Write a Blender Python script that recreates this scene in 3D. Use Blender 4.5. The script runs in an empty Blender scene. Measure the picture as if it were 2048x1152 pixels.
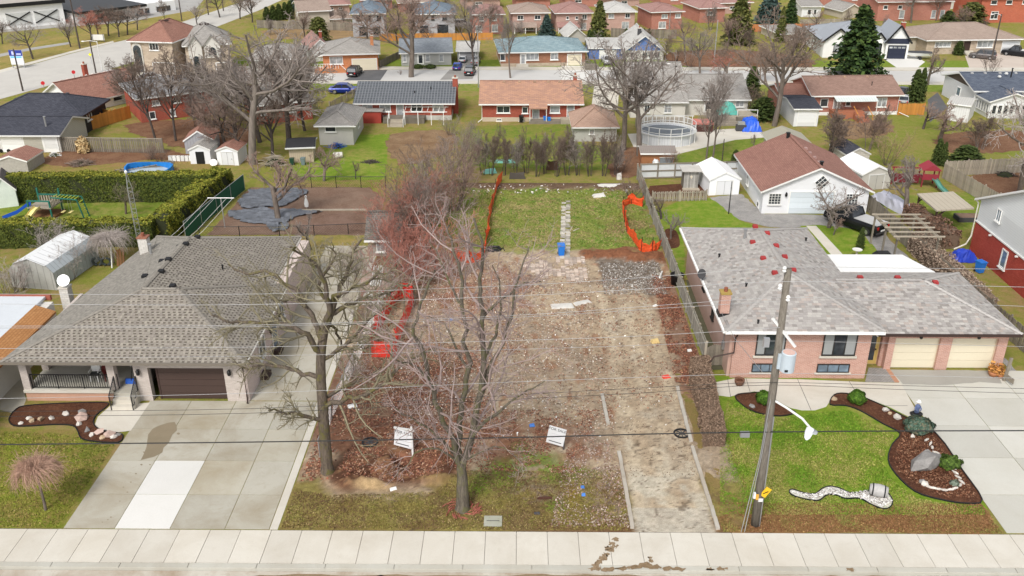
import bpy, math, random
import numpy as np
from mathutils import Vector, Matrix

# ---------------------------------------------------------------- camera, sky, sun, exposure
SC = bpy.context.scene
COL = SC.collection
H = 28.0; FPX = 1820.0; PITCH = math.radians(25.45); YAW = math.radians(0.5)
cd = bpy.data.cameras.new('camera'); cam = bpy.data.objects.new('camera', cd); COL.objects.link(cam)
cam.location = (0, 0, H); cam.rotation_euler = (math.pi/2 - PITCH, 0, YAW)
cd.sensor_width = 36.0; cd.lens = FPX/2048*36.0; cd.clip_start = 0.5; cd.clip_end = 2000
SC.camera = cam
W = bpy.data.worlds.new('World'); SC.world = W; W.use_nodes = True
wt = W.node_tree; bg = wt.nodes['Background']
sky = wt.nodes.new('ShaderNodeTexSky'); sky.sky_type = 'NISHITA'; sky.sun_disc = False
SUN_EL, SUN_AZ = 48, 202
sky.sun_elevation = math.radians(SUN_EL); sky.sun_rotation = math.radians(SUN_AZ)
sky.dust_density = 3.0; sky.ozone_density = 1.0; sky.air_density = 1.0
hs = wt.nodes.new('ShaderNodeHueSaturation'); hs.inputs['Saturation'].default_value = 0.22
wt.links.new(sky.outputs[0], hs.inputs['Color']); wt.links.new(hs.outputs[0], bg.inputs[0])
bg.inputs[1].default_value = 0.13
sl = bpy.data.lights.new('sun', 'SUN'); sun = bpy.data.objects.new('sun', sl); COL.objects.link(sun)
sl.energy = 1.5; sl.angle = math.radians(13); sl.color = (1.0, 0.95, 0.88)
# veiled sun stands high behind the camera (azimuth measured from +Y clockwise)
az = math.radians(SUN_AZ); el = math.radians(SUN_EL)
sdir = Vector((math.sin(az)*math.cos(el), math.cos(az)*math.cos(el), math.sin(el)))
sun.rotation_euler = sdir.to_track_quat('Z', 'Y').to_euler()
SC.view_settings.view_transform = 'Standard'; SC.view_settings.look = 'None'
SC.view_settings.exposure = 0.6; SC.view_settings.gamma = 1.0
SC.view_settings.use_curve_mapping = False
SC.render.engine = 'CYCLES'

# ---------------------------------------------------------------- survey: photograph row/column -> point in the place
_f = np.array([-math.sin(YAW)*math.cos(PITCH), math.cos(YAW)*math.cos(PITCH), -math.sin(PITCH)])
_r = np.array([math.cos(YAW), math.sin(YAW), 0.0]); _u = np.cross(_r, _f)
def _ray(x, y): return _f + (x-1024)/FPX*_r - (y-576)/FPX*_u
def G(x, y, z=0.0):
    d = _ray(x, y); t = (z-H)/d[2]; return Vector((d[0]*t, d[1]*t, z))
def AT(x, y, Y):
    d = _ray(x, y); t = Y/d[1]; return Vector((d[0]*t, Y, H+d[2]*t))
def proj(X, Y, Z):
    p = np.array([X, Y, Z-H]); c = p@_f; return 1024+FPX*(p@_r)/c, 576-FPX*(p@_u)/c
def HG(base, row, z0=0.0):
    g = G(base[0], base[1], z0); lo, hi = z0, 60
    for _ in range(40):
        m = (lo+hi)/2
        if proj(g.x, g.y, m)[1] > row: lo = m
        else: hi = m
    return lo

# ---------------------------------------------------------------- objects
def tag(o, label=None, cat=None, group=None, kind=None):
    if label: o['label'] = label
    if cat: o['category'] = cat
    if group: o['group'] = group
    if kind: o['kind'] = kind
    return o
def thing(name, label, cat, loc=(0, 0, 0), rz=0.0, group=None, scale=None):
    o = bpy.data.objects.new(name, None); COL.objects.link(o); o.empty_display_size = 0.2
    o.location = loc; o.rotation_euler = (0, 0, rz)
    if scale: o.scale = (scale,)*3
    return tag(o, label, cat, group)
def link(name, me, parent=None, loc=None, rot=None):
    o = bpy.data.objects.new(name, me); COL.objects.link(o)
    if parent: o.parent = parent
    if loc is not None: o.location = loc
    if rot is not None: o.rotation_euler = rot
    return o
def dup(root, loc, rz=0.0, label=None, scale=None, group=None):
    r = root.copy(); COL.objects.link(r); r.location = loc; r.rotation_euler = (0, 0, rz)
    if scale: r.scale = scale if hasattr(scale, '__len__') else (scale,)*3
    if label: r['label'] = label
    if group: r['group'] = group
    for ch in list(root.children):
        c = ch.copy(); COL.objects.link(c); c.parent = r
        for g in list(ch.children):
            d = g.copy(); COL.objects.link(d); d.parent = c
    return r

def uv_np(V, faces):
    """metric box/plane projection: u along the horizontal of the face, v up its slope"""
    out = []
    for f in faces:
        p = V[list(f)]
        n = np.cross(p[1]-p[0], p[2]-p[0])
        if len(f) > 3: n = n + np.cross(p[2]-p[0], p[3]-p[0])
        l = np.linalg.norm(n); n = n/l if l > 1e-12 else np.array([0, 0, 1.])
        if abs(n[2]) > 0.985: out.append(p[:, :2])
        else:
            t = np.array([-n[1], n[0], 0.]); t /= np.linalg.norm(t); s = np.cross(n, t)
            out.append(np.stack([p@t, p@s], 1))
    return np.concatenate(out)

class MB:
    def __init__(s): s.v = []; s.f = []; s.m = []
    def add(s, vs, fs, mi=0):
        o = len(s.v); s.v += [tuple(v) for v in vs]
        for f in fs: s.f.append(tuple(o+i for i in f)); s.m.append(mi)
        return s
    def box(s, x0, x1, y0, y1, z0, z1, mi=0):
        return s.add([(x0,y0,z0),(x1,y0,z0),(x1,y1,z0),(x0,y1,z0),(x0,y0,z1),(x1,y0,z1),(x1,y1,z1),(x0,y1,z1)],
              [(3,2,1,0),(4,5,6,7),(0,1,5,4),(1,2,6,5),(2,3,7,6),(3,0,4,7)], mi)
    def bar(s, a, b, w, h=None, mi=0, up=(0,0,1)):
        """rectangular bar from a to b"""
        a = Vector(a); b = Vector(b); d = (b-a).normalized(); h = h or w
        u = Vector(up)
        if abs(d.dot(u)) > .98: u = Vector((0,1,0))
        r = d.cross(u).normalized()*w/2; u2 = r.cross(d).normalized()*h/2
        vs = [a-r-u2, a+r-u2, a+r+u2, a-r+u2, b-r-u2, b+r-u2, b+r+u2, b-r+u2]
        return s.add(vs, [(3,2,1,0),(4,5,6,7),(0,1,5,4),(1,2,6,5),(2,3,7,6),(3,0,4,7)], mi)
    def tube(s, pts, r, n=8, mi=0, caps=True):
        pts = [Vector(p) for p in pts]; k = len(pts)
        rs = r if hasattr(r, '__len__') else [r]*k
        o = len(s.v); ref = None
        for i, p in enumerate(pts):
            d = (pts[min(i+1,k-1)]-pts[max(i-1,0)]).normalized()
            if ref is None:
                ref = Vector((0,0,1)) if abs(d.z) < .9 else Vector((1,0,0))
            a = d.cross(ref).normalized(); b = d.cross(a).normalized(); ref = -b if False else ref
            for j in range(n):
                t = 2*math.pi*j/n; q = p+(a*math.cos(t)+b*math.sin(t))*rs[i]; s.v.append(tuple(q))
        for i in range(k-1):
            for j in range(n):
                j2 = (j+1) % n
                s.f.append((o+i*n+j, o+i*n+j2, o+(i+1)*n+j2, o+(i+1)*n+j)); s.m.append(mi)
        if caps:
            s.f.append(tuple(o+j for j in range(n))[::-1]); s.m.append(mi)
            s.f.append(tuple(o+(k-1)*n+j for j in range(n))); s.m.append(mi)
        return s
    def lathe(s, prof, c=(0,0,0), n=16, mi=0, sx=1, sy=1, caps=True):
        o = len(s.v)
        for (r, z) in prof:
            for j in range(n):
                t = 2*math.pi*j/n; s.v.append((c[0]+r*sx*math.cos(t), c[1]+r*sy*math.sin(t), c[2]+z))
        for i in range(len(prof)-1):
            for j in range(n):
                j2 = (j+1) % n; s.f.append((o+i*n+j, o+i*n+j2, o+(i+1)*n+j2, o+(i+1)*n+j)); s.m.append(mi)
        if caps:
            s.f.append(tuple(o+j for j in range(n))[::-1]); s.m.append(mi)
            s.f.append(tuple(o+(len(prof)-1)*n+j for j in range(n))); s.m.append(mi)
        return s
    def prism(s, poly, z0, z1, mi=0):
        """vertical prism over a plan polygon (x,y), counter-clockwise"""
        a = sum(poly[i][0]*poly[(i+1)%len(poly)][1]-poly[(i+1)%len(poly)][0]*poly[i][1] for i in range(len(poly)))
        if a < 0: poly = poly[::-1]
        n = len(poly)
        vs = [(p[0],p[1],z0) for p in poly]+[(p[0],p[1],z1) for p in poly]
        return s.add(vs, [tuple(range(n))[::-1], tuple(range(n,2*n))]+[(i,(i+1)%n,n+(i+1)%n,n+i) for i in range(n)], mi)
    def sideprism(s, poly, y0, y1, mi=0, taper=None):
        """prism of an (x,z) outline from y0 to y1"""
        a = sum(poly[i][0]*poly[(i+1)%len(poly)][1]-poly[(i+1)%len(poly)][0]*poly[i][1] for i in range(len(poly)))
        if a < 0: poly = poly[::-1]
        n = len(poly)
        vs = [(p[0],y0,p[1]) for p in poly]+[(p[0],y1,p[1]) for p in poly]
        return s.add(vs, [tuple(range(n)), tuple(range(n,2*n))[::-1]]+[(i,n+i,n+(i+1)%n,(i+1)%n) for i in range(n)], mi)
    def mesh(s, name, mats, uv=True, smooth=False, bevel=0):
        me = bpy.data.meshes.new(name); me.from_pydata(s.v, [], s.f)
        mats = mats if isinstance(mats, (list, tuple)) else [mats]
        for m in mats: me.materials.append(m)
        if len(mats) > 1: me.polygons.foreach_set('material_index', s.m)
        if uv and s.f:
            l = me.uv_layers.new(name='UVMap'); l.data.foreach_set('uv', uv_np(np.array(s.v, float), s.f).astype(np.float32).ravel())
        if smooth: me.polygons.foreach_set('use_smooth', [True]*len(s.f))
        me.update(); return me
    def build(s, name, mats, parent=None, loc=None, rot=None, uv=True, smooth=False, bevel=0):
        o = link(name, s.mesh(name, mats, uv, smooth), parent, loc, rot)
        if bevel:
            b = o.modifiers.new('bevel', 'BEVEL'); b.width = bevel; b.segments = 2; b.limit_method = 'ANGLE'
        return o

def mesh_np(name, V, F, mats, cols=None, smooth=False, uv=None):
    """V (n,3), F (m,k) -> mesh; cols (n,3) point colours"""
    me = bpy.data.meshes.new(name); V = np.ascontiguousarray(V, np.float32); F = np.ascontiguousarray(F, np.int32)
    me.vertices.add(len(V)); me.vertices.foreach_set('co', V.ravel())
    k = F.shape[1]; me.loops.add(F.size); me.loops.foreach_set('vertex_index', F.ravel())
    me.polygons.add(len(F)); me.polygons.foreach_set('loop_start', np.arange(0, F.size, k, dtype=np.int32))
    try: me.polygons.foreach_set('loop_total', np.full(len(F), k, np.int32))
    except Exception: pass
    me.update(calc_edges=True)
    for m in (mats if isinstance(mats, (list, tuple)) else [mats]): me.materials.append(m)
    if smooth: me.polygons.foreach_set('use_smooth', np.ones(len(F), bool))
    if cols is not None:
        a = me.attributes.new('Col', 'FLOAT_COLOR', 'POINT')
        a.data.foreach_set('color', np.concatenate([cols, np.ones((len(cols),1))], 1).astype(np.float32).ravel())
    me.validate(); return me

# ---------------------------------------------------------------- materials (all procedural)
def lin(c):
    """sRGB 0-255 -> linear"""
    return tuple(((v/255)/12.92 if v/255 <= .04045 else ((v/255+.055)/1.055)**2.4) for v in c)
_MC = {}
class NB:
    def __init__(s, name, rough=.85, spec=.3, metal=0.0):
        s.m = bpy.data.materials.new(name); s.m.use_nodes = True; s.t = s.m.node_tree; s.b = s.t.nodes['Principled BSDF']
        s.b.inputs['Roughness'].default_value = rough; s.b.inputs['Specular IOR Level'].default_value = spec; s.b.inputs['Metallic'].default_value = metal
    def n(s, typ, ins=None, **kw):
        nd = s.t.nodes.new(typ)
        for k, v in kw.items(): setattr(nd, k, v)
        for k, v in (ins or {}).items(): s.set(nd.inputs[k], v)
        return nd
    def set(s, sock, v):
        if isinstance(v, bpy.types.NodeSocket): s.t.links.new(v, sock)
        elif hasattr(v, '__len__') and len(v) == 3 and sock.type == 'RGBA': sock.default_value = (*v, 1)
        else: sock.default_value = v
    def mix(s, fac, a, b, mode='MIX'):
        nd = s.n('ShaderNodeMix', data_type='RGBA', blend_type=mode)
        s.set(nd.inputs[0], fac); s.set(nd.inputs[6], a); s.set(nd.inputs[7], b); return nd.outputs[2]
    def math(s, op, a, b=0.0, c=None):
        nd = s.n('ShaderNodeMath', operation=op); s.set(nd.inputs[0], a); s.set(nd.inputs[1], b)
        if c is not None: s.set(nd.inputs[2], c)
        return nd.outputs[0]
    def noise(s, vec, scale, detail=3, rough=.6, dist=0):
        return s.n('ShaderNodeTexNoise', {'Vector': vec, 'Scale': scale, 'Detail': detail, 'Roughness': rough, 'Distortion': dist}).outputs[0]
    def ramp(s, fac, lo, hi):
        return s.n('ShaderNodeMapRange', {'Value': fac, 'From Min': lo, 'From Max': hi}, clamp=True).outputs[0]
    def coord(s, k):
        if k == 'pos': return s.n('ShaderNodeNewGeometry').outputs['Position']
        return s.n('ShaderNodeTexCoord').outputs[{'obj': 'Object', 'uv': 'UV'}[k]]
    def rnd(s): return s.n('ShaderNodeObjectInfo').outputs['Random']
    def bump(s, h, strength=.5, dist=.02):
        nd = s.n('ShaderNodeBump', {'Height': h, 'Strength': strength, 'Distance': dist}); s.t.links.new(nd.outputs[0], s.b.inputs['Normal'])
    def col(s, c): s.set(s.b.inputs['Base Color'], c)

def M(name, col, rough=.8, var=.18, scale=1.5, fine=12, rnd=.12, bump=0.0, metal=0.0, spec=.3, coord='obj', dirt=None):
    """painted / plain surface with mottling, fine grain and per-object tint; dirt = (colour, amount) stains with their own shape"""
    if name in _MC: return _MC[name]
    b = NB(name, rough, spec, metal); c = b.coord(coord)
    n1 = b.noise(c, scale, 4); n2 = b.noise(c, fine, 3, .7)
    k = b.math('ADD', b.math('MULTIPLY', b.math('SUBTRACT', n1, .5), var*2.2), b.math('MULTIPLY', b.math('SUBTRACT', n2, .5), var*1.6))
    k = b.math('ADD', k, b.math('MULTIPLY', b.math('SUBTRACT', b.rnd(), .5), rnd*2))
    k = b.math('ADD', k, 1.0)
    v = b.n('ShaderNodeVectorMath', operation='SCALE'); b.set(v.inputs[0], col); b.set(v.inputs['Scale'], k)
    out = v.outputs[0]
    if dirt:
        f = b.ramp(b.noise(c, scale*.6, 6, .7), .55, .75); out = b.mix(b.math('MULTIPLY', f, dirt[1]), out, dirt[0])
    b.col(out)
    if bump: b.bump(n2, bump, .02)
    _MC[name] = b.m; return b.m

def BRICK(name, c1, c2, mortar, bw=.22, bh=.075, ms=.008, bump=.4, offset=.5, rough=.88, var=.25, bias=0.0):
    if name in _MC: return _MC[name]
    b = NB(name, rough, .25); uv = b.coord('uv')
    br = b.n('ShaderNodeTexBrick', {'Vector': uv, 'Color1': c1, 'Color2': c2, 'Mortar': mortar, 'Scale': 1.0, 'Mortar Size': ms, 'Mortar Smooth': .1,
             'Bias': bias, 'Brick Width': bw, 'Row Height': bh}, offset=offset)
    n1 = b.noise(uv, .5, 5, .65); n2 = b.noise(uv, 14, 3)
    k = b.math('ADD', b.math('MULTIPLY', n1, var*2), b.math('MULTIPLY', n2, var)); k = b.math('ADD', k, 1-var*1.5)
    v = b.n('ShaderNodeVectorMath', operation='SCALE'); b.set(v.inputs[0], br.outputs[0]); b.set(v.inputs['Scale'], k)
    b.col(v.outputs[0]); b.bump(b.math('SUBTRACT', n2, br.outputs['Fac']), bump, .015)
    _MC[name] = b.m; return b.m

def SHINGLE(name, c1, c2, edge, bw=.32, bh=.16, var=.3, rough=.92, bias=0.0):
    """asphalt shingle courses: blended tabs, a dark butt line and relief at each course"""
    if name in _MC: return _MC[name]
    b = NB(name, rough, .2); uv = b.coord('uv')
    br = b.n('ShaderNodeTexBrick', {'Vector': uv, 'Color1': c1, 'Color2': c2, 'Mortar': edge, 'Scale': 1.0, 'Mortar Size': .012, 'Mortar Smooth': .4,
             'Bias': bias, 'Brick Width': bw, 'Row Height': bh}, offset=.5)
    n1 = b.noise(uv, .35, 5, .7); n2 = b.noise(uv, 9, 4, .7)
    k = b.math('ADD', b.math('MULTIPLY', n1, var*1.6), b.math('MULTIPLY', n2, var*1.6)); k = b.math('ADD', k, 1-var*1.6)
    v = b.n('ShaderNodeVectorMath', operation='SCALE'); b.set(v.inputs[0], br.outputs[0]); b.set(v.inputs['Scale'], k)
    b.col(v.outputs[0])
    sep = b.n('ShaderNodeSeparateXYZ', {0: uv}); fr = b.math('FRACT', b.math('DIVIDE', sep.outputs[1], bh))
    b.bump(b.math('SUBTRACT', b.math('MULTIPLY', n2, .5), fr), .5, .02)
    _MC[name] = b.m; return b.m

def SIDING(name, col, h=.13, vert=False, var=.08, line=.55, rough=.6, depth=.5, dirt=None):
    if name in _MC: return _MC[name]
    b = NB(name, rough, .35); uv = b.coord('uv'); sep = b.n('ShaderNodeSeparateXYZ', {0: uv})
    fr = b.math('FRACT', b.math('DIVIDE', sep.outputs[0 if vert else 1], h))
    ln = b.ramp(fr, 0.0, .14)
    n1 = b.noise(uv, .8, 5, .65); n2 = b.noise(uv, 9, 3)
    k = b.math('ADD', b.math('MULTIPLY', n1, var*2), b.math('MULTIPLY', n2, var)); k = b.math('ADD', k, 1-var*1.5)
    v = b.n('ShaderNodeVectorMath', operation='SCALE'); b.set(v.inputs[0], col); b.set(v.inputs['Scale'], k)
    out = b.mix(ln, tuple(c*line for c in col), v.outputs[0])
    if dirt: out = b.mix(b.math('MULTIPLY', b.ramp(b.noise(uv, .5, 6, .7), .5, .75), dirt[1]), out, dirt[0])
    b.col(out); b.bump(fr, depth, .02)
    _MC[name] = b.m; return b.m

def GRASS(name, c1, c2, dry, dryamt=.5, soil=(.12,.07,.04), soilamt=.1):
    if name in _MC: return _MC[name]
    b = NB(name, .95, .1); p = b.coord('pos')
    big = b.noise(p, .22, 5, .65, .6); mid = b.noise(p, 1.4, 5, .7); fine = b.noise(p, 9, 4, .75); ff = b.noise(p, 30, 2)
    g = b.mix(b.ramp(mid, .35, .65), c1, c2)
    f = b.math('ADD', b.math('MULTIPLY', big, .55), b.math('MULTIPLY', mid, .45))
    g = b.mix(b.ramp(f, .62-.35*dryamt, .78-.35*dryamt), g, dry)
    g = b.mix(b.ramp(b.noise(p, .6, 6, .75), .72-.25*soilamt, .80-.25*soilamt), g, soil)
    k = b.math('ADD', b.math('MULTIPLY', b.math('ADD', fine, ff), .85), .15)
    v = b.n('ShaderNodeVectorMath', operation='SCALE'); b.set(v.inputs[0], g); b.set(v.inputs['Scale'], k)
    b.col(v.outputs[0]); b.bump(b.math('ADD', fine, ff), 1.0, .05)
    _MC[name] = b.m; return b.m

def SOIL(name, c1, c2, c3, s=1.0, bump=.8, rough=.97):
    if name in _MC: return _MC[name]
    b = NB(name, rough, .15); p = b.coord('pos')
    n1 = b.noise(p, .5*s, 6, .7, .4); n2 = b.noise(p, 5*s, 5, .75); n3 = b.noise(p, 22*s, 3, .7)
    c = b.mix(b.ramp(n1, .38, .62), c1, c2); c = b.mix(b.ramp(n2, .5, .72), c, c3)
    k = b.math('ADD', b.math('MULTIPLY', n3, .9), .55)
    v = b.n('ShaderNodeVectorMath', operation='SCALE'); b.set(v.inputs[0], c); b.set(v.inputs['Scale'], k)
    b.col(v.outputs[0]); b.bump(b.math('ADD', n2, n3), bump, .05)
    _MC[name] = b.m; return b.m

def CONC(name, col, stain, amt=.4, rough=.8):
    if name in _MC: return _MC[name]
    b = NB(name, rough, .3); p = b.coord('pos')
    n1 = b.noise(p, .35, 6, .65, .5); n2 = b.noise(p, 2.2, 6, .7, .3); n3 = b.noise(p, 25, 3, .7)
    c = b.mix(b.math('MULTIPLY', b.ramp(n1, .4, .7), amt), col, stain); c = b.mix(b.math('MULTIPLY', b.ramp(n2, .55, .8), amt*.7), c, stain)
    k = b.math('ADD', b.math('MULTIPLY', n3, .22), .89)
    k = b.math('ADD', k, b.math('MULTIPLY', b.math('SUBTRACT', b.rnd(), .5), .10))
    v = b.n('ShaderNodeVectorMath', operation='SCALE'); b.set(v.inputs[0], c); b.set(v.inputs['Scale'], k)
    b.col(v.outputs[0]); b.bump(n3, .15, .01)
    _MC[name] = b.m; return b.m

def VCOL(name, rough=.95, var=.5, scale=14, bump=.6, spec=.12, trans=0.0):
    """colour comes from the pieces themselves (attribute Col), grain from noise"""
    if name in _MC: return _MC[name]
    b = NB(name, rough, spec); a = b.n('ShaderNodeAttribute', attribute_name='Col'); p = b.coord('pos')
    n = b.noise(p, scale, 4, .75)
    v = b.n('ShaderNodeVectorMath', operation='SCALE'); b.set(v.inputs[0], a.outputs['Color']); b.set(v.inputs['Scale'], b.math('ADD', b.math('MULTIPLY', n, var*2), 1-var))
    b.col(v.outputs[0])
    if bump: b.bump(n, bump, .04)
    _MC[name] = b.m; return b.m

def GLASS(name='window_glass', col=(.025,.03,.035), rough=.07):
    if name in _MC: return _MC[name]
    b = NB(name, rough, .6); p = b.coord('obj')
    b.col(b.mix(b.ramp(b.noise(p, .9, 2), .4, .65), col, tuple(c*2.2+.01 for c in col)))
    _MC[name] = b.m; return b.m

WHITE = M('white_paint', (.74,.74,.72), .5, .06); OFFWHITE = M('offwhite_trim', (.6,.58,.53), .55, .08)
GLS = GLASS(); GLC = GLASS('curtained_glass', (.22,.23,.24), .12); GLB = GLASS('bluish_glass', (.10,.14,.18), .08)
BLACK = M('black_metal', (.015,.015,.016), .45, .1); DKGREY = M('dark_grey', (.06,.06,.065), .6, .15)
GALV = M('galvanised_steel', (.45,.46,.47), .4, .12, metal=.7); DKBROWN = M('dark_brown', (.05,.03,.025), .5, .1)
WOODG = M('weathered_wood', (.20,.175,.14), .9, .3, 2, 20, .22, .3, dirt=((.10,.11,.06), .4))
WOODL = M('pale_weathered_wood', (.33,.29,.23), .9, .25, 2, 20, .2, .3)
WOODO = M('orange_stained_wood', (.50,.22,.05), .75, .15, 2, 14, .12, .2)
WOODB = M('brown_wood', (.22,.11,.05), .85, .25, 2, 14, .15, .2)
# ================================================================ THE SETTING: ground, road, pavements, yards
def struct(name, me_or_mb, mats=None, parent=None, loc=None):
    o = me_or_mb.build(name, mats, parent, loc) if isinstance(me_or_mb, MB) else link(name, me_or_mb, parent, loc)
    if not parent: o['kind'] = 'structure'
    return o
RNG = np.random.default_rng(7); random.seed(7)
_tab = RNG.random((256, 256))
def vnoise(X, Y, f, seed=0):
    x = np.asarray(X)*f+seed*17.3+1000; y = np.asarray(Y)*f+seed*9.1+1000
    xi = np.floor(x).astype(int); yi = np.floor(y).astype(int); u = x-xi; v = y-yi
    u = u*u*(3-2*u); v = v*v*(3-2*v)
    g = lambda a, b: _tab[a % 256, b % 256]
    return (g(xi,yi)*(1-u)+g(xi+1,yi)*u)*(1-v)+(g(xi,yi+1)*(1-u)+g(xi+1,yi+1)*u)*v
def fbm(X, Y, f, o=4, seed=0, gain=.55):
    s = 0; a = 1; t = 0
    for i in range(o): s = s+a*vnoise(X, Y, f*2**i, seed+i); t += a; a *= gain
    return s/t
def sst(x, a, b):
    t = np.clip((x-a)/(b-a), 0, 1); return t*t*(3-2*t)
def smooth_poly(pts, k=4, closed=True):
    n = len(pts); out = []
    for i in range(n if closed else n-1):
        p0 = pts[(i-1) % n] if closed or i > 0 else pts[i]; p1 = pts[i]; p2 = pts[(i+1) % n]; p3 = pts[(i+2) % n] if closed or i+2 < n else p2
        for j in range(k):
            t = j/k
            out.append(tuple(.5*((2*b)+(-a+c)*t+(2*a-5*b+4*c-d)*t*t+(-a+3*b-3*c+d)*t**3) for a, b, c, d in zip(p0, p1, p2, p3)))
    if not closed: out.append(tuple(pts[-1]))
    return out
def rough_poly(pts, step=.5, amp=.12):
    out = []; n = len(pts)
    for i in range(n):
        a = pts[i]; b = pts[(i+1) % n]; L = math.dist(a, b); k = max(1, int(L/step))
        for j in range(k):
            t = j/k; out.append((a[0]+(b[0]-a[0])*t+random.uniform(-amp, amp), a[1]+(b[1]-a[1])*t+random.uniform(-amp, amp)))
    return out
def in_poly(P, poly):
    x, y = P[:, 0], P[:, 1]; c = np.zeros(len(P), bool); n = len(poly)
    for i in range(n):
        x1, y1 = poly[i]; x2, y2 = poly[(i+1) % n]
        if y1 == y2: continue
        h = ((y1 > y) != (y2 > y)) & (x < (x2-x1)*(y-y1)/(y2-y1)+x1); c ^= h
    return c
def pxy(pts): return [tuple(G(*p).xy) for p in pts]
def patch(name, pts, mat, z, px=True, smooth=0, rough=0.0):
    P = pxy(pts) if px else pts
    if smooth: P = smooth_poly(P, smooth)
    if rough: P = rough_poly(P, .5, rough)
    m = MB(); m.add([(x, y, z) for x, y in P], [tuple(range(len(P)))])
    me = m.mesh(name, mat)
    if me.polygons[0].normal.z < 0: me.flip_normals()
    return struct(name, me)
def scatter_pts(poly, n, seed=0):
    P = np.array(poly); lo = P.min(0); hi = P.max(0); r = np.random.default_rng(seed)
    q = lo+(hi-lo)*r.random((int(n*2.2), 2)); q = q[in_poly(q, poly)][:n]; return q

LAWN = GRASS('lawn_green', (.14,.21,.025), (.20,.25,.04), (.29,.26,.08), .4)
LAWNB = GRASS('lawn_bright', (.14,.235,.02), (.21,.285,.035), (.31,.28,.08), .38, soilamt=0)
LAWND = GRASS('lawn_dull', (.19,.215,.035), (.25,.235,.055), (.30,.215,.095), .5, soilamt=.35)
LAWNY = GRASS('lawn_winter', (.20,.20,.05), (.28,.24,.06), (.33,.25,.09), .6)
ASPH = CONC('asphalt_pale', (.36,.35,.33), (.26,.25,.24), .6, .9); ASPHD = CONC('asphalt_dark', (.10,.10,.105), (.16,.16,.16), .6, .9)
CONCW = CONC('concrete_pale', (.57,.54,.475), (.43,.385,.31), .55); CONCT = CONC('concrete_tan', (.40,.38,.32), (.30,.25,.17), .75)
CONCN = CONC('concrete_new', (.64,.63,.60), (.56,.55,.51), .4); CONCG = CONC('concrete_grey', (.44,.43,.38), (.34,.31,.25), .7)
MULCH = SOIL('bark_mulch', (.075,.03,.018), (.13,.055,.03), (.20,.10,.06), 1.6, 1.0)
GARDEN = SOIL('garden_soil', (.17,.105,.075), (.22,.15,.11), (.28,.19,.14), 1.0)
GRAVEL = SOIL('gravel_grey', (.30,.29,.28), (.40,.38,.36), (.20,.19,.18), 2.2, 1.0)
LEAFY = SOIL('leaf_litter_ground', (.15,.07,.04), (.22,.12,.07), (.30,.19,.12), 1.5, 1.0)
DIRT = SOIL('bare_dirt', (.20,.12,.065), (.28,.19,.11), (.14,.08,.05), 1.0)

LX0, LX1, LY0, LY1 = -11.0, 11.2, 32.87, 82.0
# one ground sheet to the horizon, open only where the vacant lot's own relief lies
g = MB(); B = 700
for q in ([(-B,LY0),(LX0,LY0),(LX0,LY1),(-B,LY1)], [(LX1,LY0),(B,LY0),(B,LY1),(LX1,LY1)], [(-B,LY1),(B,LY1),(B,B),(-B,B)]):
    g.add([(x,y,0) for x,y in q], [(0,1,2,3)])
struct('ground', g, LAWND)

# ---- front street: road, kerb, pavement slabs
m = MB(); m.add([(-B,-B,-.15),(B,-B,-.15),(B,30.36,-.15),(-B,30.36,-.15)], [(0,1,2,3)]); struct('road', m, ASPH)
m = MB(); m.add([(-60,29.7,-.146),(60,29.7,-.146),(60,30.36,-.146),(-60,30.36,-.146)], [(0,1,2,3)]); struct('gutter', m, CONC('gutter_concrete', (.50,.47,.41), (.26,.18,.11), .9))
m = MB(); m.add([(-60,30.30,-.4),(60,30.30,-.4),(60,LY0,-.4),(-60,LY0,-.4)], [(0,1,2,3)])
sw = struct('sidewalk', MB().box(-60,60,30.69,32.85,-.4,-.06), CONCG)
slab = MB().box(.011,1.394,30.70,32.84,-.06,.012).mesh('slab', CONCW)
x = -12.73-1.405*22; 
while x < 40: link('slab', slab, sw, (x, 0, random.uniform(-.003,.003))); x += 1.405
kb = struct('kerb', MB().box(-60,60,30.40,30.67,-.4,-.05), CONCG)
ks = MB().add([(0.01,30.38,-.2),(2.98,30.38,-.2),(2.98,30.68,-.2),(.01,30.68,-.2),(.01,30.42,-.01),(2.98,30.42,-.01),(2.98,30.68,.008),(.01,30.68,.008)],
     [(3,2,1,0),(4,5,6,7),(0,1,5,4),(1,2,6,5),(2,3,7,6),(3,0,4,7)]).mesh('kerb_stone', CONCG)
for i in range(-14, 14): link('kerb_stone', ks, kb, (i*3+.6, 0, random.uniform(-.004,.004)))
# mud washed over the gutter and the pavement
MUD = SOIL('washed_mud', (.24,.17,.10), (.30,.22,.14), (.16,.10,.06), 2, .6)
def mudpatch(pts, z, n='mud'): patch(n, pts, MUD, z, smooth=3, rough=.07)
for (a,b,r) in ((1232,1080,5),(1226,1088,6),(1231,1094,4),(1221,1100,7),(1212,1110,5),(1207,1118,6),(1198,1124,5),(1192,1131,6),(1215,1096,3),(1300,1115,3),(1303,1122,4),(1296,1128,5)):
    mudpatch([(a-r*1.4,b),(a-r*.5,b-r*.8),(a+r*1.2,b-r*.5),(a+r*.7,b+r*.7),(a-r*.6,b+r*.6)], .020+b*1e-6, 'mud_track')
for (a,b,r) in ((1190,1139,7),(1215,1139,9),(1245,1138,9),(1270,1135,8),(1290,1132,9),(1310,1135,9),(1335,1138,8),(1360,1139,7),(1420,1139,5),(1445,1138,6),(1700,1140,6)):
    mudpatch([(a-r*1.8,b),(a-r*.5,b-r*.5),(a+r*1.6,b-r*.2),(a+r*.9,b+r*.3),(a-r*.6,b+r*.35)], .022+a*1e-6, 'mud_spill')
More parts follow.
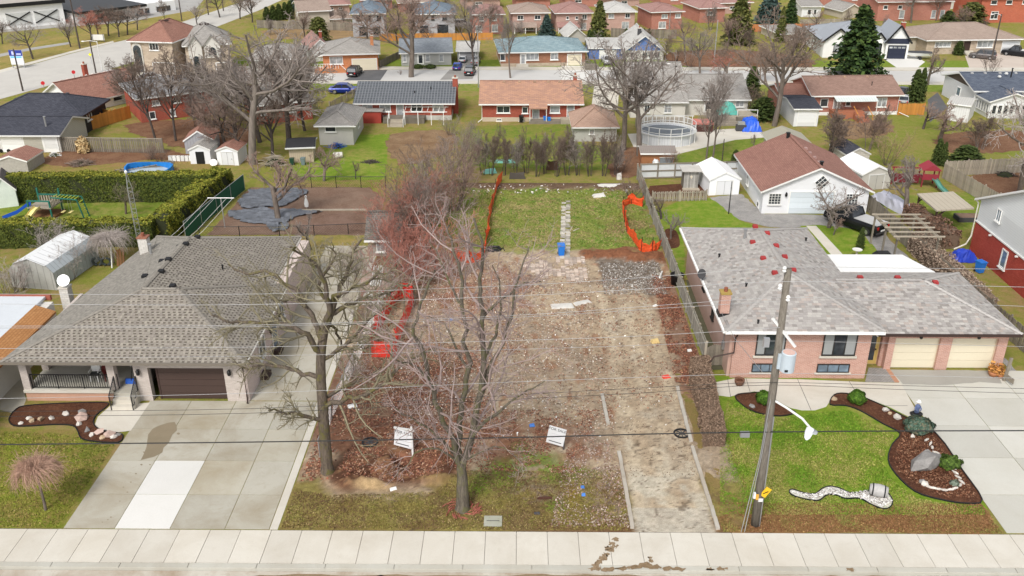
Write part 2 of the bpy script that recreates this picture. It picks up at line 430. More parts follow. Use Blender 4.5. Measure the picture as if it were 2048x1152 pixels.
for (a, b, y) in ((520,760,1148),(760,1000,1149),(1010,1330,1148),(1640,1800,1151)):
    mudpatch([(a,y-2),((a+b)/2,y-4),(b,y-1),(b,y+4),((a+b)/2,y+3),(a,y+5)], -.138, 'gutter_mud')

# ---- the vacant lot: relief and colours of its own
nx, ny = 200, 430
gx = np.linspace(LX0, LX1, nx); gy = LY0+(LY1-LY0)*np.linspace(0, 1, ny)**1.25
X, Y = np.meshgrid(gx, gy)
n1 = fbm(X, Y, .35, 5, 1); n2 = fbm(X, Y, 1.3, 4, 2); n3 = fbm(X, Y, 4, 3, 3); n4 = fbm(X, Y, .8, 4, 9)
def band(v, a, b, s=.4): return sst(v, a-s, a+s)*(1-sst(v, b-s, b+s))
Xj = X+(n2-.5)*1.6; Yj = Y+(n4-.5)*2.4
def put(C, mask, col): return C*(1-mask[..., None])+np.array(col)*mask[..., None]
tan = np.array((.385,.30,.205)); brn = (.21,.135,.08); clay = (.25,.115,.06); grn = (.15,.21,.035); olv = (.20,.18,.06)
C = np.ones(X.shape+(3,))*tan
C = put(C, sst(n1, .45, .62)*.8, (.29,.225,.16)); C = put(C, sst(n3, .52, .68)*.4*(1-sst(X, 3, 5)), (.42,.37,.31)); C = put(C, sst(n4, .58, .70)*.6, (.30,.22,.15))
C = put(C, sst(n2, .60, .75)*.55, (.38,.31,.23)); C = put(C, sst(fbm(X, Y*.35, 1.6, 4, 21), .60, .72)*.65, clay)
# rear grass
rg = band(Yj, 65.8, 80.2, .5)
C = put(C, rg, (.19,.22,.05)); C = put(C, rg*sst(n2, .5, .68)*.8, (.11,.20,.028)); C = put(C, rg*sst(n4, .55, .7)*.8, (.29,.24,.10)); C = put(C, rg*sst(n1, .60, .68)*.7, brn)
C = put(C, sst(Yj, 79.6, 80.6), (.13,.085,.055))
# clay bank behind the gravel, left strip under the thicket
C = put(C, band(Yj, 63.3, 65.9, .5)*sst(Xj, 4.2, 5.2), (.20,.085,.045))
C = put(C, (1-sst(Xj, -7.2, -5.6))*sst(Yj, 56, 60), (.18,.095,.06)); C = put(C, (1-sst(Xj, -9.6, -8.6))*band(Yj, 70, 80), (.16,.13,.05))
C = put(C, band(Xj, -6, 1, .8)*band(Yj, 55, 62, 1.5)*.75*sst(n2, .35, .6), (.25,.11,.075))
# gravel pad
gp = band(Xj, 5.9, 10.6, .25)*band(Yj, 57.6, 63.6, .4); C = put(C, gp, (.165,.13,.10)); C = put(C, gp*sst(n3, .5, .65), (.27,.24,.205))
# leaf strip along the right fence and front-left litter
C = put(C, sst(Xj, 9.3, 9.9)*band(Yj, 44, 60, .8)*.85, (.22,.125,.085))
ll = (1-sst(Xj, -5.5, -2.0))*band(Yj, 39.5, 49, .8); C = put(C, ll*.85, (.20,.105,.07)); C = put(C, ll*sst(n2, .5, .65)*.7, (.13,.06,.04))
ll2 = (1-sst(Xj, 2.8, 5))*band(Yj, 37.2, 42, .9); C = put(C, ll2*.7*sst(n4, .38, .6), (.23,.105,.06))
# front verge: dull grass, greener islands, pinkish litter by the drive
fv = 1-sst(Yj+1.5*(1-sst(X,-5.2,-3.2))*sst(X,-10.2,-9), 36.2, 37.4); C = put(C, fv, (.20,.155,.05)); C = put(C, fv*sst(n2, .48, .66)*.75, (.235,.20,.065)); C = put(C, fv*sst(n4, .58, .68)*.7, (.15,.10,.05))
def blob(px, py, rx, ry):
    p = G(px, py); return np.exp(-(((X-p.x)/rx)**2+((Y-p.y)/ry)**2)**2*.9)
gi = np.clip(blob(1010,950,1.5,1.2)+blob(1080,930,1.2,1.2)+blob(1140,950,1.3,.8)+blob(955,975,.6,.7)+blob(1110,1010,.7,.5)+.8*blob(1050,895,.7,.7), 0, 1)
C = put(C, gi*sst(n2, .34, .55)*.85, (.13,.17,.03)); C = put(C, gi*sst(n3, .52, .62)*.7, (.17,.26,.025))
pl = np.clip(blob(1205,985,.9,1.6)+blob(1225,1030,.8,.9)+blob(1070,985,1.1,.7), 0, 1); C = put(C, pl*sst(n3, .42, .56)*.8, (.27,.20,.165))
C = put(C, np.clip(blob(1145,985,.35,1.0), 0, 1)*.5, (.28,.16,.03)); C = put(C, (1-sst(Yj, 33.2, 33.9))*sst(Xj, -1, 2)*.8, (.16,.085,.05))
# clay around the dug pit
pit = np.clip(blob(790,925,2.6,2.0)+blob(700,950,1.0,1.3)+blob(870,935,1.4,1.2), 0, 1); C = put(C, pit, (.20,.10,.055)); C = put(C, pit*sst(n2, .48, .58)*.9, (.085,.04,.025)); C = put(C, pit*sst(n3, .55, .66)*.7, (.27,.15,.08))
C = put(C, np.clip(blob(845,915,.8,.5)+blob(810,910,.5,.4),0,1)*.7, (.27,.12,.075)); C = put(C, np.clip(blob(745,972,.9,.35),0,1), (.40,.28,.15)); C = put(C, np.clip(blob(870,955,.9,.35),0,1)*.8, (.30,.21,.09))
# old drive: cracked concrete apron, mud-filmed further in
dr = band(X+(n3-.5)*.3+(n2-.5)*.7*sst(Y,36,40), 5.45, 9.0, .25)*(1-sst(Yj, 57, 60))
C = put(C, dr, (.45,.37,.265)); C = put(C, dr*sst(n2, .5, .66)*.7, (.32,.25,.175)); C = put(C, dr*sst(n4, .55, .66)*.6, (.42,.37,.29)); C = put(C, dr*band(X+(n2-.5)*.5, 6.2, 6.9, .2)*.35, (.30,.21,.13)); C = put(C, dr*band(X+(n2-.5)*.5, 7.7, 8.4, .2)*.35, (.30,.21,.13))
C = put(C, dr*(1-sst(Yj, 37.0, 38.4))*sst(n4, .36, .56), (.47,.42,.33)); ap = dr*(1-sst(Y, 34.55, 34.62)); C = put(C, ap*.8, (.43,.39,.32))
ck = np.abs(fbm(X, Y, .55, 3, 40)-.5); C = put(C, dr*(1-sst(ck, .004, .012))*.7*(1-sst(Y, 41, 43)), (.13,.10,.07))
# tread marks, scattered dark clods and pale crumbs
tr = np.sin((Y+(n2-.5)*.8)*21)*.5+.5; trm = band(Yj, 40.5, 57, 1.2)*sst(fbm(X, Y, .28, 3, 50), .45, .6); C = put(C, trm*tr*.35, (.15,.105,.07))
C = put(C, sst(n3*.6+fbm(X, Y, 9, 2, 60)*.4, .66, .72)*(1-rg)*.75, (.10,.065,.045)); C = put(C, sst(fbm(X, Y, 8, 2, 70), .80, .86)*(1-fv)*sst(n1,.4,.6)*.5, (.45,.41,.36))
C *= (.62+.76*fbm(X, Y, 7, 3, 80))[..., None]
Z = (n2-.5)*.10+(n3-.5)*.06+(n1-.5)*.12; Z += trm*(tr-.5)*.03
Z *= np.clip(1-dr*.85, 0, 1)
Z += -.38*np.clip(blob(835,925,1.2,.9)+blob(790,945,1.3,.6),0,1)+.30*np.clip(blob(720,965,1.0,.35)+blob(880,960,1.2,.3)+blob(770,930,.5,.7),0,1)*(.6+.8*n3)
Z += .28*band(Yj, 63.8, 65.6, .5)*sst(X, 4.4, 5.4)*(.4+n2)+.12*sst(Yj, 79.8, 80.8)*n2*2
ed = np.minimum(np.minimum(X-LX0, LX1-X), np.minimum(Y-LY0, LY1-Y)); Z *= sst(ed, .0, .8)
V = np.stack([X, Y, Z], -1).reshape(-1, 3); idx = np.arange(nx*ny).reshape(ny, nx)
F = np.stack([idx[:-1,:-1], idx[:-1,1:], idx[1:,1:], idx[1:,:-1]], -1).reshape(-1, 4)
LOTM = VCOL('vacant_lot_soil', .97, .6, 16, 1.0)
struct('vacant_lot', mesh_np('vacant_lot', V, F, LOTM, np.clip(C.reshape(-1,3),.01,.9), True))
def lotz(x, y):
    i = int(np.clip((x-LX0)/(LX1-LX0)*(nx-1), 0, nx-1)); j = int(np.clip(np.searchsorted(gy, y), 0, ny-1)); return float(Z[j, i])

# ---- left lawn, left drive of poured slabs
patch('lawn', [(-45,LY0),(-21.1,LY0),(-21.1,40.2),(-24,40.8),(-45,41.5)], GRASS('lawn_front', (.17,.21,.025), (.23,.22,.04), (.27,.20,.07), .55), .006, px=False)
patch('yard_soil', [(-45,41.3),(-21.1,40),(-21.1,44),(-45,44)], LAWND, .004, px=False)
dv = struct('driveway', MB().box(-20.95,-11.05,LY0+.02,43.75,-.2,-.02), CONCT)
DCOL = [CONC('drive_a', (.40,.38,.32), (.29,.25,.18), .9), CONC('drive_b', (.42,.40,.34), (.29,.25,.18), .9), CONC('drive_c', (.42,.395,.325), (.31,.265,.185), .9)]
cx = [-20.95,-18.58,-16.03,-13.5,-11.45]; ry = [LY0+.02,35.38,38.1,40.95,43.75]
def dslab(x0, x1, y0, y1, mat, par, t=.018): MB().box(x0+.014,x1-.014,y0+.014,y1-.014,-.06,t).build('slab', mat, par)
for i in range(4):
    for j in range(4): dslab(cx[i], cx[i+1], ry[j], ry[j+1], CONCN if i == 1 and j < 2 else DCOL[(i*2+j) % 3], dv)
sd = struct('side_driveway', MB().box(-15.35,-11.05,43.8,66.5,-.2,-.02), CONCT)
yy = [43.8,46.4,50.4,54.3,58.2,62.2,66.5]
for j in range(6):
    dslab(-15.35,-13.5,yy[j],yy[j+1],DCOL[(j+1)%3],sd); dslab(-13.5,-11.45,yy[j],yy[j+1],DCOL[j%3],sd)
struct('drive_edge_strip', MB().box(-11.43,-11.06,LY0+.02,66.5,-.2,.016), CONCW)
WET = CONC('oil_stain', (.22,.18,.12), (.28,.23,.16), .6, .55)
patch('wet_stain', [(318,850),(345,845),(352,860),(335,885),(325,905),(300,918),(280,919),(292,895),(297,870)], WET, .024, smooth=2, rough=.14)
for (a, b, r) in ((283,930,1.6),(272,948,1.4),(262,965,1.2),(255,985,1.3),(240,1003,1),(222,1035,1.2),(216,1040,1),(300,930,1.1),(357,868,2.2),(288,905,1.3),(205,1045,1),(247,975,1.2)):
    patch('stain_spot', [(a-r*1.6,b),(a,b-r),(a+r*1.6,b),(a,b+r)], WET, .0245, smooth=3)
patch('front_walk', [(212,820),(222,811),(300,806),(262,862),(232,866),(200,862),(190,850),(196,834)], CONCW, .026, smooth=0)
patch('side_path', [(0,820),(0,735),(30,700),(52,800),(40,830)], CONCT, .008)
# ---- right: lawn, walk, slabs of the wide drive
patch('lawn', [(11.25,34.6),(22.2,34.6),(22.2,39.5),(20.5,45),(18,46.6),(11.25,46.8)], LAWNB, .006, px=False, rough=.12)
patch('verge', [(9.35,LY0),(22.15,LY0),(22.15,34.9),(9.35,35.0)], SOIL('verge_thatch', (.21,.10,.045), (.25,.17,.06), (.17,.09,.045), 1.2), .010, px=False, rough=.15)
patch('hedge_strip', [(9.35,34.8),(11.3,34.8),(11.3,48),(9.35,48)], GRASS('lawn_patchy', (.15,.19,.025), (.20,.21,.05), (.25,.18,.07), .8), .005, px=False, rough=.1)
fw = struct('walkway', MB().prism(smooth_poly(pxy([(1417,768),(1424,780),(1437,791),(1459,794),(1481,788),(1509,783),(1535,786),(1556,803),(1580,816),(1604,821),(1630,821),(1652,814),(1662,800),(1674,789),(1694,786),(1735,797),(1780,815),(1816,833),(1842,838),(1801,766),(1736,765),(1600,759),(1470,757)]),1), -.1, .02), CONCW)
for (a, b) in (((1455,757),(1461,794)),((1492,757),(1500,784)),((1595,759),(1622,821)),((1698,763),(1716,791)),((1760,812),(1815,812))):
    p, q = G(*a), G(*b); MB().bar((p.x,p.y,.0215),(q.x,q.y,.0215),.025,.006).build('joint', DKGREY, fw)
rd = struct('driveway', MB().box(22.32,38,LY0+.06,47.5,-.2,-.02), CONCG)
rx = [22.32,25.45,28.6,31.8,35,38]; rry = [LY0+.06,35.7,38.7,41.6,44.4,47.5]
RD = [CONC('rdrive_a', (.49,.48,.43), (.42,.40,.34), .5), CONC('rdrive_b', (.52,.51,.46), (.44,.42,.36), .5)]
for i in range(5):
    for j in range(5): dslab(rx[i], rx[i+1], rry[j], rry[j+1], RD[(i+j) % 2], rd)
DK2 = CONC('damp_concrete', (.34,.33,.30), (.27,.26,.23), .5, .55)
patch('damp_apron', [(1778,740),(1990,742),(2005,768),(1960,765),(1880,772),(1805,768)], DK2, .0225, rough=.05)
PAV = BRICK('paver_grey', (.26,.25,.24), (.34,.32,.30), (.15,.14,.13), .2, .1, .01)
pe = struct('entry_pad', MB().prism(pxy([(1737,736),(1778,737),(1797,765),(1730,764)]), -.1, .03), PAV)
MB().prism(pxy([(1770,737),(1778,737),(1799,765),(1789,765)]), -.1, .034).build('border', BRICK('paver_red', (.42,.20,.12), (.48,.26,.16), (.3,.2,.15), .2, .1, .01), pe)
# ---- planting beds
def bed(name, pts, mat=MULCH, z=.03, edge=True, h=.06):
    P = smooth_poly(pxy(pts), 3); m = MB().prism(P, -.05, z)
    o = struct(name, m, mat)
    if edge:
        e = MB(); q = P+[P[0]]
        for i in range(len(P)): e.bar((*q[i], .03), (*q[i+1], .03), .05, .09)
        e.build('edging', BLACK, o)
    return o
bed('planting_bed', [(1668,791),(1692,788),(1735,799),(1812,836),(1872,868),(1925,942),(1964,1000),(1935,1008),(1880,1000),(1830,984),(1792,950),(1776,920),(1784,890),(1800,868),(1765,848),(1720,822),(1690,812),(1660,810)])
bed('planting_bed', [(1470,793),(1500,787),(1532,788),(1556,806),(1580,820),(1590,827),(1560,833),(1520,828),(1490,815)])
bed('planting_bed', [(30,822),(50,813),(120,808),(205,806),(216,812),(192,832),(188,850),(205,862),(240,868),(246,875),(236,886),(190,884),(163,878),(155,862),(145,852),(110,850),(60,853),(28,852),(18,840)])
bed('planting_bed', [(1330,460),(1352,462),(1360,490),(1345,497),(1330,490)], edge=False)
PEB = M('white_pebbles', (.62,.60,.56), .8, .3, 8, 30)
bed('dry_creek', [(1578,985),(1585,980),(1610,988),(1630,989),(1645,978),(1660,974),(1680,978),(1700,987),(1730,985),(1760,978),(1778,990),(1785,1005),(1778,1017),(1762,1018),(1738,1008),(1720,998),(1690,998),(1668,990),(1652,992),(1640,1001),(1625,1002),(1590,994)], PEB, .04)
# ---- back yards
patch('gravel_drive', [(1420,395),(1482,388),(1530,428),(1735,432),(1770,470),(1800,500),(1870,560),(2048,760),(2048,830),(2020,740),(1950,660),(1850,570),(1760,540),(1690,455),(1540,455),(1478,440)], GRAVEL, .012, rough=.1)
patch('lawn', [(1300,430),(1350,405),(1440,392),(1478,440),(1520,456),(1362,456),(1372,545),(1345,545),(1318,470)], LAWNB, .010, rough=.1)
patch('lawn', [(1600,452),(1640,450),(1720,460),(1752,500),(1770,530),(1700,535),(1640,500)], LAWNB, .016, rough=.08)
patch('stone_path', [(1612,452),(1632,452),(1705,530),(1680,530)], CONCW, .022)
patch('lawn', [(1350,300),(1420,285),(1520,268),(1600,285),(1650,330),(1560,335),(1345,330)], LAWN, .010, rough=.12)
patch('lawn', [(1640,270),(1800,225),(1900,240),(2048,290),(2048,330),(1890,330),(1700,330)], GRASS('lawn_olive', (.17,.21,.03), (.22,.24,.05), (.26,.22,.07), .5), .008, rough=.15)
patch('lawn', [(1740,395),(1880,385),(1990,385),(2000,440),(1900,470),(1800,440)], LAWN, .010, rough=.12)
patch('leafy_yard', [(1925,355),(2048,330),(2048,392),(1960,395)], LEAFY, .014, rough=.15)
patch('lawn', [(940,252),(1150,248),(1145,285),(1235,295),(1240,340),(935,335)], GRASS('lawn_rear', (.13,.20,.025), (.19,.23,.04), (.25,.21,.06), .45), .008, rough=.12)
patch('lawn', [(570,360),(575,320),(640,305),(720,270),(780,268),(775,300),(770,360)], LAWNB, .010, rough=.12)
patch('lawn', [(0,470),(0,405),(345,405),(345,470)], LAWN, .008, rough=.1)
patch('lawn', [(0,320),(0,300),(380,310),(470,330),(440,345),(0,345)], GRASS('lawn_mown', (.20,.20,.04), (.26,.23,.06), (.30,.20,.08), .6, soilamt=.4), .010, rough=.12)
patch('garden_bed', [(415,470),(500,375),(740,375),(770,400),(760,470)], GARDEN, .012, rough=.12)
patch('garden_path', [(400,495),(415,472),(760,472),(770,510),(620,520)], LAWNY, .010, rough=.12)
patch('garden_bed', [(620,425),(730,425),(725,462),(600,460)], SOIL('garden_soil_dark', (.14,.085,.06), (.20,.13,.10), (.25,.16,.12)), .016, rough=.1)
patch('raised_bed', [(1290,395),(1300,372),(1395,365),(1420,370),(1410,392)], MULCH, .014, rough=.06)
patch('yard_leaves', [(60,325),(140,300),(340,300),(440,325),(300,320),(150,335)], LEAFY, .014, rough=.2)
patch('patio', [(1255,268),(1380,262),(1520,255),(1530,275),(1470,280),(1350,310),(1270,300)], CONCW, .014)
patch('side_yard', [(1372,560),(1388,560),(1450,740),(1415,740)], CONC('mossy_concrete', (.10,.095,.06), (.07,.075,.035), .7), .012)
# ---- the street behind, its kerbs, drives; the diagonal avenue
patch('back_road', [(-200,124.8),(200,124.8),(200,132.0),(-200,132.0)], CONC('road_concrete', (.52,.51,.49), (.44,.43,.41), .5), .010, px=False)
for (y0, y1) in ((123.0,124.7),(132.1,133.9)): struct('kerb_walk', MB().box(-55,200,y0,y1,-.1,.08), CONCW)
patch('verge', [(-45,119.0),(110,119.0),(110,123.0),(-45,123.0)], LAWN, .012, px=False)
patch('front_yards', [(-60,134),(120,134),(120,139),(-60,139)], GRASS('lawn_row', (.15,.22,.025), (.20,.26,.04), (.26,.24,.06), .3), .012, px=False)
patch('driveway', [(685,162),(730,140),(775,140),(760,162)], ASPHD, .020)
patch('driveway', [(880,160),(910,128),(945,120),(960,125),(945,158)], CONC('drive_old', (.30,.29,.27), (.2,.19,.18), .7), .020)
patch('driveway', [(1122,162),(1122,132),(1172,132),(1180,162)], CONCN, .020)
patch('driveway', [(1800,140),(1765,116),(1830,112),(1850,124),(1830,140)], CONCN, .020)
patch('driveway', [(1940,140),(1930,112),(2048,102),(2048,140)], CONC('drive_pink', (.50,.43,.37), (.42,.35,.30), .5), .020)
patch('driveway', [(1182,220),(1190,160),(1240,160),(1235,220)], CONCW, .020)
patch('driveway', [(1855,200),(1875,185),(1895,215),(1860,245)], ASPHD, .020)
patch('avenue', [(0,147),(140,108),(225,86),(270,76),(400,32),(480,5),(510,-12),(590,-12),(520,20),(430,55),(330,100),(255,128),(165,154),(110,168),(-60,215),(-200,240),(-200,195)], CONC('avenue_concrete', (.50,.48,.44), (.42,.40,.37), .6), .014)
patch('avenue_verge', [(-200,150),(0,106),(130,70),(300,35),(420,15),(500,-10),(420,30),(270,74),(140,105),(0,143),(-200,186)], LAWNY, .012)
patch('verge_walk', [(-100,165),(0,140),(140,103),(226,82),(228,85),(140,107),(0,146),(-100,172)], CONCW, .018)
patch('parking_lot', [(-200,80),(0,65),(120,55),(250,45),(390,20),(420,-15),(330,-20),(0,40),(-200,70)], ASPH, .016)
patch('works_lawn', [(-100,120),(0,90),(130,78),(125,95),(0,118),(-100,140)], LAWNY, .020)
patch('grey_path', [(-60,120),(60,96),(140,84),(142,88),(60,101),(-60,127)], ASPH, .024)
patch('dry_field', [(520,62),(600,55),(700,58),(760,75),(640,80),(540,78)], GRASS('dry_reeds', (.30,.20,.10), (.36,.25,.13), (.25,.17,.09), .6), .02)
for k,(q,m_) in enumerate((([(1340,105),(1480,100),(1620,118),(1600,140),(1420,138),(1340,125)],LEAFY),([(960,78),(1130,76),(1180,92),(1000,96)],LAWNY),([(1640,100),(1700,95),(1760,120),(1690,128)],LAWNY),([(250,250),(420,240),(520,270),(440,300),(330,290)],LEAFY),([(1660,250),(1750,240),(1790,262),(1690,280)],DIRT),([(1240,300),(1280,300),(1275,352),(1215,350)],LEAFY),([(780,270),(900,262),(905,300),(800,330)],DIRT),([(1880,270),(2048,262),(2048,300),(1900,305)],LEAFY))):
    patch('yard_ground', q, m_, .022+k*.001, smooth=3, rough=.35)
# ================================================================ house kit
_ME = {}
def cached(key, fn):
    if key not in _ME: _ME[key] = fn()
    return _ME[key]
ROT = {'S': 0.0, 'E': math.pi/2, 'N': math.pi, 'W': -math.pi/2}
def frame_mesh(w, h, cols, rows, frame, sill, fw=.07):
    def mk():
        m = MB(); m.box(-w/2,-w/2+fw,-.07,.0,0,h); m.box(w/2-fw,w/2,-.07,.0,0,h)
        m.box(-w/2+fw,w/2-fw,-.07,.0,0,fw); m.box(-w/2+fw,w/2-fw,-.07,.0,h-fw,h)
        for i in range(1, cols): x = -w/2+w*i/cols; m.box(x-fw*.35,x+fw*.35,-.055,-.002,fw,h-fw)
        for j in range(1, rows): z = h*j/rows; m.box(-w/2+fw,w/2-fw,-.05,-.004,z-fw*.3,z+fw*.3)
        if sill: m.box(-w/2-.08,w/2+.08,-.13,0,-.09,-.003)
        return m.mesh('window', frame)
    return cached(('win',w,h,cols,rows,frame.name,sill,fw), mk)
def pane_mesh(w, h, mat, fw=.07):
    return cached(('pane',w,h,mat.name,fw), lambda: MB().box(-w/2+fw,w/2-fw,-.025,-.003,fw,h-fw).mesh('pane', mat))

class House:
    def __init__(s, name, label, loc, rz=0.0, cat='house', group=None):
        s.o = thing(name, label, cat, (loc[0], loc[1], 0), rz, group); s.roofs = []; s.sh = None
    def shell(s, x0, x1, y0, y1, h, roof='hip', pitch=.36, ov=.4, wall=None, roofm=None, trim=WHITE, base=None, z0=0.0, gablem=None, t=.16, caps=True, gutter=True, wname='wall', rname='roof', walls=True):
        P = s.o; D = y1-y0; Wd = x1-x0
        s.sh = (x0,x1,y0,y1,h,z0)
        zb = z0
        if base:
            MB().box(x0-.02,x1+.02,y0-.02,y1+.02,z0-.2,z0+base[0]).build('foundation', base[1], P); zb = z0+base[0]-.01
        if walls:
            m = MB(); gm = 0
            m.box(x0,x1,y0,y1,zb-(0 if base else .2),h)
            if roof in ('gx','gy'):
                k = (D if roof == 'gx' else Wd)/2*pitch; gm = 1 if gablem else 0
                if roof == 'gx':
                    ym = (y0+y1)/2
                    for x in (x0, x1): m.add([(x,y0,h),(x,y1,h),(x,ym,h+k-.02)], [(0,1,2)], gm)
                else:
                    xm = (x0+x1)/2
                    for y in (y0, y1): m.add([(x0,y,h),(x1,y,h),(xm,y,h+k-.02)], [(0,1,2)], gm)
            m.build(wname, [wall, gablem] if gablem else wall, P)
        X0,X1,Y0,Y1 = x0-ov,x1+ov,y0-ov,y1+ov; ze = h-ov*pitch+.06
        r = MB(); capl = []
        if roof == 'hip':
            hw = (X1-X0)/2; hd = (Y1-Y0)/2; k = min(hw, hd); zr = ze+k*pitch
            A,B_,C_,D_ = (X0,Y0,ze),(X1,Y0,ze),(X1,Y1,ze),(X0,Y1,ze)
            if hw >= hd: R0 = (X0+k,(Y0+Y1)/2,zr); R1 = (X1-k,(Y0+Y1)/2,zr)
            else: R0 = ((X0+X1)/2,Y0+k,zr); R1 = ((X0+X1)/2,Y1-k,zr)
            vs = [A,B_,C_,D_,R0,R1]+[(p[0],p[1],ze-t) for p in (A,B_,C_,D_)]
            if hw >= hd: fs = [(0,1,5,4),(1,2,5),(2,3,4,5),(3,0,4)]; capl = [(A,R0),(D_,R0),(B_,R1),(C_,R1)]
            else: fs = [(0,1,4),(1,2,5,4),(2,3,5),(3,0,4,5)]; capl = [(A,R0),(B_,R0),(C_,R1),(D_,R1)]
            r.add(vs, fs, 0); o = len(r.v)-10
            for f in ((0,6,7,1),(1,7,8,2),(2,8,9,3),(3,9,6,0),(9,8,7,6)): r.f.append(tuple(o+i for i in f)); r.m.append(1)
            if math.dist(R0, R1) > .1: capl.append((R0, R1))
            s.ridge = (R0, R1)
        elif roof in ('gx', 'gy'):
            if roof == 'gx': ym = (Y0+Y1)/2; zr = ze+(Y1-Y0)/2*pitch; sl = [[(X0,Y0,ze),(X1,Y0,ze),(X1,ym,zr),(X0,ym,zr)],[(X1,Y1,ze),(X0,Y1,ze),(X0,ym,zr),(X1,ym,zr)]]; R0,R1 = (X0,ym,zr),(X1,ym,zr)
            else: xm = (X0+X1)/2; zr = ze+(X1-X0)/2*pitch; sl = [[(X0,Y1,ze),(X0,Y0,ze),(xm,Y0,zr),(xm,Y1,zr)],[(X1,Y0,ze),(X1,Y1,ze),(xm,Y1,zr),(xm,Y0,zr)]]; R0,R1 = (xm,Y0,zr),(xm,Y1,zr)
            for q in sl:
                vs = q+[(p[0],p[1],p[2]-t) for p in q]; r.add(vs, [(0,1,2,3)], 0); o = len(r.v)-8
                for f in ((0,4,5,1),(1,5,6,2),(3,7,4,0),(7,6,5,4)): r.f.append(tuple(o+i for i in f)); r.m.append(1)
            capl = [(R0,R1)]; s.ridge = (R0, R1)
        elif roof == 'shed_s':   # single slope falling to the south
            zr = ze+(Y1-Y0)*pitch; q = [(X0,Y0,ze),(X1,Y0,ze),(X1,Y1,zr),(X0,Y1,zr)]
            r.add(q+[(p[0],p[1],p[2]-t) for p in q], [(0,1,2,3)], 0); o = len(r.v)-8
            for f in ((0,4,5,1),(1,5,6,2),(2,6,7,3),(3,7,4,0),(7,6,5,4)): r.f.append(tuple(o+i for i in f)); r.m.append(1)
            s.ridge = ((X0,Y1,zr),(X1,Y1,zr))
        ro = r.build(rname, [roofm, trim], P); s.roofs.append(ro); s.roof = ro
        if caps and capl:
            c = MB()
            for a, b in capl:
                a = Vector(a); b = Vector(b); c.bar(a+Vector((0,0,.012)), b+Vector((0,0,.012)), .26, .05)
            c.build('ridge_cap', roofm, ro)
        if gutter and roof != 'gy':
            gt = MB()
            for y in (Y0-.055,): gt.box(X0,X1,y-.05,y+.05,ze-.13,ze-.005)
            gt.build('gutter', trim, ro)
        s.ze = ze; s.zr = s.ridge[0][2]; s.ov = ov; s.pitch = pitch
        return s
    def at(s, face, u, z, off=0.0):
        x0,x1,y0,y1,h,z0 = s.sh
        return {'S': (x0+u,y0-off,z), 'E': (x1+off,y0+u,z), 'N': (x1-u,y1+off,z), 'W': (x0-off,y1-u,z)}[face]
    def win(s, face, u, z, w, h, cols=2, rows=1, frame=WHITE, glass=GLS, sill=True, fw=.07, off=.004, label=None):
        o = link('window', frame_mesh(w,h,cols,rows,frame,sill,fw), s.o, s.at(face,u,z,off), (0,0,ROT[face]))
        link('pane', pane_mesh(w,h,glass,fw), o)
        if label: o['label'] = label
        return o
    def door(s, face, u, z, w=.9, h=2.05, mat=WHITE, frame=WHITE, glass=None, handle=BLACK):
        m = MB(); m.box(-w/2-.07,-w/2,-.06,0,0,h+.07); m.box(w/2,w/2+.07,-.06,0,0,h+.07); m.box(-w/2,w/2,-.06,0,h,h+.07); m.box(-w/2,w/2,-.03,-.002,0,h,1)
        o = m.build('door', [frame, mat], s.o, s.at(face,u,z,.004), (0,0,ROT[face]))
        if glass: MB().box(-w/2+.13,w/2-.13,-.04,-.031,h*.12,h*.93).build('pane', glass, o)
        MB().box(w/2-.12,w/2-.07,-.09,-.031,h*.46,h*.50).build('handle', handle, o)
        return o
    def garage(s, face, u, z, w, h, mat, n=4, frame=WHITE, glassrow=False, handle=False):
        m = MB(); m.box(-w/2-.1,-w/2,-.07,0,0,h+.1); m.box(w/2,w/2+.1,-.07,0,0,h+.1); m.box(-w/2,w/2,-.07,0,h,h+.1); m.box(-w/2,w/2,-.012,-.002,0,h)
        o = m.build('garage_door', frame, s.o, s.at(face,u,z,.004), (0,0,ROT[face]))
        pm = cached(('gp',w,h,n,mat.name), lambda: MB().box(-w/2+.01,w/2-.01,-.05,-.013,.008,h/n-.008).mesh('panel', mat))
        for i in range(n): link('panel', pm, o, (0,0,h/n*i))
        if glassrow:
            for i in range(4): MB().box(-w/2+w*(i+.12)/4,-w/2+w*(i+.88)/4,-.058,-.051,h*(n-1)/n+h/n*.25,h-h/n*.22).build('pane', GLC, o)
        return o
    def on_roof(s, x, y):
        """height of the last roof's surface above (x,y) in local coordinates"""
        R0,R1 = s.ridge; x0,x1,y0,y1,h,z0 = s.sh; ov = s.ov
        dx = min(x-(x0-ov), (x1+ov)-x); dy = min(y-(y0-ov), (y1+ov)-y)
        return s.ze+max(0, min(dx, dy))*s.pitch
    def chimney(s, x, y, z0, z1, w=.6, d=.45, mat=None, cap=CONCW, pot=True):
        o = MB().box(x-w/2,x+w/2,y-d/2,y+d/2,z0,z1).build('chimney', mat, s.o)
        MB().box(x-w/2-.05,x+w/2+.05,y-d/2-.05,y+d/2+.05,z1,z1+.09).build('cap', cap, o)
        if pot: MB().lathe([(.11,0),(.12,.25),(.10,.26)], (x,y,z1+.085), 10).build('flue', M('clay_flue', (.28,.10,.06), .8), o)
        return o
    def vents(s, pts, mat=BLACK, sz=.34):
        """low box roof vents at points given on the roof"""
        me = cached(('rv',mat.name,sz), lambda: MB().add([(-sz/2,-sz/2,0),(sz/2,-sz/2,0),(sz/2,sz/2,0),(-sz/2,sz/2,0),(-sz*.45,-sz*.5,.16),(sz*.45,-sz*.5,.16),(sz*.45,sz*.3,.2),(-sz*.45,sz*.3,.2)],
             [(3,2,1,0),(4,5,6,7),(0,1,5,4),(1,2,6,5),(2,3,7,6),(3,0,4,7)]).mesh('roof_vent', mat))
        for p in pts: link('roof_vent', me, s.roof, p)
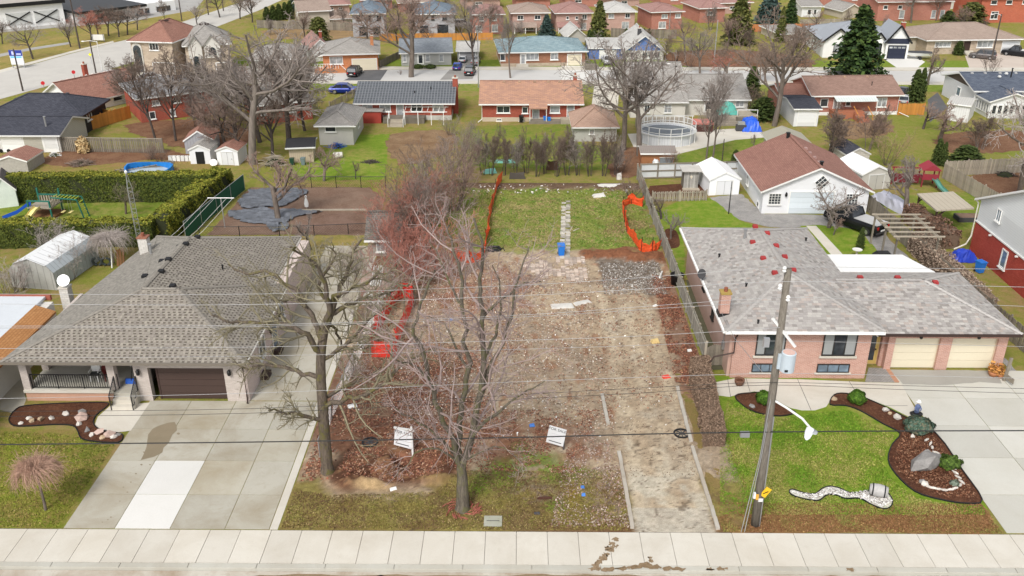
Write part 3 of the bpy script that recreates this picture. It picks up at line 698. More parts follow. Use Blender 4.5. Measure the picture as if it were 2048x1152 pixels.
    def pipe(s, x, y, z, h=.4, r=.05, mat=BLACK, name='vent_pipe'):
        MB().tube([(x,y,z-.1),(x,y,z+h)], r, 8).tube([(x,y,z+h-.02),(x,y,z+h+.06)], r*1.4, 8).build(name, mat, s.roof)
    def downspout(s, pts, mat=WHITE, r=.045):
        MB().tube(pts, r, 6).build('downspout', mat, s.o)

def shingle_tabs(planes, bw, bh, pal, wts, seed=0, lift=.012, jit=.12, alt=None):
    """every tab its own sloping leaf with a raised butt, clipped to the roof planes; planes = lists of 3-D corners, first edge = eave"""
    r = np.random.default_rng(seed); VV = []; CC = []
    pal = np.array(pal)
    for P in planes:
        P = np.array(P, float); n = np.cross(P[1]-P[0], P[-1]-P[0]); n /= np.linalg.norm(n)
        if n[2] < 0: n = -n
        u = np.array([-n[1],n[0],0]); u /= np.linalg.norm(u)
        v = np.cross(n, u)
        if v[2] < 0: v = -v
        q = np.stack([(P-P[0])@u, (P-P[0])@v], 1)
        vmax = q[:,1].max(); vmin = q[:,1].min(); row = 0; y = vmin-.02
        def span(yy):
            xs = []
            for i in range(len(q)):
                a, b = q[i], q[(i+1)%len(q)]
                if (a[1] <= yy) != (b[1] <= yy): xs.append(a[0]+(b[0]-a[0])*(yy-a[1])/(b[1]-a[1]))
            return (min(xs), max(xs)) if len(xs) >= 2 else None
        while y < vmax-.03:
            s1 = span(max(y, vmin+.002)); s2 = span(min(y+bh, vmax-.004))
            if s1 and s2:
                x = s1[0]-(row % 2)*bw-r.random()*bw*.4-bw
                ti = row
                while x < s1[1]:
                    ti += 1; dk = alt is not None and ti % 2 and r.random() < .93
                    w = bw*(1+(r.random()-.5)*jit*2); x2 = x+w
                    lo = max(x, s1[0]); hi = min(x2-.012, s1[1]); lo2 = max(x, s2[0]); hi2 = min(x2-.012, s2[1])
                    if hi-lo > .03:
                        if hi2 <= lo2: lo2 = hi2 = min(max((lo+hi)/2, s2[0]), s2[1])
                        base = P[0]; l = lift*(1+r.random()*.8)
                        a = base+u*lo+v*y+n*l; b = base+u*hi+v*y+n*l; c = base+u*hi2+v*min(y+bh*1.05,vmax)+n*.004; d = base+u*lo2+v*min(y+bh*1.05,vmax)+n*.004
                        a0 = base+u*lo+v*y; b0 = base+u*hi+v*y
                        VV += [a,b,c,d,a0,b0,b,a]; k = pal[r.choice(len(pal), p=wts)]*(1+(r.random()-.5)*.25); CC += [k]*8
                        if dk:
                            e = bh*.48; VV += [a+n*.004,b+n*.004,b+v*e+n*.003,a+v*e+n*.003]; CC += [np.array(alt)*(1+(r.random()-.5)*.3)]*4  # dark strip paints the shadow dash along the tab's lower edge
                    x = x2
            y += bh; row += 1
    V = np.array(VV); n = len(V)//4; F = np.arange(n*4).reshape(n, 4)
    return V, F, np.clip(np.array(CC), .01, .9)
# ================================================================ the two near houses
TABM = VCOL('shingle_grit', .95, .25, 30, .3)
# ---- left bungalow (hipped main roof with a wide hipped front wing)
LBR = BRICK('buff_brick', (.46,.40,.36), (.54,.48,.44), (.42,.38,.35), .22, .075, .008, var=.12)
LPK = BRICK('pinkish_brick', (.54,.45,.41), (.60,.50,.46), (.50,.44,.41), .22, .075, .006, var=.10)
LSH = M('left_roof_felt', (.17,.155,.13), .95, .15)
LTR = M('taupe_trim', (.16,.14,.115), .6, .08)
lh = House('bungalow', 'grey-brown shingled brick bungalow with brown garage door and railed porch', (-28.0, 43.75))
P = lh.o; ox, oy = -28.0, 43.75
def lw(x, y, z): return (x-ox, y-oy, z)
def wbox(m, x0,x1,y0,y1,z0,z1,mi=0): return m.box(x0-ox,x1-ox,y0-oy,y1-oy,z0,z1,mi)
# walls: garage block, recessed porch wall, rear wing; front face pieces leave the garage opening
m = MB(); wbox(m,-21.55,-20.75,43.75,44.15,-.2,2.75); wbox(m,-16.5,-15.45,43.75,44.15,-.2,2.75); wbox(m,-20.75,-16.5,43.75,44.15,2.15,2.75)
m.build('wall', LBR, P)
m = MB(); wbox(m,-15.45,-15.25,43.752,53.0,-.2,2.75); wbox(m,-16.35,-15.25,53.0,61.0,-.2,2.75); m.build('wall', LPK, P)
m = MB(); wbox(m,-28.0,-21.55,46.4,46.6,-.2,2.75); wbox(m,-21.75,-21.551,44.15,46.4,-.2,2.75); wbox(m,-28.0,-27.8,46.6,52,-.2,2.75); wbox(m,-26.2,-26.0,52,61,-.2,2.75); wbox(m,-26.2,-16.4,60.8,61,-.2,2.75)
m.build('wall', LBR, P)
# porch
pf = MB(); wbox(pf,-27.9,-21.56,43.75,46.4,-.2,.72); pfo = pf.build('porch_floor', CONCG, P)
fb = MB(); wbox(fb,-27.9,-22.9,43.70,43.748,-.2,.55); fb.build('skirt', M('salmon_skirt', (.46,.27,.19), .85, .15), pfo)
pc = MB(); wbox(pc,-27.95,-22.85,43.62,43.76,.56,.73); pc.build('coping', CONCW, pfo)
for x in (-27.95, -23.05):
    q = MB(); wbox(q,x,x+.42,43.72,44.12,.73,2.75); q.build('pillar', LBR, P)
q = MB(); wbox(q,-27.95,-27.55,45.9,46.35,.73,2.75); q.build('pillar', LBR, P)
for i in range(3):
    st = MB(); wbox(st,-22.75,-21.45,43.74-.32*(3-i)-.02,43.74-.32*(2-i),-.1,.24*(i+1)-.0); st.build('step', CONCW if i < 2 else CONCG, pfo)
BALM = cached('bal', lambda: MB().box(-.012,.012,-.012,.012,0,.82).mesh('baluster', BLACK))
def railing(parent, a, b, z, h=.9, posts=2, sp=.13, za=None, zb=None):
    a = Vector((a[0]-ox,a[1]-oy,z if za is None else za)); b = Vector((b[0]-ox,b[1]-oy,z if zb is None else zb)); n = int((b-a).length/sp)
    r = MB().bar(a+Vector((0,0,h)), b+Vector((0,0,h)), .05, .04).bar(a+Vector((0,0,.09)), b+Vector((0,0,.09)), .04, .03)
    for i in range(posts+1): p = a.lerp(b, i/posts); r.box(p.x-.022,p.x+.022,p.y-.022,p.y+.022,p.z,p.z+h+.02)
    ro = r.build('railing', BLACK, parent)
    for i in range(1, n): p = a.lerp(b, i/n); link('baluster', BALM, ro, (p.x,p.y,p.z+.09))
railing(P, (-27.5,43.85), (-23.1,43.85), .73, posts=3); railing(P, (-22.62,43.9), (-22.9,43.9), .73, posts=1)
railing(P, (-22.72,43.72), (-22.72,42.75), .0, za=.72, zb=.02, posts=1); railing(P, (-21.5,43.72), (-21.5,42.75), .0, za=.72, zb=.02, posts=1)
lh.sh = (0,6.45,46.4-oy,60,2.75,0)
lh.win('S', 3.5, 1.25, 2.3, 1.15, 3, 1)
lh.door('S', 5.55, .72, .9, 1.95, OFFWHITE)
# garage door, set back in its opening
lh.sh = (6.45,12.55,44.02-oy,60,2.75,0)
gd = lh.garage('S', 3.375, .02, 4.25, 2.12, M('brown_garage_panel', (.065,.042,.036), .45, .06, rnd=.04), 5, DKBROWN)
def lantern(parent, p, rz=0):
    o = MB().box(-.03,.03,-.12,0,.06,.12).lathe([(.03,0),(.10,.06),(.12,.26),(.05,.36),(.02,.42)], (0,-.16,-.2), 6).build('wall_lantern', BLACK, parent, p, (0,0,rz)); return o
lantern(P, lw(-20.95-.3,43.745,1.95)); lantern(P, lw(-16.15,43.745,1.95))
lh.sh = (0,12.77,0,9.25,2.75,0)
lh.win('E', 3.2, 1.1, 1.3, 1.25, 2); lh.door('E', 6.0, .02, 1.0, 2.1, GLS, WHITE, GLB); lh.win('E', 8.0, 1.1, 1.1, 1.2, 2)
for u in (4.9, 7.1): lantern(P, lh.at('E',u,1.9,.005), math.pi/2)
lh.sh = (0,11.65,9.25,17.2,2.75,0)
lh.win('E', 1.6, 1.3, 1.4, 1.1, 2); lh.door('E', 4.4, .02, .95, 2.05, WHITE, WHITE, GLS); lh.win('E', 6.6, 1.3, 1.2, 1.1, 2)
# step boxes along the side wall
for y in (46.0, 49.0): b_ = MB(); wbox(b_,-15.24,-14.75,y,y+.75,0,.32); b_.build('cellar_window_well', DKBROWN, P)
# roof planes
E_ = 2.86; SW=(-28.5,43.15,E_); SE=(-15.0,43.15,E_); NE=(-15.0,53.35,E_); A0=(-22.2,48.25,4.92); A1=(-20.1,48.25,4.92)
RN=(-22.1,56.2,4.887); BNE=(-15.95,61.4,E_); BNW=(-26.45,61.4,E_); pass
front=[SW,SE,A1,A0]; east=[SE,NE,A1]; back=[NE,(-16.3,53.35,E_),A0,A1]
maine=[(-15.95,49.0,E_),BNE,RN,A0]; rear=[BNE,BNW,RN]; west=[BNW,SW,A0,RN]
roofm = MB()
for pl in (front,east,rear,maine,[BNW,SW,A0],[BNW,A0,RN]): roofm.add([lw(*p) for p in pl], [tuple(range(len(pl)))], 0)
roofm.add([lw(*p) for p in back], [(0,1,2,3)], 0)
ring=[SW,SE,NE,(-15.95,53.35,E_),BNE,BNW]
for i in range(len(ring)):
    a=ring[i]; b=ring[(i+1)%len(ring)]; roofm.add([lw(a[0],a[1],a[2]-.18),lw(b[0],b[1],b[2]-.18),lw(*b),lw(*a)], [(0,1,2,3)], 1)
roofm.add([lw(a[0],a[1],a[2]-.18) for a in ring], [tuple(range(len(ring)))[::-1]], 1)
lroof = roofm.build('roof', [LSH, LTR], P); lh.roof = lroof
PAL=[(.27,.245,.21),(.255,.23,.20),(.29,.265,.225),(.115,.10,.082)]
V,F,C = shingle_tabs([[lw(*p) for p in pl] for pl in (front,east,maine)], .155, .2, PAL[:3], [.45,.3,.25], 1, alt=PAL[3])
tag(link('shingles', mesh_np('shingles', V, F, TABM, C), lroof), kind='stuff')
V,F,C = shingle_tabs([[lw(*p) for p in pl] for pl in (rear,[BNW,SW,A0],[BNW,A0,RN])], .2, .15, [(.25,.235,.205),(.225,.21,.185),(.27,.25,.22)], [.4,.3,.3], 2)
tag(link('shingles', mesh_np('shingles', V, F, TABM, C), lroof), kind='stuff')
def cap_tiles(parent, a, b, mat, name='ridge_tile', step=.28, w=.30, seg=0):
    a=Vector(a); b=Vector(b); n=max(1,int((b-a).length/step)); d=(b-a).normalized(); side=d.cross(Vector((0,0,1))).normalized()*w/2
    k=MB(); L=step*1.08
    me=None
    for i in range(n):
        p=a+d*step*i; q=p+d*L; up=Vector((0,0,.05)); dn=Vector((0,0,-.015))
        k.add([p-side+dn+up*.6,p+up*1.5,p+side+dn+up*.6,q-side+dn+up*.2,q+up*.9,q+side+dn+up*.2],[(0,1,4,3),(1,2,5,4),(0,2,1)])
    return k.build(name, mat, parent)
RCAP = M('ridge_cap_shingle', (.24,.22,.19), .95, .3, 4, 10)
for a,b in ((A0,A1),(SW,A0),(SE,A1),(NE,A1),(A0,RN),(BNE,RN),(BNW,RN)): cap_tiles(lroof, lw(*a), lw(*b), RCAP, 'ridge_cap')
gt = MB(); gt.box(-28.5-ox,-15.0-ox,43.03-oy,43.14-oy,E_-.14,E_+.01); gt.build('gutter', LTR, lroof)
gt = MB(); gt.box(-14.99-ox,-14.92-ox,43.15-oy,53.35-oy,E_-.12,E_-.02); gt.box(-15.94-ox,-15.87-ox,53.4-oy,61.4-oy,E_-.12,E_-.02); gt.build('gutter', OFFWHITE, lroof)
lh.downspout([lw(-15.3,43.2,2.7),lw(-15.35,43.6,2.4),lw(-15.35,43.66,.2),lw(-15.3,43.4,.08)], DKBROWN)
def planez(pl, x, y):
    a,b,c = [Vector(p) for p in (pl[0],pl[1],pl[2])]; n=(b-a).cross(c-a); return a.z-(n.x*(x-a.x)+n.y*(y-a.y))/n.z
for px,py in ((323,545),(337,520),(372,490),(395,477)):
    p = G(px,py,4.9); z = min(planez(maine,p.x,p.y), 5.0); p = G(px,py,z); lh.vents([lw(p.x,p.y,planez(maine,p.x,p.y)-.02)], BLACK, .36)
for px,py in ((290,552),(324,522),(358,494)):
    p = G(px,py,4.7); p = G(px,py,planez(west,p.x,p.y)); lh.vents([lw(p.x,p.y,planez(west,p.x,p.y)-.02)], BLACK, .36)
p = G(351,571,4.9); lh.vents([lw(-20.5,48.5,4.9)], BLACK, .36)
for px,py in ((446,540),(541,595)):
    p = G(px,py,4.0); z = planez(maine if py < 560 else east,p.x,p.y); p = G(px,py,z); lh.pipe(*lw(p.x,p.y,z), .32, .05)
p = G(301,500,3.9); lh.pipe(*lw(p.x,p.y,3.55), .75, .09, GALV, 'metal_flue')
WHB = BRICK('white_block', (.55,.53,.49), (.62,.60,.56), (.40,.38,.34), .3, .15, .01, var=.2)
p = G(290,495,3.6); lh.chimney(p.x-ox, p.y-oy, 2.6, 4.35, .62, .55, WHB, M('rusty_cap', (.30,.13,.08), .8, .3))

# ---- right raised bungalow with low double garage wing
RBR = BRICK('salmon_brick', (.42,.21,.16), (.51,.285,.22), (.52,.41,.36), .22, .075, .010, var=.10)
RSMO = M('salmon_stucco', (.50,.34,.28), .9, .08)
RFELT = M('right_roof_felt', (.30,.28,.27), .95, .12)
rh = House('raised_bungalow', 'salmon brick raised bungalow with grey shingled roof and two cream garage doors', (12.3, 46.55))
P = rh.o; ox, oy = 12.3, 46.55
m = MB(); wbox(m,12.5,20.45,46.55,61.6,-.2,3.3); m.build('wall', RBR, P)
m = MB(); wbox(m,12.32,12.499,48.3,61.5,-.2,3.28); wbox(m,12.32,12.499,46.75,48.3,-.2,3.28); m.build('wall', RSMO, P)
# garage wing: front pieces around two real openings, door alcove beside
m = MB()
for a,b in ((21.95,22.35),(25.02,25.72),(28.45,29.0)): wbox(m,a,b,47.6,48.0,-.2,2.62)
wbox(m,22.35,25.02,47.6,48.0,2.15,2.62); wbox(m,25.72,28.45,47.6,48.0,2.15,2.62); wbox(m,28.8,29.0,48.0,55.2,-.2,2.62); wbox(m,20.46,29.0,55.0,55.2,-.2,2.62); m.build('wall', RBR, P)
m = MB(); wbox(m,20.46,21.95,48.25,48.4,-.2,2.62); wbox(m,21.75,21.949,48.0,48.25,-.2,2.62); m.build('wall', RBR, P)
CREAM = M('cream_garage_panel', (.66,.60,.46), .5, .05, rnd=.03); CREAMT = M('cream_jamb', (.60,.50,.36), .55, .06)
rh.sh = (0,16.7,47.85-oy,8.6,2.62,0)
for u in (23.685-ox, 27.085-ox): rh.garage('S', u, .03, 2.62, 2.1, CREAM, 4, CREAMT)
rh.sh = (0,16.7,48.25-oy,8.6,2.62,0)
BRASS = M('gold_door_frame', (.50,.36,.12), .5, .08)
d_ = rh.door('S', 21.15-ox, .05, .95, 2.1, BRASS, BRASS, GLS); rh.win('S', 20.72-ox+.0, .3, .34, 1.8, 1, 1, BRASS, GLS, False, .05)
rh.sh = (.2,8.15,0,15,3.3,0)
BRN = M('bronze_frame', (.03,.026,.024), .4, .05); GLV = SIDING('blind_glass', (.30,.31,.31), .05, True, .05, .8, .2, .1)
for (u,w) in ((2.15,1.7),(6.15,1.95)):
    o = rh.win('S', u, 1.55, w, 1.62, 3, 1, BRN, GLS, False, .06)
    for sx in (-1,1): MB().box(sx*w/3-w/6+.05,sx*w/3+w/6-.05,-.03,-.0255,.09,1.53).build('blind', GLV, o)
    MB().box(-w/2-.12,w/2+.12,-.12,0,-.13,-.003).build('sill', CONCW, o)
for (u,w) in ((2.0,1.55),(6.0,1.9)):
    o = rh.win('S', u, .42, w, .58, 3, 1, BRN, GLB, False, .05); MB().box(-w/2-.12,w/2+.12,-.10,0,-.10,-.003).build('sill', CONCW, o)
rh.sh = (.02,16,0,15,3.3,0)
rh.win('W', 15-5.0, 1.4, .6, .9, 1, 1, BRN); rh.win('W', 15-8.2, 1.9, .6, .8, 1, 1, BRN)
mb = MB().box(-.14,.14,-.14,0,0,.5).tube([(0,-.07,.5),(0,-.07,1.6)], .03, 6).build('electric_meter', GALV, P, rh.at('W',13.6,1.2,.003), (0,0,-math.pi/2))
for x in (23.685, 27.085): lantern(P, (x-ox+.05,47.595-oy,2.38))
hp = MB().lathe([(.30,0),(.30,.03)], n=20, sy=.55).build('number_plaque', BLACK, P, (25.37-ox,47.59-oy,2.42), (math.pi/2,0,0))
MB().lathe([(.21,0),(.21,.012)], n=20, sy=.5).build('number_oval', WHITE, hp, (0,0,.03))
rh.downspout([(.25,-.45,3.1),(.25,-.08,2.75),(.25,-.08,1.75),(-.9,-.12,1.5),(-1.1,-.12,1.1)], DKBROWN, .05)
# roofs
E1=3.42; a,b,c,d=(11.8,46.0,E1),(20.95,46.0,E1),(20.95,62.0,E1),(11.8,62.0,E1); k=4.575; R0=(16.375,50.6,E1+k*.36); R1=(16.375,57.4,E1+k*.36)
E2=2.74; e,f_,g_,h_=(20.6,47.05,E2),(29.4,47.05,E2),(29.4,55.7,E2),(20.6,55.7,E2); k2=4.325; Q1=(29.4-k2,51.375,E2+k2*.34); Q0=(17.6,51.375,E2+k2*.34)
pl_s=[a,b,R0]; pl_w=[d,a,R0,R1]; pl_e=[b,c,R1,R0]; pl_n=[c,d,R1]
gs=[e,f_,Q1,(20.6,51.375,E2+k2*.34)]; ge=[f_,g_,Q1]; gn=[g_,h_,(20.6,51.375,E2+k2*.34),Q1]
rm = MB()
for pl in (pl_s,pl_w,pl_e,pl_n): rm.add([lw(*p) for p in pl],[tuple(range(len(pl)))],0)
def rim(rm, ring, t=.2):
    for i in range(len(ring)):
        A_=ring[i]; B2=ring[(i+1)%len(ring)]; rm.add([lw(A_[0],A_[1],A_[2]-t),lw(B2[0],B2[1],B2[2]-t),lw(*B2),lw(*A_)],[(0,1,2,3)],1)
    rm.add([lw(A_[0],A_[1],A_[2]-t) for A_ in ring],[tuple(range(len(ring)))[::-1]],1)
rim(rm,[a,b,c,d]); rroof = rm.build('roof',[RFELT,WHITE],P); rh.roof=rroof
# garage roof runs on under the main slope until it meets it
gs2=[(18.9,47.06,E2),f_,Q1,Q0]; gs=[(20.95,47.05,E2),f_,Q1,(17.9,51.375,E2+k2*.34)]; gn=[g_,(20.95,55.7,E2),(17.9,51.375,E2+k2*.34),Q1]
rm2 = MB()
for pl in (gs,ge,gn): rm2.add([lw(*p) for p in pl],[tuple(range(len(pl)))],0)
rim(rm2,[(20.95,47.05,E2),f_,g_,(20.95,55.7,E2)]); groof = rm2.build('garage_roof',[RFELT,WHITE],P)
PAL2=[(.35,.33,.31),(.315,.295,.28),(.39,.37,.345),(.26,.24,.225),(.36,.315,.285)]
for (rt,pls,w_,sd) in ((rroof,(pl_s,),[.28,.26,.2,.16,.10],3),(rroof,(pl_w,pl_e,pl_n),[.36,.18,.34,.05,.07],4),(groof,(gs,),[.26,.28,.17,.19,.10],5),(groof,(ge,gn),[.36,.2,.3,.06,.08],6)):
    V,F,C = shingle_tabs([[lw(*p) for p in pl] for pl in pls], .27, .19, PAL2, w_, sd)
    tag(link('shingles', mesh_np('shingles', V, F, TABM, C), rt), kind='stuff')
RC2 = M('pale_ridge_cap', (.38,.36,.34), .95, .2, 4, 10)
for A_,B2 in ((a,R0),(b,R0),(c,R1),(d,R1),(R0,R1)): cap_tiles(rroof, lw(*A_), lw(*B2), RC2, 'ridge_cap')
for A_,B2 in ((f_,Q1),(g_,Q1),((19.6,51.375,E2+k2*.34),Q1)): cap_tiles(groof, lw(*A_), lw(*B2), RC2, 'ridge_cap')
gg=MB(); gg.box(11.8-ox,20.9-ox,45.88-oy,45.99-oy,E1-.14,E1+.01); gg.box(11.67-ox,11.79-ox,46-oy,62-oy,E1-.14,E1+.01); gg.build('gutter',WHITE,rroof)
gg=MB(); gg.box(21.0-ox,29.4-ox,46.93-oy,47.04-oy,E2-.14,E2+.01); gg.build('gutter',DKBROWN,groof)
RED = M('red_vent', (.33,.035,.035), .5, .1)
for px,py in ((1534,468),(1552,493),(1569,515),(1586,541),(1505,487),(1526,519),(1549,548),(1510,456)):
    left = px in (1505,1526,1549)
    p = G(px,py,4.9); z = planez(pl_w if left else pl_e, p.x, p.y); p = G(px,py,z); z = planez(pl_w if left else pl_e, p.x, p.y); rh.vents([lw(p.x,p.y,z-.02)], RED, .34)
rh.roof = groof
for px,py in ((1720,556),(1795,556),(1870,566)):
    p = G(px,py,4.0); pl = gn if px < 1850 else ge; z = planez(pl,p.x,p.y); p = G(px,py,z); rh.vents([lw(p.x,p.y,planez(pl,p.x,p.y)-.02)], RED, .34)
rh.roof = rroof
p = G(1489,478,4.6); z = planez(pl_w,p.x,p.y); rh.pipe(*lw(p.x,p.y,z), .62, .09, GALV, 'metal_flue')
for px,py in ((1438,517),(1492,574),(1612,479)):
    p = G(px,py,4.3); pl = pl_e if px > 1600 else pl_w; z = planez(pl,p.x,p.y); p = G(px,py,z); rh.pipe(*lw(p.x,p.y,planez(pl,p.x,p.y)), .2, .06)
p = G(1519,623,4.4); z = planez(pl_s,p.x,p.y); rh.pipe(*lw(p.x,p.y,z), .18, .05)
p = G(1448,615,3.9); z = planez(pl_w,p.x,p.y)
ch = rh.chimney(p.x-ox, p.y-oy, z-.3, z+1.35, .55, .55, RBR, M('mossy_cap', (.34,.24,.07), .9, .3))
MB().box(p.x-ox-.36,p.x-ox+.36,p.y-oy-.36,p.y-oy+.36,z-.2,z+.12).build('flashing', BLACK, ch)
p = G(1405,555,3.6); dsh = MB().lathe([(.02,0),(.25,.05),(.33,.12)], n=14).build('satellite_dish', DKGREY, rroof, lw(p.x,p.y,planez(pl_w,p.x,p.y)+.45), (1.2,0,-.9))
MB().tube([lw(p.x,p.y,planez(pl_w,p.x,p.y)),lw(p.x,p.y,planez(pl_w,p.x,p.y)+.45)], .03, 6).build('dish_mast', DKGREY, rroof)
# white ribbed patio roof behind
PW = SIDING('white_patio_panel', (.78,.78,.76), .45, True, .03, .9, .4, .3)
pr_ = MB(); q=[(21.0,55.8,2.75),(27.9,55.8,2.75),(27.0,59.2,2.55),(20.97,59.2,2.55)]
pr_.add([lw(*p) for p in q]+[lw(p[0],p[1],p[2]-.12) for p in q],[(0,1,2,3),(0,4,5,1),(1,5,6,2),(2,6,7,3),(3,7,4,0),(7,6,5,4)]); po = pr_.build('patio_roof', PW, P)
for xx in (21.3,24.1,26.8): MB().box(xx-ox-.05,xx-ox+.05,59.0-oy,59.1-oy,0,2.45).build('post', WHITE, po)
# ================================================================ houses behind, street by street
def hpx(name, label, L, R, eave, ridge, depth, roof='gx', wall=None, roofm=None, ov=.35, base=None, trim=WHITE, cat='house', caps=True, gablem=None, group=None, hmin=None):
    """a house from its surveyed south wall: base corners L, R, eave row and ridge row"""
    a = G(*L); b = G(*R); rz = math.atan2(b.y-a.y, b.x-a.x); w = (b-a).length
    h = (HG(L, eave)+HG(R, eave))/2 if not isinstance(eave, float) else eave
    hs_ = House(name, label, (a.x, a.y), rz, cat, group)
    if roof == 'gy':
        mid = (a+b)/2; px = proj(mid.x, mid.y, h); z = AT(px[0], ridge, mid.y).z; pitch = max(.15, (z-h)/(w/2))
    else:
        mid = (a+b)/2; yy = mid.y+depth/2; xx = mid.x; px = proj(xx, yy, h); z = AT(px[0], ridge, yy).z
        half = depth/2 if roof == 'gx' or w >= depth else w/2
        pitch = max(.12, min(.8, (z-h)/half))
    hs_.shell(0, w, 0, depth, h, roof, pitch, ov, wall, roofm, trim, base, caps=caps, gablem=gablem)
    hs_.w = w; hs_.h = h; hs_.d = depth
    return hs_
def wins(hs_, lst, frame=WHITE, glass=GLS, sill=True):
    """(face, u fraction, z fraction, width fraction, height fraction, columns[, glass])"""
    for q in lst:
        face, u, z, w, h, c = q[:6]; L = hs_.w if face in 'SN' else hs_.d
        hs_.win(face, u*L, z*hs_.h, round(max(.3, w*L), 2), round(max(.3, h*hs_.h), 2), c, 1, frame, q[6] if len(q) > 6 else glass, sill, .06)

REDB = BRICK('red_brick', (.30,.055,.035), (.36,.08,.05), (.30,.16,.12), .22, .08, .006); REDO = BRICK('orange_brick', (.46,.16,.06), (.52,.21,.09), (.45,.28,.18), .22, .08, .006)
PINK = BRICK('pink_brick', (.42,.25,.21), (.48,.31,.26), (.46,.36,.32), .22, .08, .006); REDP = BRICK('rose_brick', (.37,.135,.10), (.43,.18,.13), (.42,.28,.24), .22, .08, .006)
STONE = BRICK('grey_stone', (.30,.30,.32), (.42,.42,.44), (.36,.35,.35), .5, .2, .01); TANS = BRICK('tan_stone', (.40,.32,.24), (.50,.41,.32), (.42,.36,.29), .5, .22, .01)
GREYS = SIDING('grey_siding', (.40,.40,.39), .14); WHS = SIDING('white_siding', (.72,.73,.74), .14); BEIG = SIDING('beige_siding', (.48,.43,.35), .14); BLUS = SIDING('blue_siding', (.12,.20,.46), .16)
STUC = M('pale_stucco', (.55,.53,.49), .9, .08); STUW = M('white_stucco', (.74,.74,.73), .85, .05); STUG = M('grey_stucco', (.42,.41,.38), .9, .12); NAVY = M('navy_panel', (.025,.03,.055), .5, .1)
S_BRN = SHINGLE('brown_shingles', (.26,.13,.10), (.32,.17,.13), (.14,.07,.05)); S_ORB = SHINGLE('mottled_orange_shingles', (.46,.26,.17), (.34,.20,.15), (.22,.13,.10), .5, .2)
S_GRY = SHINGLE('grey_shingles', (.28,.265,.245), (.35,.33,.305), (.16,.15,.14)); S_DRK = SHINGLE('slate_shingles', (.045,.048,.062), (.07,.073,.09), (.02,.02,.028))
S_BLU = SHINGLE('blue_grey_shingles', (.13,.17,.21), (.19,.23,.27), (.07,.09,.11)); S_TEA = SHINGLE('teal_shingles', (.18,.26,.29), (.28,.36,.38), (.10,.15,.17), .5, .2)
S_ROS = SHINGLE('rose_shingles', (.30,.17,.15), (.36,.22,.19), (.18,.10,.09)); S_TAN = SHINGLE('tan_shingles', (.30,.23,.19), (.36,.285,.235), (.18,.13,.11)); S_LGT = SHINGLE('pale_grey_shingles', (.44,.43,.41), (.52,.51,.48), (.3,.29,.28))
TILE = BRICK('black_metal_tile', (.06,.066,.076), (.085,.09,.10), (.21,.225,.24), .34, .36, .035, .8, 0.0, .4, .1); SEAM = SIDING('grey_seam_metal', (.30,.32,.35), .45, True, .05, .6, .4)  # TILE: whitish edge highlights are put into the mortar colour
GREYF = M('grey_block', (.44,.43,.40), .9, .2); CREAMF = M('cream_foundation', (.50,.42,.32), .9, .12)

# --- backs of the houses on the near side of the rear street
h = hpx('bungalow', 'red brick bungalow under a black metal tile roof with whitish highlight grid', (718,240), (903,240), 203, 163, 8.2, 'gx', REDB, TILE, .5, (.55,GREYF), caps=False)
wins(h, [('S',.10,.48,.11,.40,2,GLC),('S',.29,.46,.12,.40,2,GLC),('S',.63,.46,.12,.42,2),('S',.86,.44,.12,.42,2,GLC)]); h.door('S', h.w*.45, .5, .75, h.h*.78-.3, GLC, WHITE, GLC)
h.chimney(h.w+.35, 3.2, 0, h.zr+.55, .6, .6, REDB)
h.pipe(h.w*.60, 1.6, h.ze+1.6*.35, .35); h.pipe(h.w*.77, 2.4, h.ze+2.5*.4, .25)
dk = MB().box(h.w*.28,h.w*.72,-1.6,-.03,.0,.62).build('deck', WOODG, h.o)
for i in range(5): MB().box(h.w*.36,h.w*.50,-1.62-.3*(i+1),-1.62-.3*i,0,.56-.11*i).build('step', WOODL, dk)
for x in (.35,.51): MB().bar((h.w*x,-1.6,1.4),(h.w*x,-3.1,.8),.06).bar((h.w*x,-3.1,0),(h.w*x,-3.1,.8),.07).bar((h.w*x,-1.6,.6),(h.w*x,-1.6,1.4),.07).build('handrail', WHITE, dk)
pg = MB()
for x in (.52,.66,.80,.93): pg.bar((h.w*x,-2.2,0),(h.w*x,-2.2,1.5),.07); 
pg.bar((h.w*.50,-2.2,1.52),(h.w*.97,-2.2,1.52),.07).bar((h.w*.50,-.2,1.6),(h.w*.97,-.2,1.6),.07)
for i in range(8): pg.bar((h.w*(.52+.06*i),-2.3,1.58),(h.w*(.52+.06*i),-.1,1.66),.04)
pg.build('pergola', WHITE, h.o)
sh_ = MB().box(h.w*.06,h.w*.26,-1.5,-.04,0,1.35).box(h.w*.04,h.w*.28,-1.6,-.03,1.36,1.44,1).build('porch_closet', [M('red_boards', (.32,.05,.035), .8, .15), S_GRY], h.o)

h = hpx('bungalow', 'red brick bungalow with mottled orange-brown shingle roof behind the lot', (965,243), (1160,243), 205, 162, 8.6, 'gx', REDB, S_ORB, .4, (.5,CREAMF))
wins(h, [('S',.215,.46,.135,.36,2),('S',.435,.44,.06,.34,1),('S',.74,.46,.10,.36,1,GLC),('S',.17,.03,.05,.13,2),('S',.40,.03,.05,.13,2)]); h.door('S', h.w*.545, .35, .7, h.h*.66, GLC, WHITE, GLC); h.door('S', h.w*.90, .35, .75, h.h*.68, GLC, WHITE, GLC)
m = MB(); x0,x1 = h.w*.475,h.w*.66; q=[(x0,-1.0,h.h*.80),(x1,-1.0,h.h*.80),(x1,-.42,h.h*1.02),(x0,-.42,h.h*1.02)]; m.add(q+[(p[0],p[1],p[2]-.1) for p in q],[(0,1,2,3),(0,4,5,1),(1,5,6,2),(3,7,4,0),(7,6,5,4)]); po = m.build('porch_roof', S_ORB, h.o)
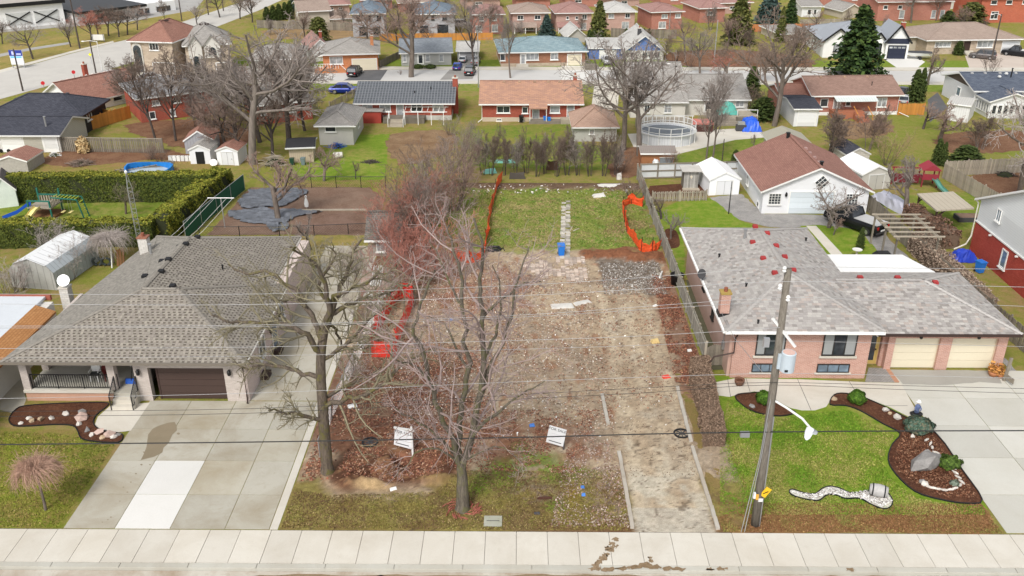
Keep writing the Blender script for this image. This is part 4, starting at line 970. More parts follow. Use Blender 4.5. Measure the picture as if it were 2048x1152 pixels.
for x in (x0+.1,x1-.1): MB().bar((x,-.95,0),(x,-.95,h.h*.78),.08).build('post', WHITE, po)
MB().box(x0,h.w*.80,-1.1,-.03,0,.3).build('porch_slab', WOODG, h.o); MB().box(h.w*.80,h.w*.98,-1.2,-.03,0,.55).build('landing', WOODL, h.o)
h.vents([(h.w*t,h.d/2-.35,h.zr-.18) for t in (.22,.38,.54,.68,.8)], M('tan_vent', (.33,.22,.15), .7), .32); h.chimney(h.w*.965, 4.6, h.zr-.5, h.zr+.5, .45, .45, REDB)
h.downspout([(-.3,-.3,h.ze-.1),(-.05,-.06,h.h-.4),(-.05,-.06,.3),(-.5,-.5,.05)])

h = hpx('garage', 'tan hip-roofed garage among the bare trees beside the red bungalow', (1148,283), (1231,283), 250, 212, 5.6, 'hip', GREYF, SHINGLE('faded_orange_shingles', (.38,.25,.19), (.44,.30,.23), (.25,.17,.13)), .35, cat='garage'); wins(h, [('S',.42,.45,.13,.3,1,GLC)]); h.downspout([(h.w+.02,-.05,h.ze),(h.w+.02,-.05,.05)])
h = hpx('garage', 'grey stucco hip-roofed garage with white side wall by the small green lawn', (640,290), (708,290), 247, 214, 7.0, 'hip', STUG, S_GRY, .4, cat='garage'); wins(h, [('S',.35,.62,.32,.25,1)]); h.win('E', 3.4, 1.0, 1.0, .7, 1, 1, WHITE, GLC)
h = hpx('garden_shed', 'small beige shed with flat black roof beside the junk pile', (580,326), (628,324), 293, 278, 3.0, 'gx', SIDING('beige_board', (.46,.38,.28), .2, True), M('black_felt', (.03,.03,.033), .9, .1), .3, cat='shed', caps=False)
h = hpx('bungalow', 'pale bungalow with large grey roof and skylights behind the round pool', (1262,240), (1372,240), 206, 128, 13.5, 'gx', STUC, S_GRY, .3)
h.o.location.y += 1.0; wins(h, [('S',.68,.30,.14,.5,2,GLC),('S',.3,.3,.1,.5,2)])
for (u,v) in ((.38,.50),(.72,.47)): MB().box(h.w*u,h.w*u+.75,h.d*v,h.d*v+1.0,h.zr-.55,h.zr-.1).build('skylight', WHITE, h.roof)
h.vents([(h.w*.93,h.d*.44,h.zr-.5)], BLACK, .3)
w0 = h.w; h.shell(w0+.02, w0+7.6, 1.2, 11.5, h.h*.98, 'gx', .34, .3, STUC, S_GRY, WHITE); h.w = 7.6; h.win('S', 4.6, 1.0, .9, .8, 1, 1, WHITE, GLC); h.door('S', 2.9, .3, .9, 1.9, WHITE, WHITE, GLS); h.win('S', 6.6, 1.0, 1.0, .8, 2, 1, WHITE, GLC)
h.vents([(w0+2.6,h.sh[2]+1.9,h.ze+.75)], BLACK, .28); h.pipe(w0+3.4, h.sh[2]+1.5, h.ze+.6, .25)

h = hpx('bungalow', 'red brick bungalow with brown roof and white awning over its back door', (1622,231), (1793,229), 188, 152, 7.6, 'gx', REDP, SHINGLE('red_brown_shingles', (.24,.15,.12), (.31,.20,.16), (.14,.09,.07)), .4, (.4,STUW))
wins(h, [('S',.13,.42,.09,.38,1),('S',.41,.44,.06,.32,1),('S',.80,.38,.115,.44,2,GLC)]); h.door('S', h.w*.28, .35, .75, h.h*.62, GLC, WHITE, GLC)
m = MB(); x0,x1 = h.w*.22,h.w*.70; q=[(x0,-1.5,h.h*.80),(x1,-1.5,h.h*.80),(x1,-.42,h.h*.93),(x0,-.42,h.h*.93)]; m.add(q+[(p[0],p[1],p[2]-.06) for p in q],[(0,1,2,3),(0,4,5,1),(1,5,6,2),(3,7,4,0),(7,6,5,4)]); aw = m.build('awning', SIDING('awning_panel', (.55,.60,.58), .3, True), h.o)
for x in (x0+.1,x1-.1): MB().bar((x,-1.45,.3),(x,-1.45,h.h*.79),.06).build('post', WHITE, aw)
dk = MB().box(h.w*.2,h.w*.55,-1.8,-.03,0,.8).build('deck', M('red_deck', (.36,.14,.08), .8, .2), h.o)
for i in range(6): MB().box(h.w*.42,h.w*.56,-1.82-.3*(i+1),-1.82-.3*i,0,.72-.12*i).build('step', M('red_deck', (.36,.14,.08)), dk)
for x in (.41,.57): MB().bar((h.w*x,-1.8,1.5),(h.w*x,-3.6,.8),.07).bar((h.w*x,-3.6,0),(h.w*x,-3.6,.8),.07).build('handrail', WOODO, dk)
h.vents([(h.w*t,h.d/2-.3,h.zr-.18) for t in (.18,.46,.73)], M('tan_vent', (.33,.22,.15)), .32); h.pipe(h.w*.72, 1.6, h.ze+.8, .3)
h.downspout([(h.w+.02,-.3,h.ze-.1),(h.w-.05,-.06,h.h-.4),(h.w-.05,-.06,.4),(h.w+.9,-1.3,.06)])
h.shell(-3.2, -.02, 1.5, 7.0, h.h*.80, 'gx', .3, .25, REDP, S_BRN, WHITE)
h = hpx('garage', 'white detached garage with dark gabled roof beneath the big bare tree', (1586,253), (1634,253), 217, 196, 6.2, 'gx', WHS, S_DRK, .25, cat='garage'); h.garage('S', h.w*.52, .05, round(h.w*.72,2), round(h.h*.8,2), M('white_door_panel', (.66,.67,.68), .5, .05), 4)
h = hpx('bungalow', 'white sided house with navy shingle roof at the right edge', (1942,222), (2120,222), 180, 145, 8.4, 'gx', WHS, SHINGLE('navy_shingles', (.075,.09,.125), (.12,.14,.175), (.04,.045,.06), .4, .18), .35, gablem=M('brown_gable', (.10,.075,.06), .8, .1))
wins(h, [('S',.30,.5,.08,.36,1),('W',.52,.35,.12,.42,1,GLB)]); h.vents([(h.w*t,h.d/2-.3,h.zr-.15) for t in (.1,.25,.42,.6)], M('grey_vent', (.35,.35,.35)), .32); h.vents([(h.w*.36,2.6,h.ze+1.0),(h.w*.46,3.2,h.ze+1.25)], WHITE, .3); h.pipe(h.w*.5, 2.8, h.ze+1.1, .9, .08)
sr = h; x0,x1 = .4,5.6; h.shell(x0, x1, -3.4, -.02, h.h*.82, 'gy', .34, .3, WHS, SHINGLE('navy_shingles', (.075,.09,.125), (.12,.14,.175), (.04,.045,.06)), WHITE, gutter=False)
for i in range(7): h.win('S', .5+.68*i, .5, .56, 1.1, 1, 1, WHITE, GLS, False)
for i in range(5): h.win('W', .4+.62*i, .5, .52, 1.1, 1, 1, WHITE, GLC, False)
h = hpx('garden_shed', 'white metal shed with ribbed grey roof beside the sunroom', (1890,240), (1934,246), 209, 194, 4.0, 'gx', SIDING('white_rib', (.68,.68,.68), .25, True), SIDING('ribbed_grey', (.45,.44,.41), .25, True), .12, cat='shed', caps=False)

# --- left: the dark-roofed house, the white one, the brick pair behind the trees
h = hpx('house', 'dark slate-roofed house with white panelled garage at the left edge', (-40,305), (124,305), 268, 233, 6.4, 'gx', SIDING('panel_siding', (.55,.54,.50), .18), S_DRK, .35)
h.garage('S', h.w*.42, .05, 2.2, 1.6, WHITE, 4); h.garage('S', h.w*.68, .05, 1.9, 1.6, M('beige_panel', (.42,.40,.34), .6), 4); h.garage('S', h.w*.89, .05, 1.3, 1.6, WHITE, 4); h.pipe(h.w*.80, 1.3, h.ze+.5, 1.0, .1, GALV, 'metal_flue')
d0 = h.d; h.shell(-2, h.w-.4, d0+.02, d0+6.6, h.h*1.25, 'hip', .42, .5, M('charcoal_wall', (.03,.03,.032), .7), S_DRK, BLACK); h.win('E', 2, 1.2, 1.2, 1.0, 2, 1, WHITE)
h.vents([(h.w*t,d0+4.0,h.zr-.3) for t in (.35,.5,.62)], DKGREY, .35)
h = hpx('house', 'white house with brown-red gable roof and a row of round vents', (92,212), (158,228), 196, 165, 9.0, 'gy', STUW, S_BRN, .45, caps=True); wins(h, [('E',.3,.35,.14,.45,1),('E',.6,.35,.14,.45,1),('S',.7,.3,.2,.4,2)])
h.vents([(h.w/2-.35,.8+.85*i,h.zr-.12) for i in range(9)], M('pale_vent', (.6,.52,.48), .5), .26); h.chimney(-.8, 6.5, 0, h.zr+.5, .55, .5, REDB)
h = hpx('brick_house', 'two storey red brick house with grey roof hidden behind bare trees', (284,246), (432,226), 186, 150, 8.5, 'hip', REDB, SHINGLE('lead_shingles', (.19,.19,.195), (.25,.25,.255), (.11,.11,.11)), .4, hmin=3); wins(h, [('S',.22,.62,.10,.2,2,GLC),('S',.5,.62,.10,.2,2),('S',.75,.25,.06,.2,1,GLC),('E',.4,.4,.1,.25,1),('S',.42,.1,.07,.3,1,GLC),('S',.15,.1,.08,.3,1)])
h = hpx('brick_house', 'red brick house with grey roof and small chimney behind the bare trees', (516,250), (626,238), 203, 166, 9.0, 'hip', REDB, S_GRY, .4); wins(h, [('S',.12,.45,.10,.35,1,GLC),('S',.62,.45,.14,.35,2),('E',.35,.4,.12,.4,1,GLC),('E',.7,.4,.12,.4,1,GLC)]); h.chimney(h.w*.42, 2.4, h.ze, h.ze+1.6, .5, .5, REDB); h.pipe(h.w*.9, 3.5, h.ze+1.1, .3)
h = hpx('stone_house', 'large tan stone house with brown-red hip roof and tall arched entry', (272,150), (354,153), 80, 40, 9.0, 'hip', TANS, S_BRN, .35); wins(h, [('S',.56,.72,.22,.2,3),('E',.5,.6,.14,.25,2)]); h.garage('S', h.w*.72, .05, round(h.w*.5,2), round(h.h*.36,2), M('taupe_door', (.34,.28,.23), .6), 4)
def arch(hs_, face, u, z0, w, hh, frame=OFFWHITE, glass=GLS, name='arched_window'):
    r = w/2; pts = [(-r,0)]+[(-r*math.cos(math.pi*i/8), hh-r+r*math.sin(math.pi*i/8)) for i in range(9)]+[(r,0)]
    o = MB().sideprism(pts, -.12, 0).build(name, frame, hs_.o, hs_.at(face,u,z0,.004), (0,0,ROT[face]))
    MB().sideprism([(x*.78, z*.92+.04) for x, z in pts], -.13, -.121).build('pane', glass, o); return o
arch(h, 'S', h.w*.14, h.h*.05, h.w*.24, h.h*.86); h.vents([(h.w*(.42+.06*i),h.d/2-.3,h.zr-.15) for i in range(4)], DKBROWN, .3)
for i in range(4): MB().box(h.w*.0,h.w*.3,-.3*(i+1),-.3*i-.01,0,.45-.1*i).build('step', CONCW, h.o)
h = hpx('stone_house', 'large tan stone house with grey roof and two arched gables', (378,152), (466,146), 86, 47, 9.0, 'hip', TANS, S_GRY, .35); h.garage('S', h.w*.80, .05, round(h.w*.3,2), round(h.h*.34,2), M('taupe_door', (.34,.28,.23)), 4)
for (u, wd) in ((.22,.30),(.60,.36)):
    MB().sideprism([(-h.w*wd/2,h.h*.55),(h.w*wd/2,h.h*.55),(h.w*wd/2,h.h*.95),(0,h.h*1.22),(-h.w*wd/2,h.h*.95)], -.5, .6).build('gable_bay', STUC, h.o, (h.w*u,0,0))
    for sx in (-1,1): MB().bar((h.w*u,-.35,h.h*1.25),(h.w*u+sx*h.w*wd*.58,-.35,h.h*.93),.7,.12).bar((h.w*u,.4,h.h*1.25),(h.w*u+sx*h.w*wd*.58,.4,h.h*.93),.8,.12).build('gable_roof', S_GRY, h.o)
h.sh = (0,h.w,-.5,h.d,h.h,0); arch(h, 'S', h.w*.22, h.h*.06, h.w*.18, h.h*.62); arch(h, 'S', h.w*.60, h.h*.62, h.w*.22, h.h*.28)
h.vents([(h.w*(.42+.06*i),h.d/2-.3,h.zr-.15) for i in range(4)], DKBROWN, .3)

# --- far side of the rear street
h = hpx('bungalow', 'orange brick bungalow with wide cream garage door across the street', (648,143), (757,140), 106, 76, 9.0, 'hip', REDO, S_GRY, .4); h.garage('S', h.w*.75, .05, round(h.w*.44,2), round(h.h*.62,2), CREAM, 4); wins(h, [('S',.24,.4,.24,.42,2,GLC),('E',.5,.4,.1,.3,1)]); h.chimney(h.w*.9, 4, h.ze, h.zr+.3, .45, .45, REDO)
po = MB().box(-1.2,h.w*.45,-1.3,-.02,0,.6).build('porch', REDO, h.o); MB().bar((-1.2,-1.25,1.3),(h.w*.3,-1.25,1.3),.06).bar((h.w*.3,-1.25,1.3),(h.w*.42,-2.3,.6),.06).build('handrail', WHITE, po)
for i in range(10): MB().bar((-1.1+i*.36,-1.25,.6),(-1.1+i*.36,-1.25,1.3),.05).build('baluster', WHITE, po)
h = hpx('bungalow', 'grey sided bungalow with blue-grey gable roof across the street', (803,132), (903,130), 104, 77, 7.6, 'gx', GREYS, SHINGLE('slate_blue_shingles', (.19,.215,.24), (.26,.285,.31), (.12,.13,.15)), .3); wins(h, [('S',.07,.3,.07,.55,1),('S',.22,.3,.07,.55,1,GLC),('S',.53,.28,.09,.55,1,GLC),('S',.80,.28,.09,.55,1,GLC)], glass=GLC); h.door('S', h.w*.385, .2, .8, h.h*.72, WHITE, WHITE, GLS)
h = hpx('garage', 'grey garage set back between the grey and the teal-roofed bungalows', (915,122), (956,122), 101, 83, 6.0, 'gx', GREYS, S_LGT, .25, cat='garage'); h.garage('S', h.w*.5, .05, round(h.w*.75,2), round(h.h*.82,2), M('grey_door_panel', (.22,.22,.23), .6), 4)
h = hpx('bungalow', 'brown brick bungalow with teal-blue hip roof and attached white garage door', (1002,134), (1170,131), 102, 73, 9.5, 'hip', BRICK('brown_brick', (.26,.11,.06), (.32,.15,.09), (.3,.2,.15), .22,.08,.006), S_TEA, .4, (.5,TANS)); wins(h, [('S',.37,.42,.15,.45,3,GLC),('S',.63,.42,.09,.45,2,GLC),('S',.02,.42,.06,.45,1)]); h.door('S', h.w*.26, .3, .75, h.h*.68, WHITE, WHITE, GLC); h.garage('S', h.w*.87, .05, round(h.w*.16,2), round(h.h*.72,2), CREAM, 4)
for i in range(3): MB().box(h.w*.18,h.w*.32,-.35*(i+1),-.35*i-.01,0,.4-.13*i).build('step', CONCW, h.o)
h = hpx('house', 'small house with royal blue gable front and pale roof across the street', (1248,121), (1326,121), 101, 71, 10.0, 'gy', STUC, S_LGT, .5, gablem=BLUS); wins(h, [('S',.2,.25,.10,.6,1),('S',.52,.25,.14,.62,2),('S',.68,.25,.12,.62,1),('S',.84,.25,.14,.62,1)]); h.chimney(h.w*.42, 3.0, h.h+1.0, h.zr+.5, .5, .6, DKGREY)
h.shell(-5.2, -.03, 1.0, 7.5, h.h*1.12, 'shed_s', .05, .2, BLUS, S_LGT, WHITE); h.garage('S', 2.8, .05, 2.4, h.h*.85, WHITE, 4)
h = hpx('modern_house', 'modern white house with dark trimmed gables and navy garage door', (1640,112), (1800,114), 78, 42, 11.0, 'hip', STUW, SEAM, .4, trim=BLACK); wins(h, [('W',.5,.3,.08,.4,1)])
for (u0,u1,ap,yo) in ((.0,.36,.62,-1.2),(.60,.76,.40,-.9),(.76,1.04,.85,-1.6)):
    x0,x1 = h.w*u0,h.w*u1; xm=(x0+x1)/2; navy = u1 > 1
    MB().sideprism([(x0,0),(x1,0),(x1,h.h*.98),(xm,h.h*(.98+ap)),(x0,h.h*.98)], yo, 4.5).build('gable_bay', STUW, h.o)
    for sx in (-1,1):
        ex = x0-.3 if sx < 0 else x1+.3; MB().bar((xm,yo-.3,h.h*(1.03+ap)),(ex,yo-.3,h.h*.90),.14,.22).build('gable_trim', BLACK, h.o)
        a_=(xm,yo-.25,h.h*(1.05+ap)); b_=(ex,yo-.25,h.h*.92); MB().add([a_,b_,(b_[0],4.6,b_[2]),(a_[0],4.6,a_[2]),(a_[0],a_[1],a_[2]-.14),(b_[0],b_[1],b_[2]-.14),(b_[0],4.6,b_[2]-.14),(a_[0],4.6,a_[2]-.14)],[(0,1,2,3),(4,7,6,5),(0,4,5,1),(1,5,6,2),(2,6,7,3),(3,7,4,0)]).build('gable_roof', SEAM, h.o)
    h.sh = (0,h.w,yo,h.d,h.h,0)
    if navy:
        MB().box(x0+.05,x1-.05,yo-.06,yo-.003,h.h*.86,h.h*1.15).build('fascia_panel', NAVY, h.o); h.garage('S', xm, .05, round((x1-x0)*.74,2), round(h.h*.72,2), NAVY, 4, BLACK, True)
    elif u0 == 0: h.win('S', xm, h.h*.35, 1.3, h.h*.42, 1, 1, BLACK, GLC)
    else: h.door('S', xm, .1, 1.0, h.h*.75, BLACK, BLACK, GLS)
h = hpx('bungalow', 'stone bungalow with long brown hip roof and white garage door at right', (1850,109), (2036,106), 77, 45, 10.0, 'hip', TANS, S_TAN, .45); wins(h, [('S',.17,.48,.17,.34,4,GLC),('S',.62,.40,.17,.46,3,GLC)]); h.garage('S', h.w*.90, .05, round(h.w*.18,2), round(h.h*.74,2), M('white_door_panel', (.66,.67,.68)), 4); h.door('S', h.w*.43, .3, .9, h.h*.66, DKBROWN, DKBROWN)
for i in range(4): MB().box(h.w*.40,h.w*.50,-.35*(i+1),-.35*i-.01,0,.5-.12*i).build('step', CONCW, h.o)
h.shell(-5.5, -.02, 3.2, 9.5, h.h*.98, 'hip', .32, .4, BEIG, S_TAN, WHITE); h.chimney(-2.0, 4.6, h.h, h.zr+.9, .6, .5, REDB); h.vents([(-2.6+.6*i,6.2,h.zr-.05) for i in range(3)], DKGREY, .3)
h = hpx('house', 'grey hip-roofed house half hidden by twigs beside the orange bungalow', (505,152), (602,150), 116, 88, 8.5, 'hip', STUG, S_GRY, .4); wins(h, [('S',.3,.35,.2,.4,2),('S',.75,.35,.15,.4,2)])
h = hpx('house', 'narrow white house with pinkish gable roof behind the orange bungalow', (622,124), (664,121), 97, 79, 7.5, 'gy', WHS, S_ROS, .3); wins(h, [('S',.5,.4,.25,.35,1)]); h.chimney(h.w*.75, 4, h.zr-.6, h.zr+.4, .4, .4, REDB)

# --- second row: two storey houses
C2 = [('two_storey_house','beige two storey house with brown gable roof far behind the reeds',(602,57),(661,54),21,0,10,'gx',BEIG,S_TAN,[('W',.5,.5,.1,.2,1)]),
 ('two_storey_house','grey stone two storey house with blue roof left of the big bare tree',(707,74),(770,73),25,3,9,'hip',STONE,S_BLU,[('S',.2,.68,.13,.18,1),('S',.55,.68,.08,.18,1),('S',.84,.68,.12,.18,1),('S',.75,.1,.22,.32,3),('S',.3,.1,.2,.32,2)]),
 ('two_storey_house','grey stone two storey house with blue roof and black patio doors',(830,71),(910,70),26,3,9,'hip',STONE,S_BLU,[('S',.14,.68,.10,.2,1),('S',.46,.7,.07,.18,1),('S',.75,.68,.11,.2,1),('S',.23,.1,.22,.34,3),('S',.70,.06,.27,.42,4)]),
 ('two_storey_house','rose brick two storey house right of the black patio doors',(945,69),(1007,68),27,10,8,'hip',REDP,S_ROS,[('S',.3,.66,.14,.2,1),('S',.72,.66,.14,.2,1,GLC),('S',.2,.12,.2,.32,2,GLC),('S',.72,.12,.2,.34,2,GLC)]),
 ('two_storey_house','pale pink two storey house with tan roof behind the teal bungalow',(1025,64),(1096,63),24,6,8,'hip',PINK,S_TAN,[('S',.22,.62,.17,.22,2),('S',.70,.62,.17,.22,2),('S',.45,.08,.3,.3,2)]),
 ('two_storey_house','pale pink two storey house with dark rose roof and lower porch roof',(1112,63),(1182,62),24,4,8,'hip',PINK,S_ROS,[('S',.32,.62,.08,.16,1),('S',.58,.62,.08,.16,1),('S',.80,.62,.14,.24,2),('S',.78,.1,.16,.34,2,GLC)]),
 ('two_storey_house','pink two storey house with grey roof behind the cedar hedge',(1208,61),(1268,60),22,4,8,'hip',PINK,S_LGT,[('S',.22,.64,.18,.24,2,GLC),('S',.76,.64,.16,.24,2),('S',.70,.08,.24,.36,2,GLC)]),
 ('two_storey_house','rose brick two storey house with bay window beside the grey fence',(1302,60),(1362,58),22,6,8,'hip',REDP,S_ROS,[('S',.42,.62,.2,.22,2,GLC),('S',.86,.62,.18,.22,2,GLC),('S',.36,.08,.24,.36,2,GLC)]),
 ('two_storey_house','rose brick two storey house left of the tall spruces',(1398,46),(1448,44),14,-4,8,'hip',REDP,S_ROS,[('S',.4,.5,.2,.22,2)]),
 ('two_storey_house','pinkish red long two storey house with arched windows at upper right',(1752,42),(1896,40),2,-16,9,'gx',REDP,S_ROS,[('S',.10,.6,.06,.2,1),('S',.30,.6,.06,.2,1),('S',.34,.12,.07,.42,1,GLC),('S',.78,.12,.06,.4,1,GLC),('S',.9,.12,.06,.4,1,GLC)]),
 ('two_storey_house','bright red brick two storey house in the top right corner',(1955,46),(2075,44),-6,-24,9,'gx',BRICK('bright_red_brick',(.42,.09,.05),(.48,.13,.07),(.4,.22,.16),.22,.08,.006),S_ROS,[('S',.2,.72,.10,.16,1),('S',.45,.72,.10,.16,1),('S',.72,.72,.10,.16,1),('S',.25,.15,.12,.3,2)]),
 ('house','small white house behind the wooden fence at upper right',(1602,34),(1640,34),12,0,7,'gx',WHS,S_GRY,[('S',.4,.2,.2,.5,1),('S',.7,.2,.15,.5,1)]),
 ('house','brown-roofed house peeking over the pale pink houses',(1218,14),(1278,12),-6,-20,8,'hip',PINK,S_TAN,[('S',.5,.3,.2,.3,2)]),
 ('house','pink house with tan roof behind the blue-roofed pair',(640,32),(700,30),8,-10,8,'hip',PINK,S_ROS,[('S',.4,.5,.12,.2,2),('S',.7,.5,.12,.2,2)]),
 ('house','brick house with brown roof top centre left of the cedars',(1032,18),(1100,17),-4,-18,8,'hip',REDP,S_TAN,[('S',.4,.3,.2,.3,2)]),
 ('house','pink house with rose roof between two far pale houses',(1440,28),(1500,26),4,-12,8,'hip',PINK,S_ROS,[('S',.4,.4,.2,.25,2)]),
 ('house','red brick house with tan roof behind the narrow spruce',(1130,14),(1195,13),-8,-22,8,'hip',REDP,S_TAN,[('S',.4,.4,.2,.25,2)]),
 ('house','red brick house at the top edge right of centre',(1320,10),(1390,8),-12,-26,8,'hip',REDP,S_ROS,[('S',.4,.4,.2,.25,2)]),
 ('house','brick house at the top edge behind the first blue roof',(725,20),(785,18),-2,-16,8,'hip',REDP,S_ROS,[('S',.4,.4,.2,.25,2)]),
 ('house','grey-roofed pink house at the top edge above the rose house',(930,18),(1000,16),-4,-18,8,'hip',PINK,S_GRY,[('S',.4,.4,.2,.25,2)]),
 ('house','pale house with grey roof left of the bright red one',(1900,18),(1950,17),-4,-16,8,'hip',STUC,S_GRY,[('S',.4,.4,.2,.25,2)]),
 ('house','pink brick house behind the small white house',(1640,12),(1740,10),-14,-30,8,'hip',REDP,S_TAN,[('S',.3,.4,.15,.25,2),('S',.7,.4,.15,.25,2)]),
 ('bungalow','low tan-roofed bungalow tucked behind the modern house',(1560,84),(1625,82),66,52,8,'hip',BEIG,S_GRY,[('S',.4,.3,.2,.4,2)]),
 ('house','rose house with tan roof behind the stone blue-roofed houses',(800,24),(868,22),4,-8,8,'hip',REDP,S_TAN,[('S',.4,.3,.2,.3,2)])]
for q in C2:
    h = hpx(q[0], q[1], q[2], q[3], q[4], q[5], q[6], q[7], q[8], q[9], .4); wins(h, q[10], BLACK if q[8] is STONE else WHITE)
    if 'porch' in q[1] or 'pale pink two storey house with tan' in q[1]:
        MB().add([(0,-2.2,h.h*.34),(h.w*.66,-2.2,h.h*.34),(h.w*.66,-.42,h.h*.52),(0,-.42,h.h*.52),(0,-2.2,h.h*.30),(h.w*.66,-2.2,h.h*.30),(h.w*.66,-.42,h.h*.48),(0,-.42,h.h*.48)],[(0,1,2,3),(0,4,5,1),(1,5,6,2),(3,7,4,0),(7,6,5,4)]).build('porch_roof', q[9], h.o)
        for x in (.03,.33,.63): MB().bar((h.w*x,-2.1,0),(h.w*x,-2.1,h.h*.3),.12).build('post', WHITE, h.o)
h = hpx('garage', 'beige low garage attached beside the far beige house', (664,56), (704,54), 36, 22, 7, 'hip', BEIG, S_TAN, .3, cat='garage')
h = hpx('garden_shed', 'pale shed with grey gable roof behind the fence at upper right', (1684,37), (1722,35), 20, 8, 6, 'gy', BEIG, S_GRY, .3, cat='shed')
h = hpx('garden_shed', 'grey gabled shed behind the teal-roofed bungalow', (1135,86), (1172,85), 72, 56, 6, 'gy', STUG, S_LGT, .3, cat='shed')
# --- works building in the top left corner
wl = thing('works_building', 'long white industrial building with dark roof edge and cross-braced bay', 'building', G(-150,74), 0)
a = G(-150,74); b = G(132,47); rz = math.atan2(b.y-a.y, b.x-a.x); wl.rotation_euler[2] = rz; Lw = (b-a).length; hh = HG((132,47), 4)
MB().box(0,Lw,0,20,-.2,hh).build('wall', STUW, wl); ro = MB().box(-.3,Lw+.4,-.4,20.4,hh,hh+.5).build('roof', [M('gravel_roof', (.36,.33,.29), .9, .2)], wl); MB().box(-.35,Lw+.5,-.5,-.401,hh-.1,hh+.55).build('roof_edge', BLACK, ro)
for k in range(2):
    x0 = Lw-9.6+4.6*k; o = MB().box(x0,x0+4,-.10,-.004,.6,hh-1.2).build('braced_panel', M('panel_grey', (.58,.59,.58), .6), wl)
    MB().bar((x0,-.14,.6),(x0+4,-.14,hh-1.2),.18).bar((x0+4,-.14,.6),(x0,-.14,hh-1.2),.18).build('cross_brace', BLACK, o)
w2 = thing('works_annex', 'white annex with broad black canopy beside the industrial building', 'building', G(150,44), 0)
a = G(150,46); b = G(352,20); w2.location = a; rz = math.atan2(b.y-a.y, b.x-a.x); w2.rotation_euler[2] = rz; L2 = (b-a).length; h2 = HG((350,21), -2)*.85
MB().box(0,L2,0,14,-.2,h2).build('wall', STUW, w2); MB().box(-.6,L2*.62,-3.4,14,h2,h2+.45).build('canopy', BLACK, w2); MB().box(L2*.2,L2*.48,-.08,-.003,.2,h2*.6).build('dark_screen', M('dark_screen', (.06,.05,.05), .6), w2)
for u in (.62,.68,.8,.85,.9): MB().box(L2*u,L2*u+.9,-.06,-.003,.1,h2*.55).build('window', GLS, w2)
# neighbour at the far left: orange roof and pale flat roof
h = House('neighbour_house', 'house with pale flat roof and orange-brown shingled eave at left edge', (-42, 38)); OR = SHINGLE('orange_shingles', (.36,.17,.065), (.42,.21,.085), (.22,.10,.04), .3, .16)
MB().box(0,12.5,0,13.4,-.2,2.45).build('wall', STUC, h.o); MB().box(-.2,11.9,-.2,13.7,2.5,2.68).build('flat_roof', M('white_membrane', (.58,.61,.64), .6, .08), h.o); MB().box(-.2,12.2,13.7,13.9,2.4,2.75).build('fascia', M('rust_fascia', (.30,.09,.06), .7, .2), h.o)
MB().add([(11.91,-.3,2.72),(13.1,-.3,2.3),(13.1,12.4,2.3),(11.91,12.4,2.72),(11.91,-.3,2.55),(13.1,-.3,2.16),(13.1,12.4,2.16),(11.91,12.4,2.55)],[(0,1,2,3),(0,4,5,1),(1,5,6,2),(2,6,7,3),(3,7,4,0),(7,6,5,4)]).build('roof_edge', OR, h.o)
h.chimney(12.9, 14.4, 0, 3.0, .55, .6, WHB, CONCW, False)
MB().lathe([(.03,0),(.30,.06),(.38,.16)], n=14).build('satellite_dish', GALV, h.o, (13.0,14.3,3.5), (1.0,0,.2)); MB().tube([(13.0,14.4,3.0),(13.0,14.4,3.5)], .03, 6).build('dish_mast', GALV, h.o)
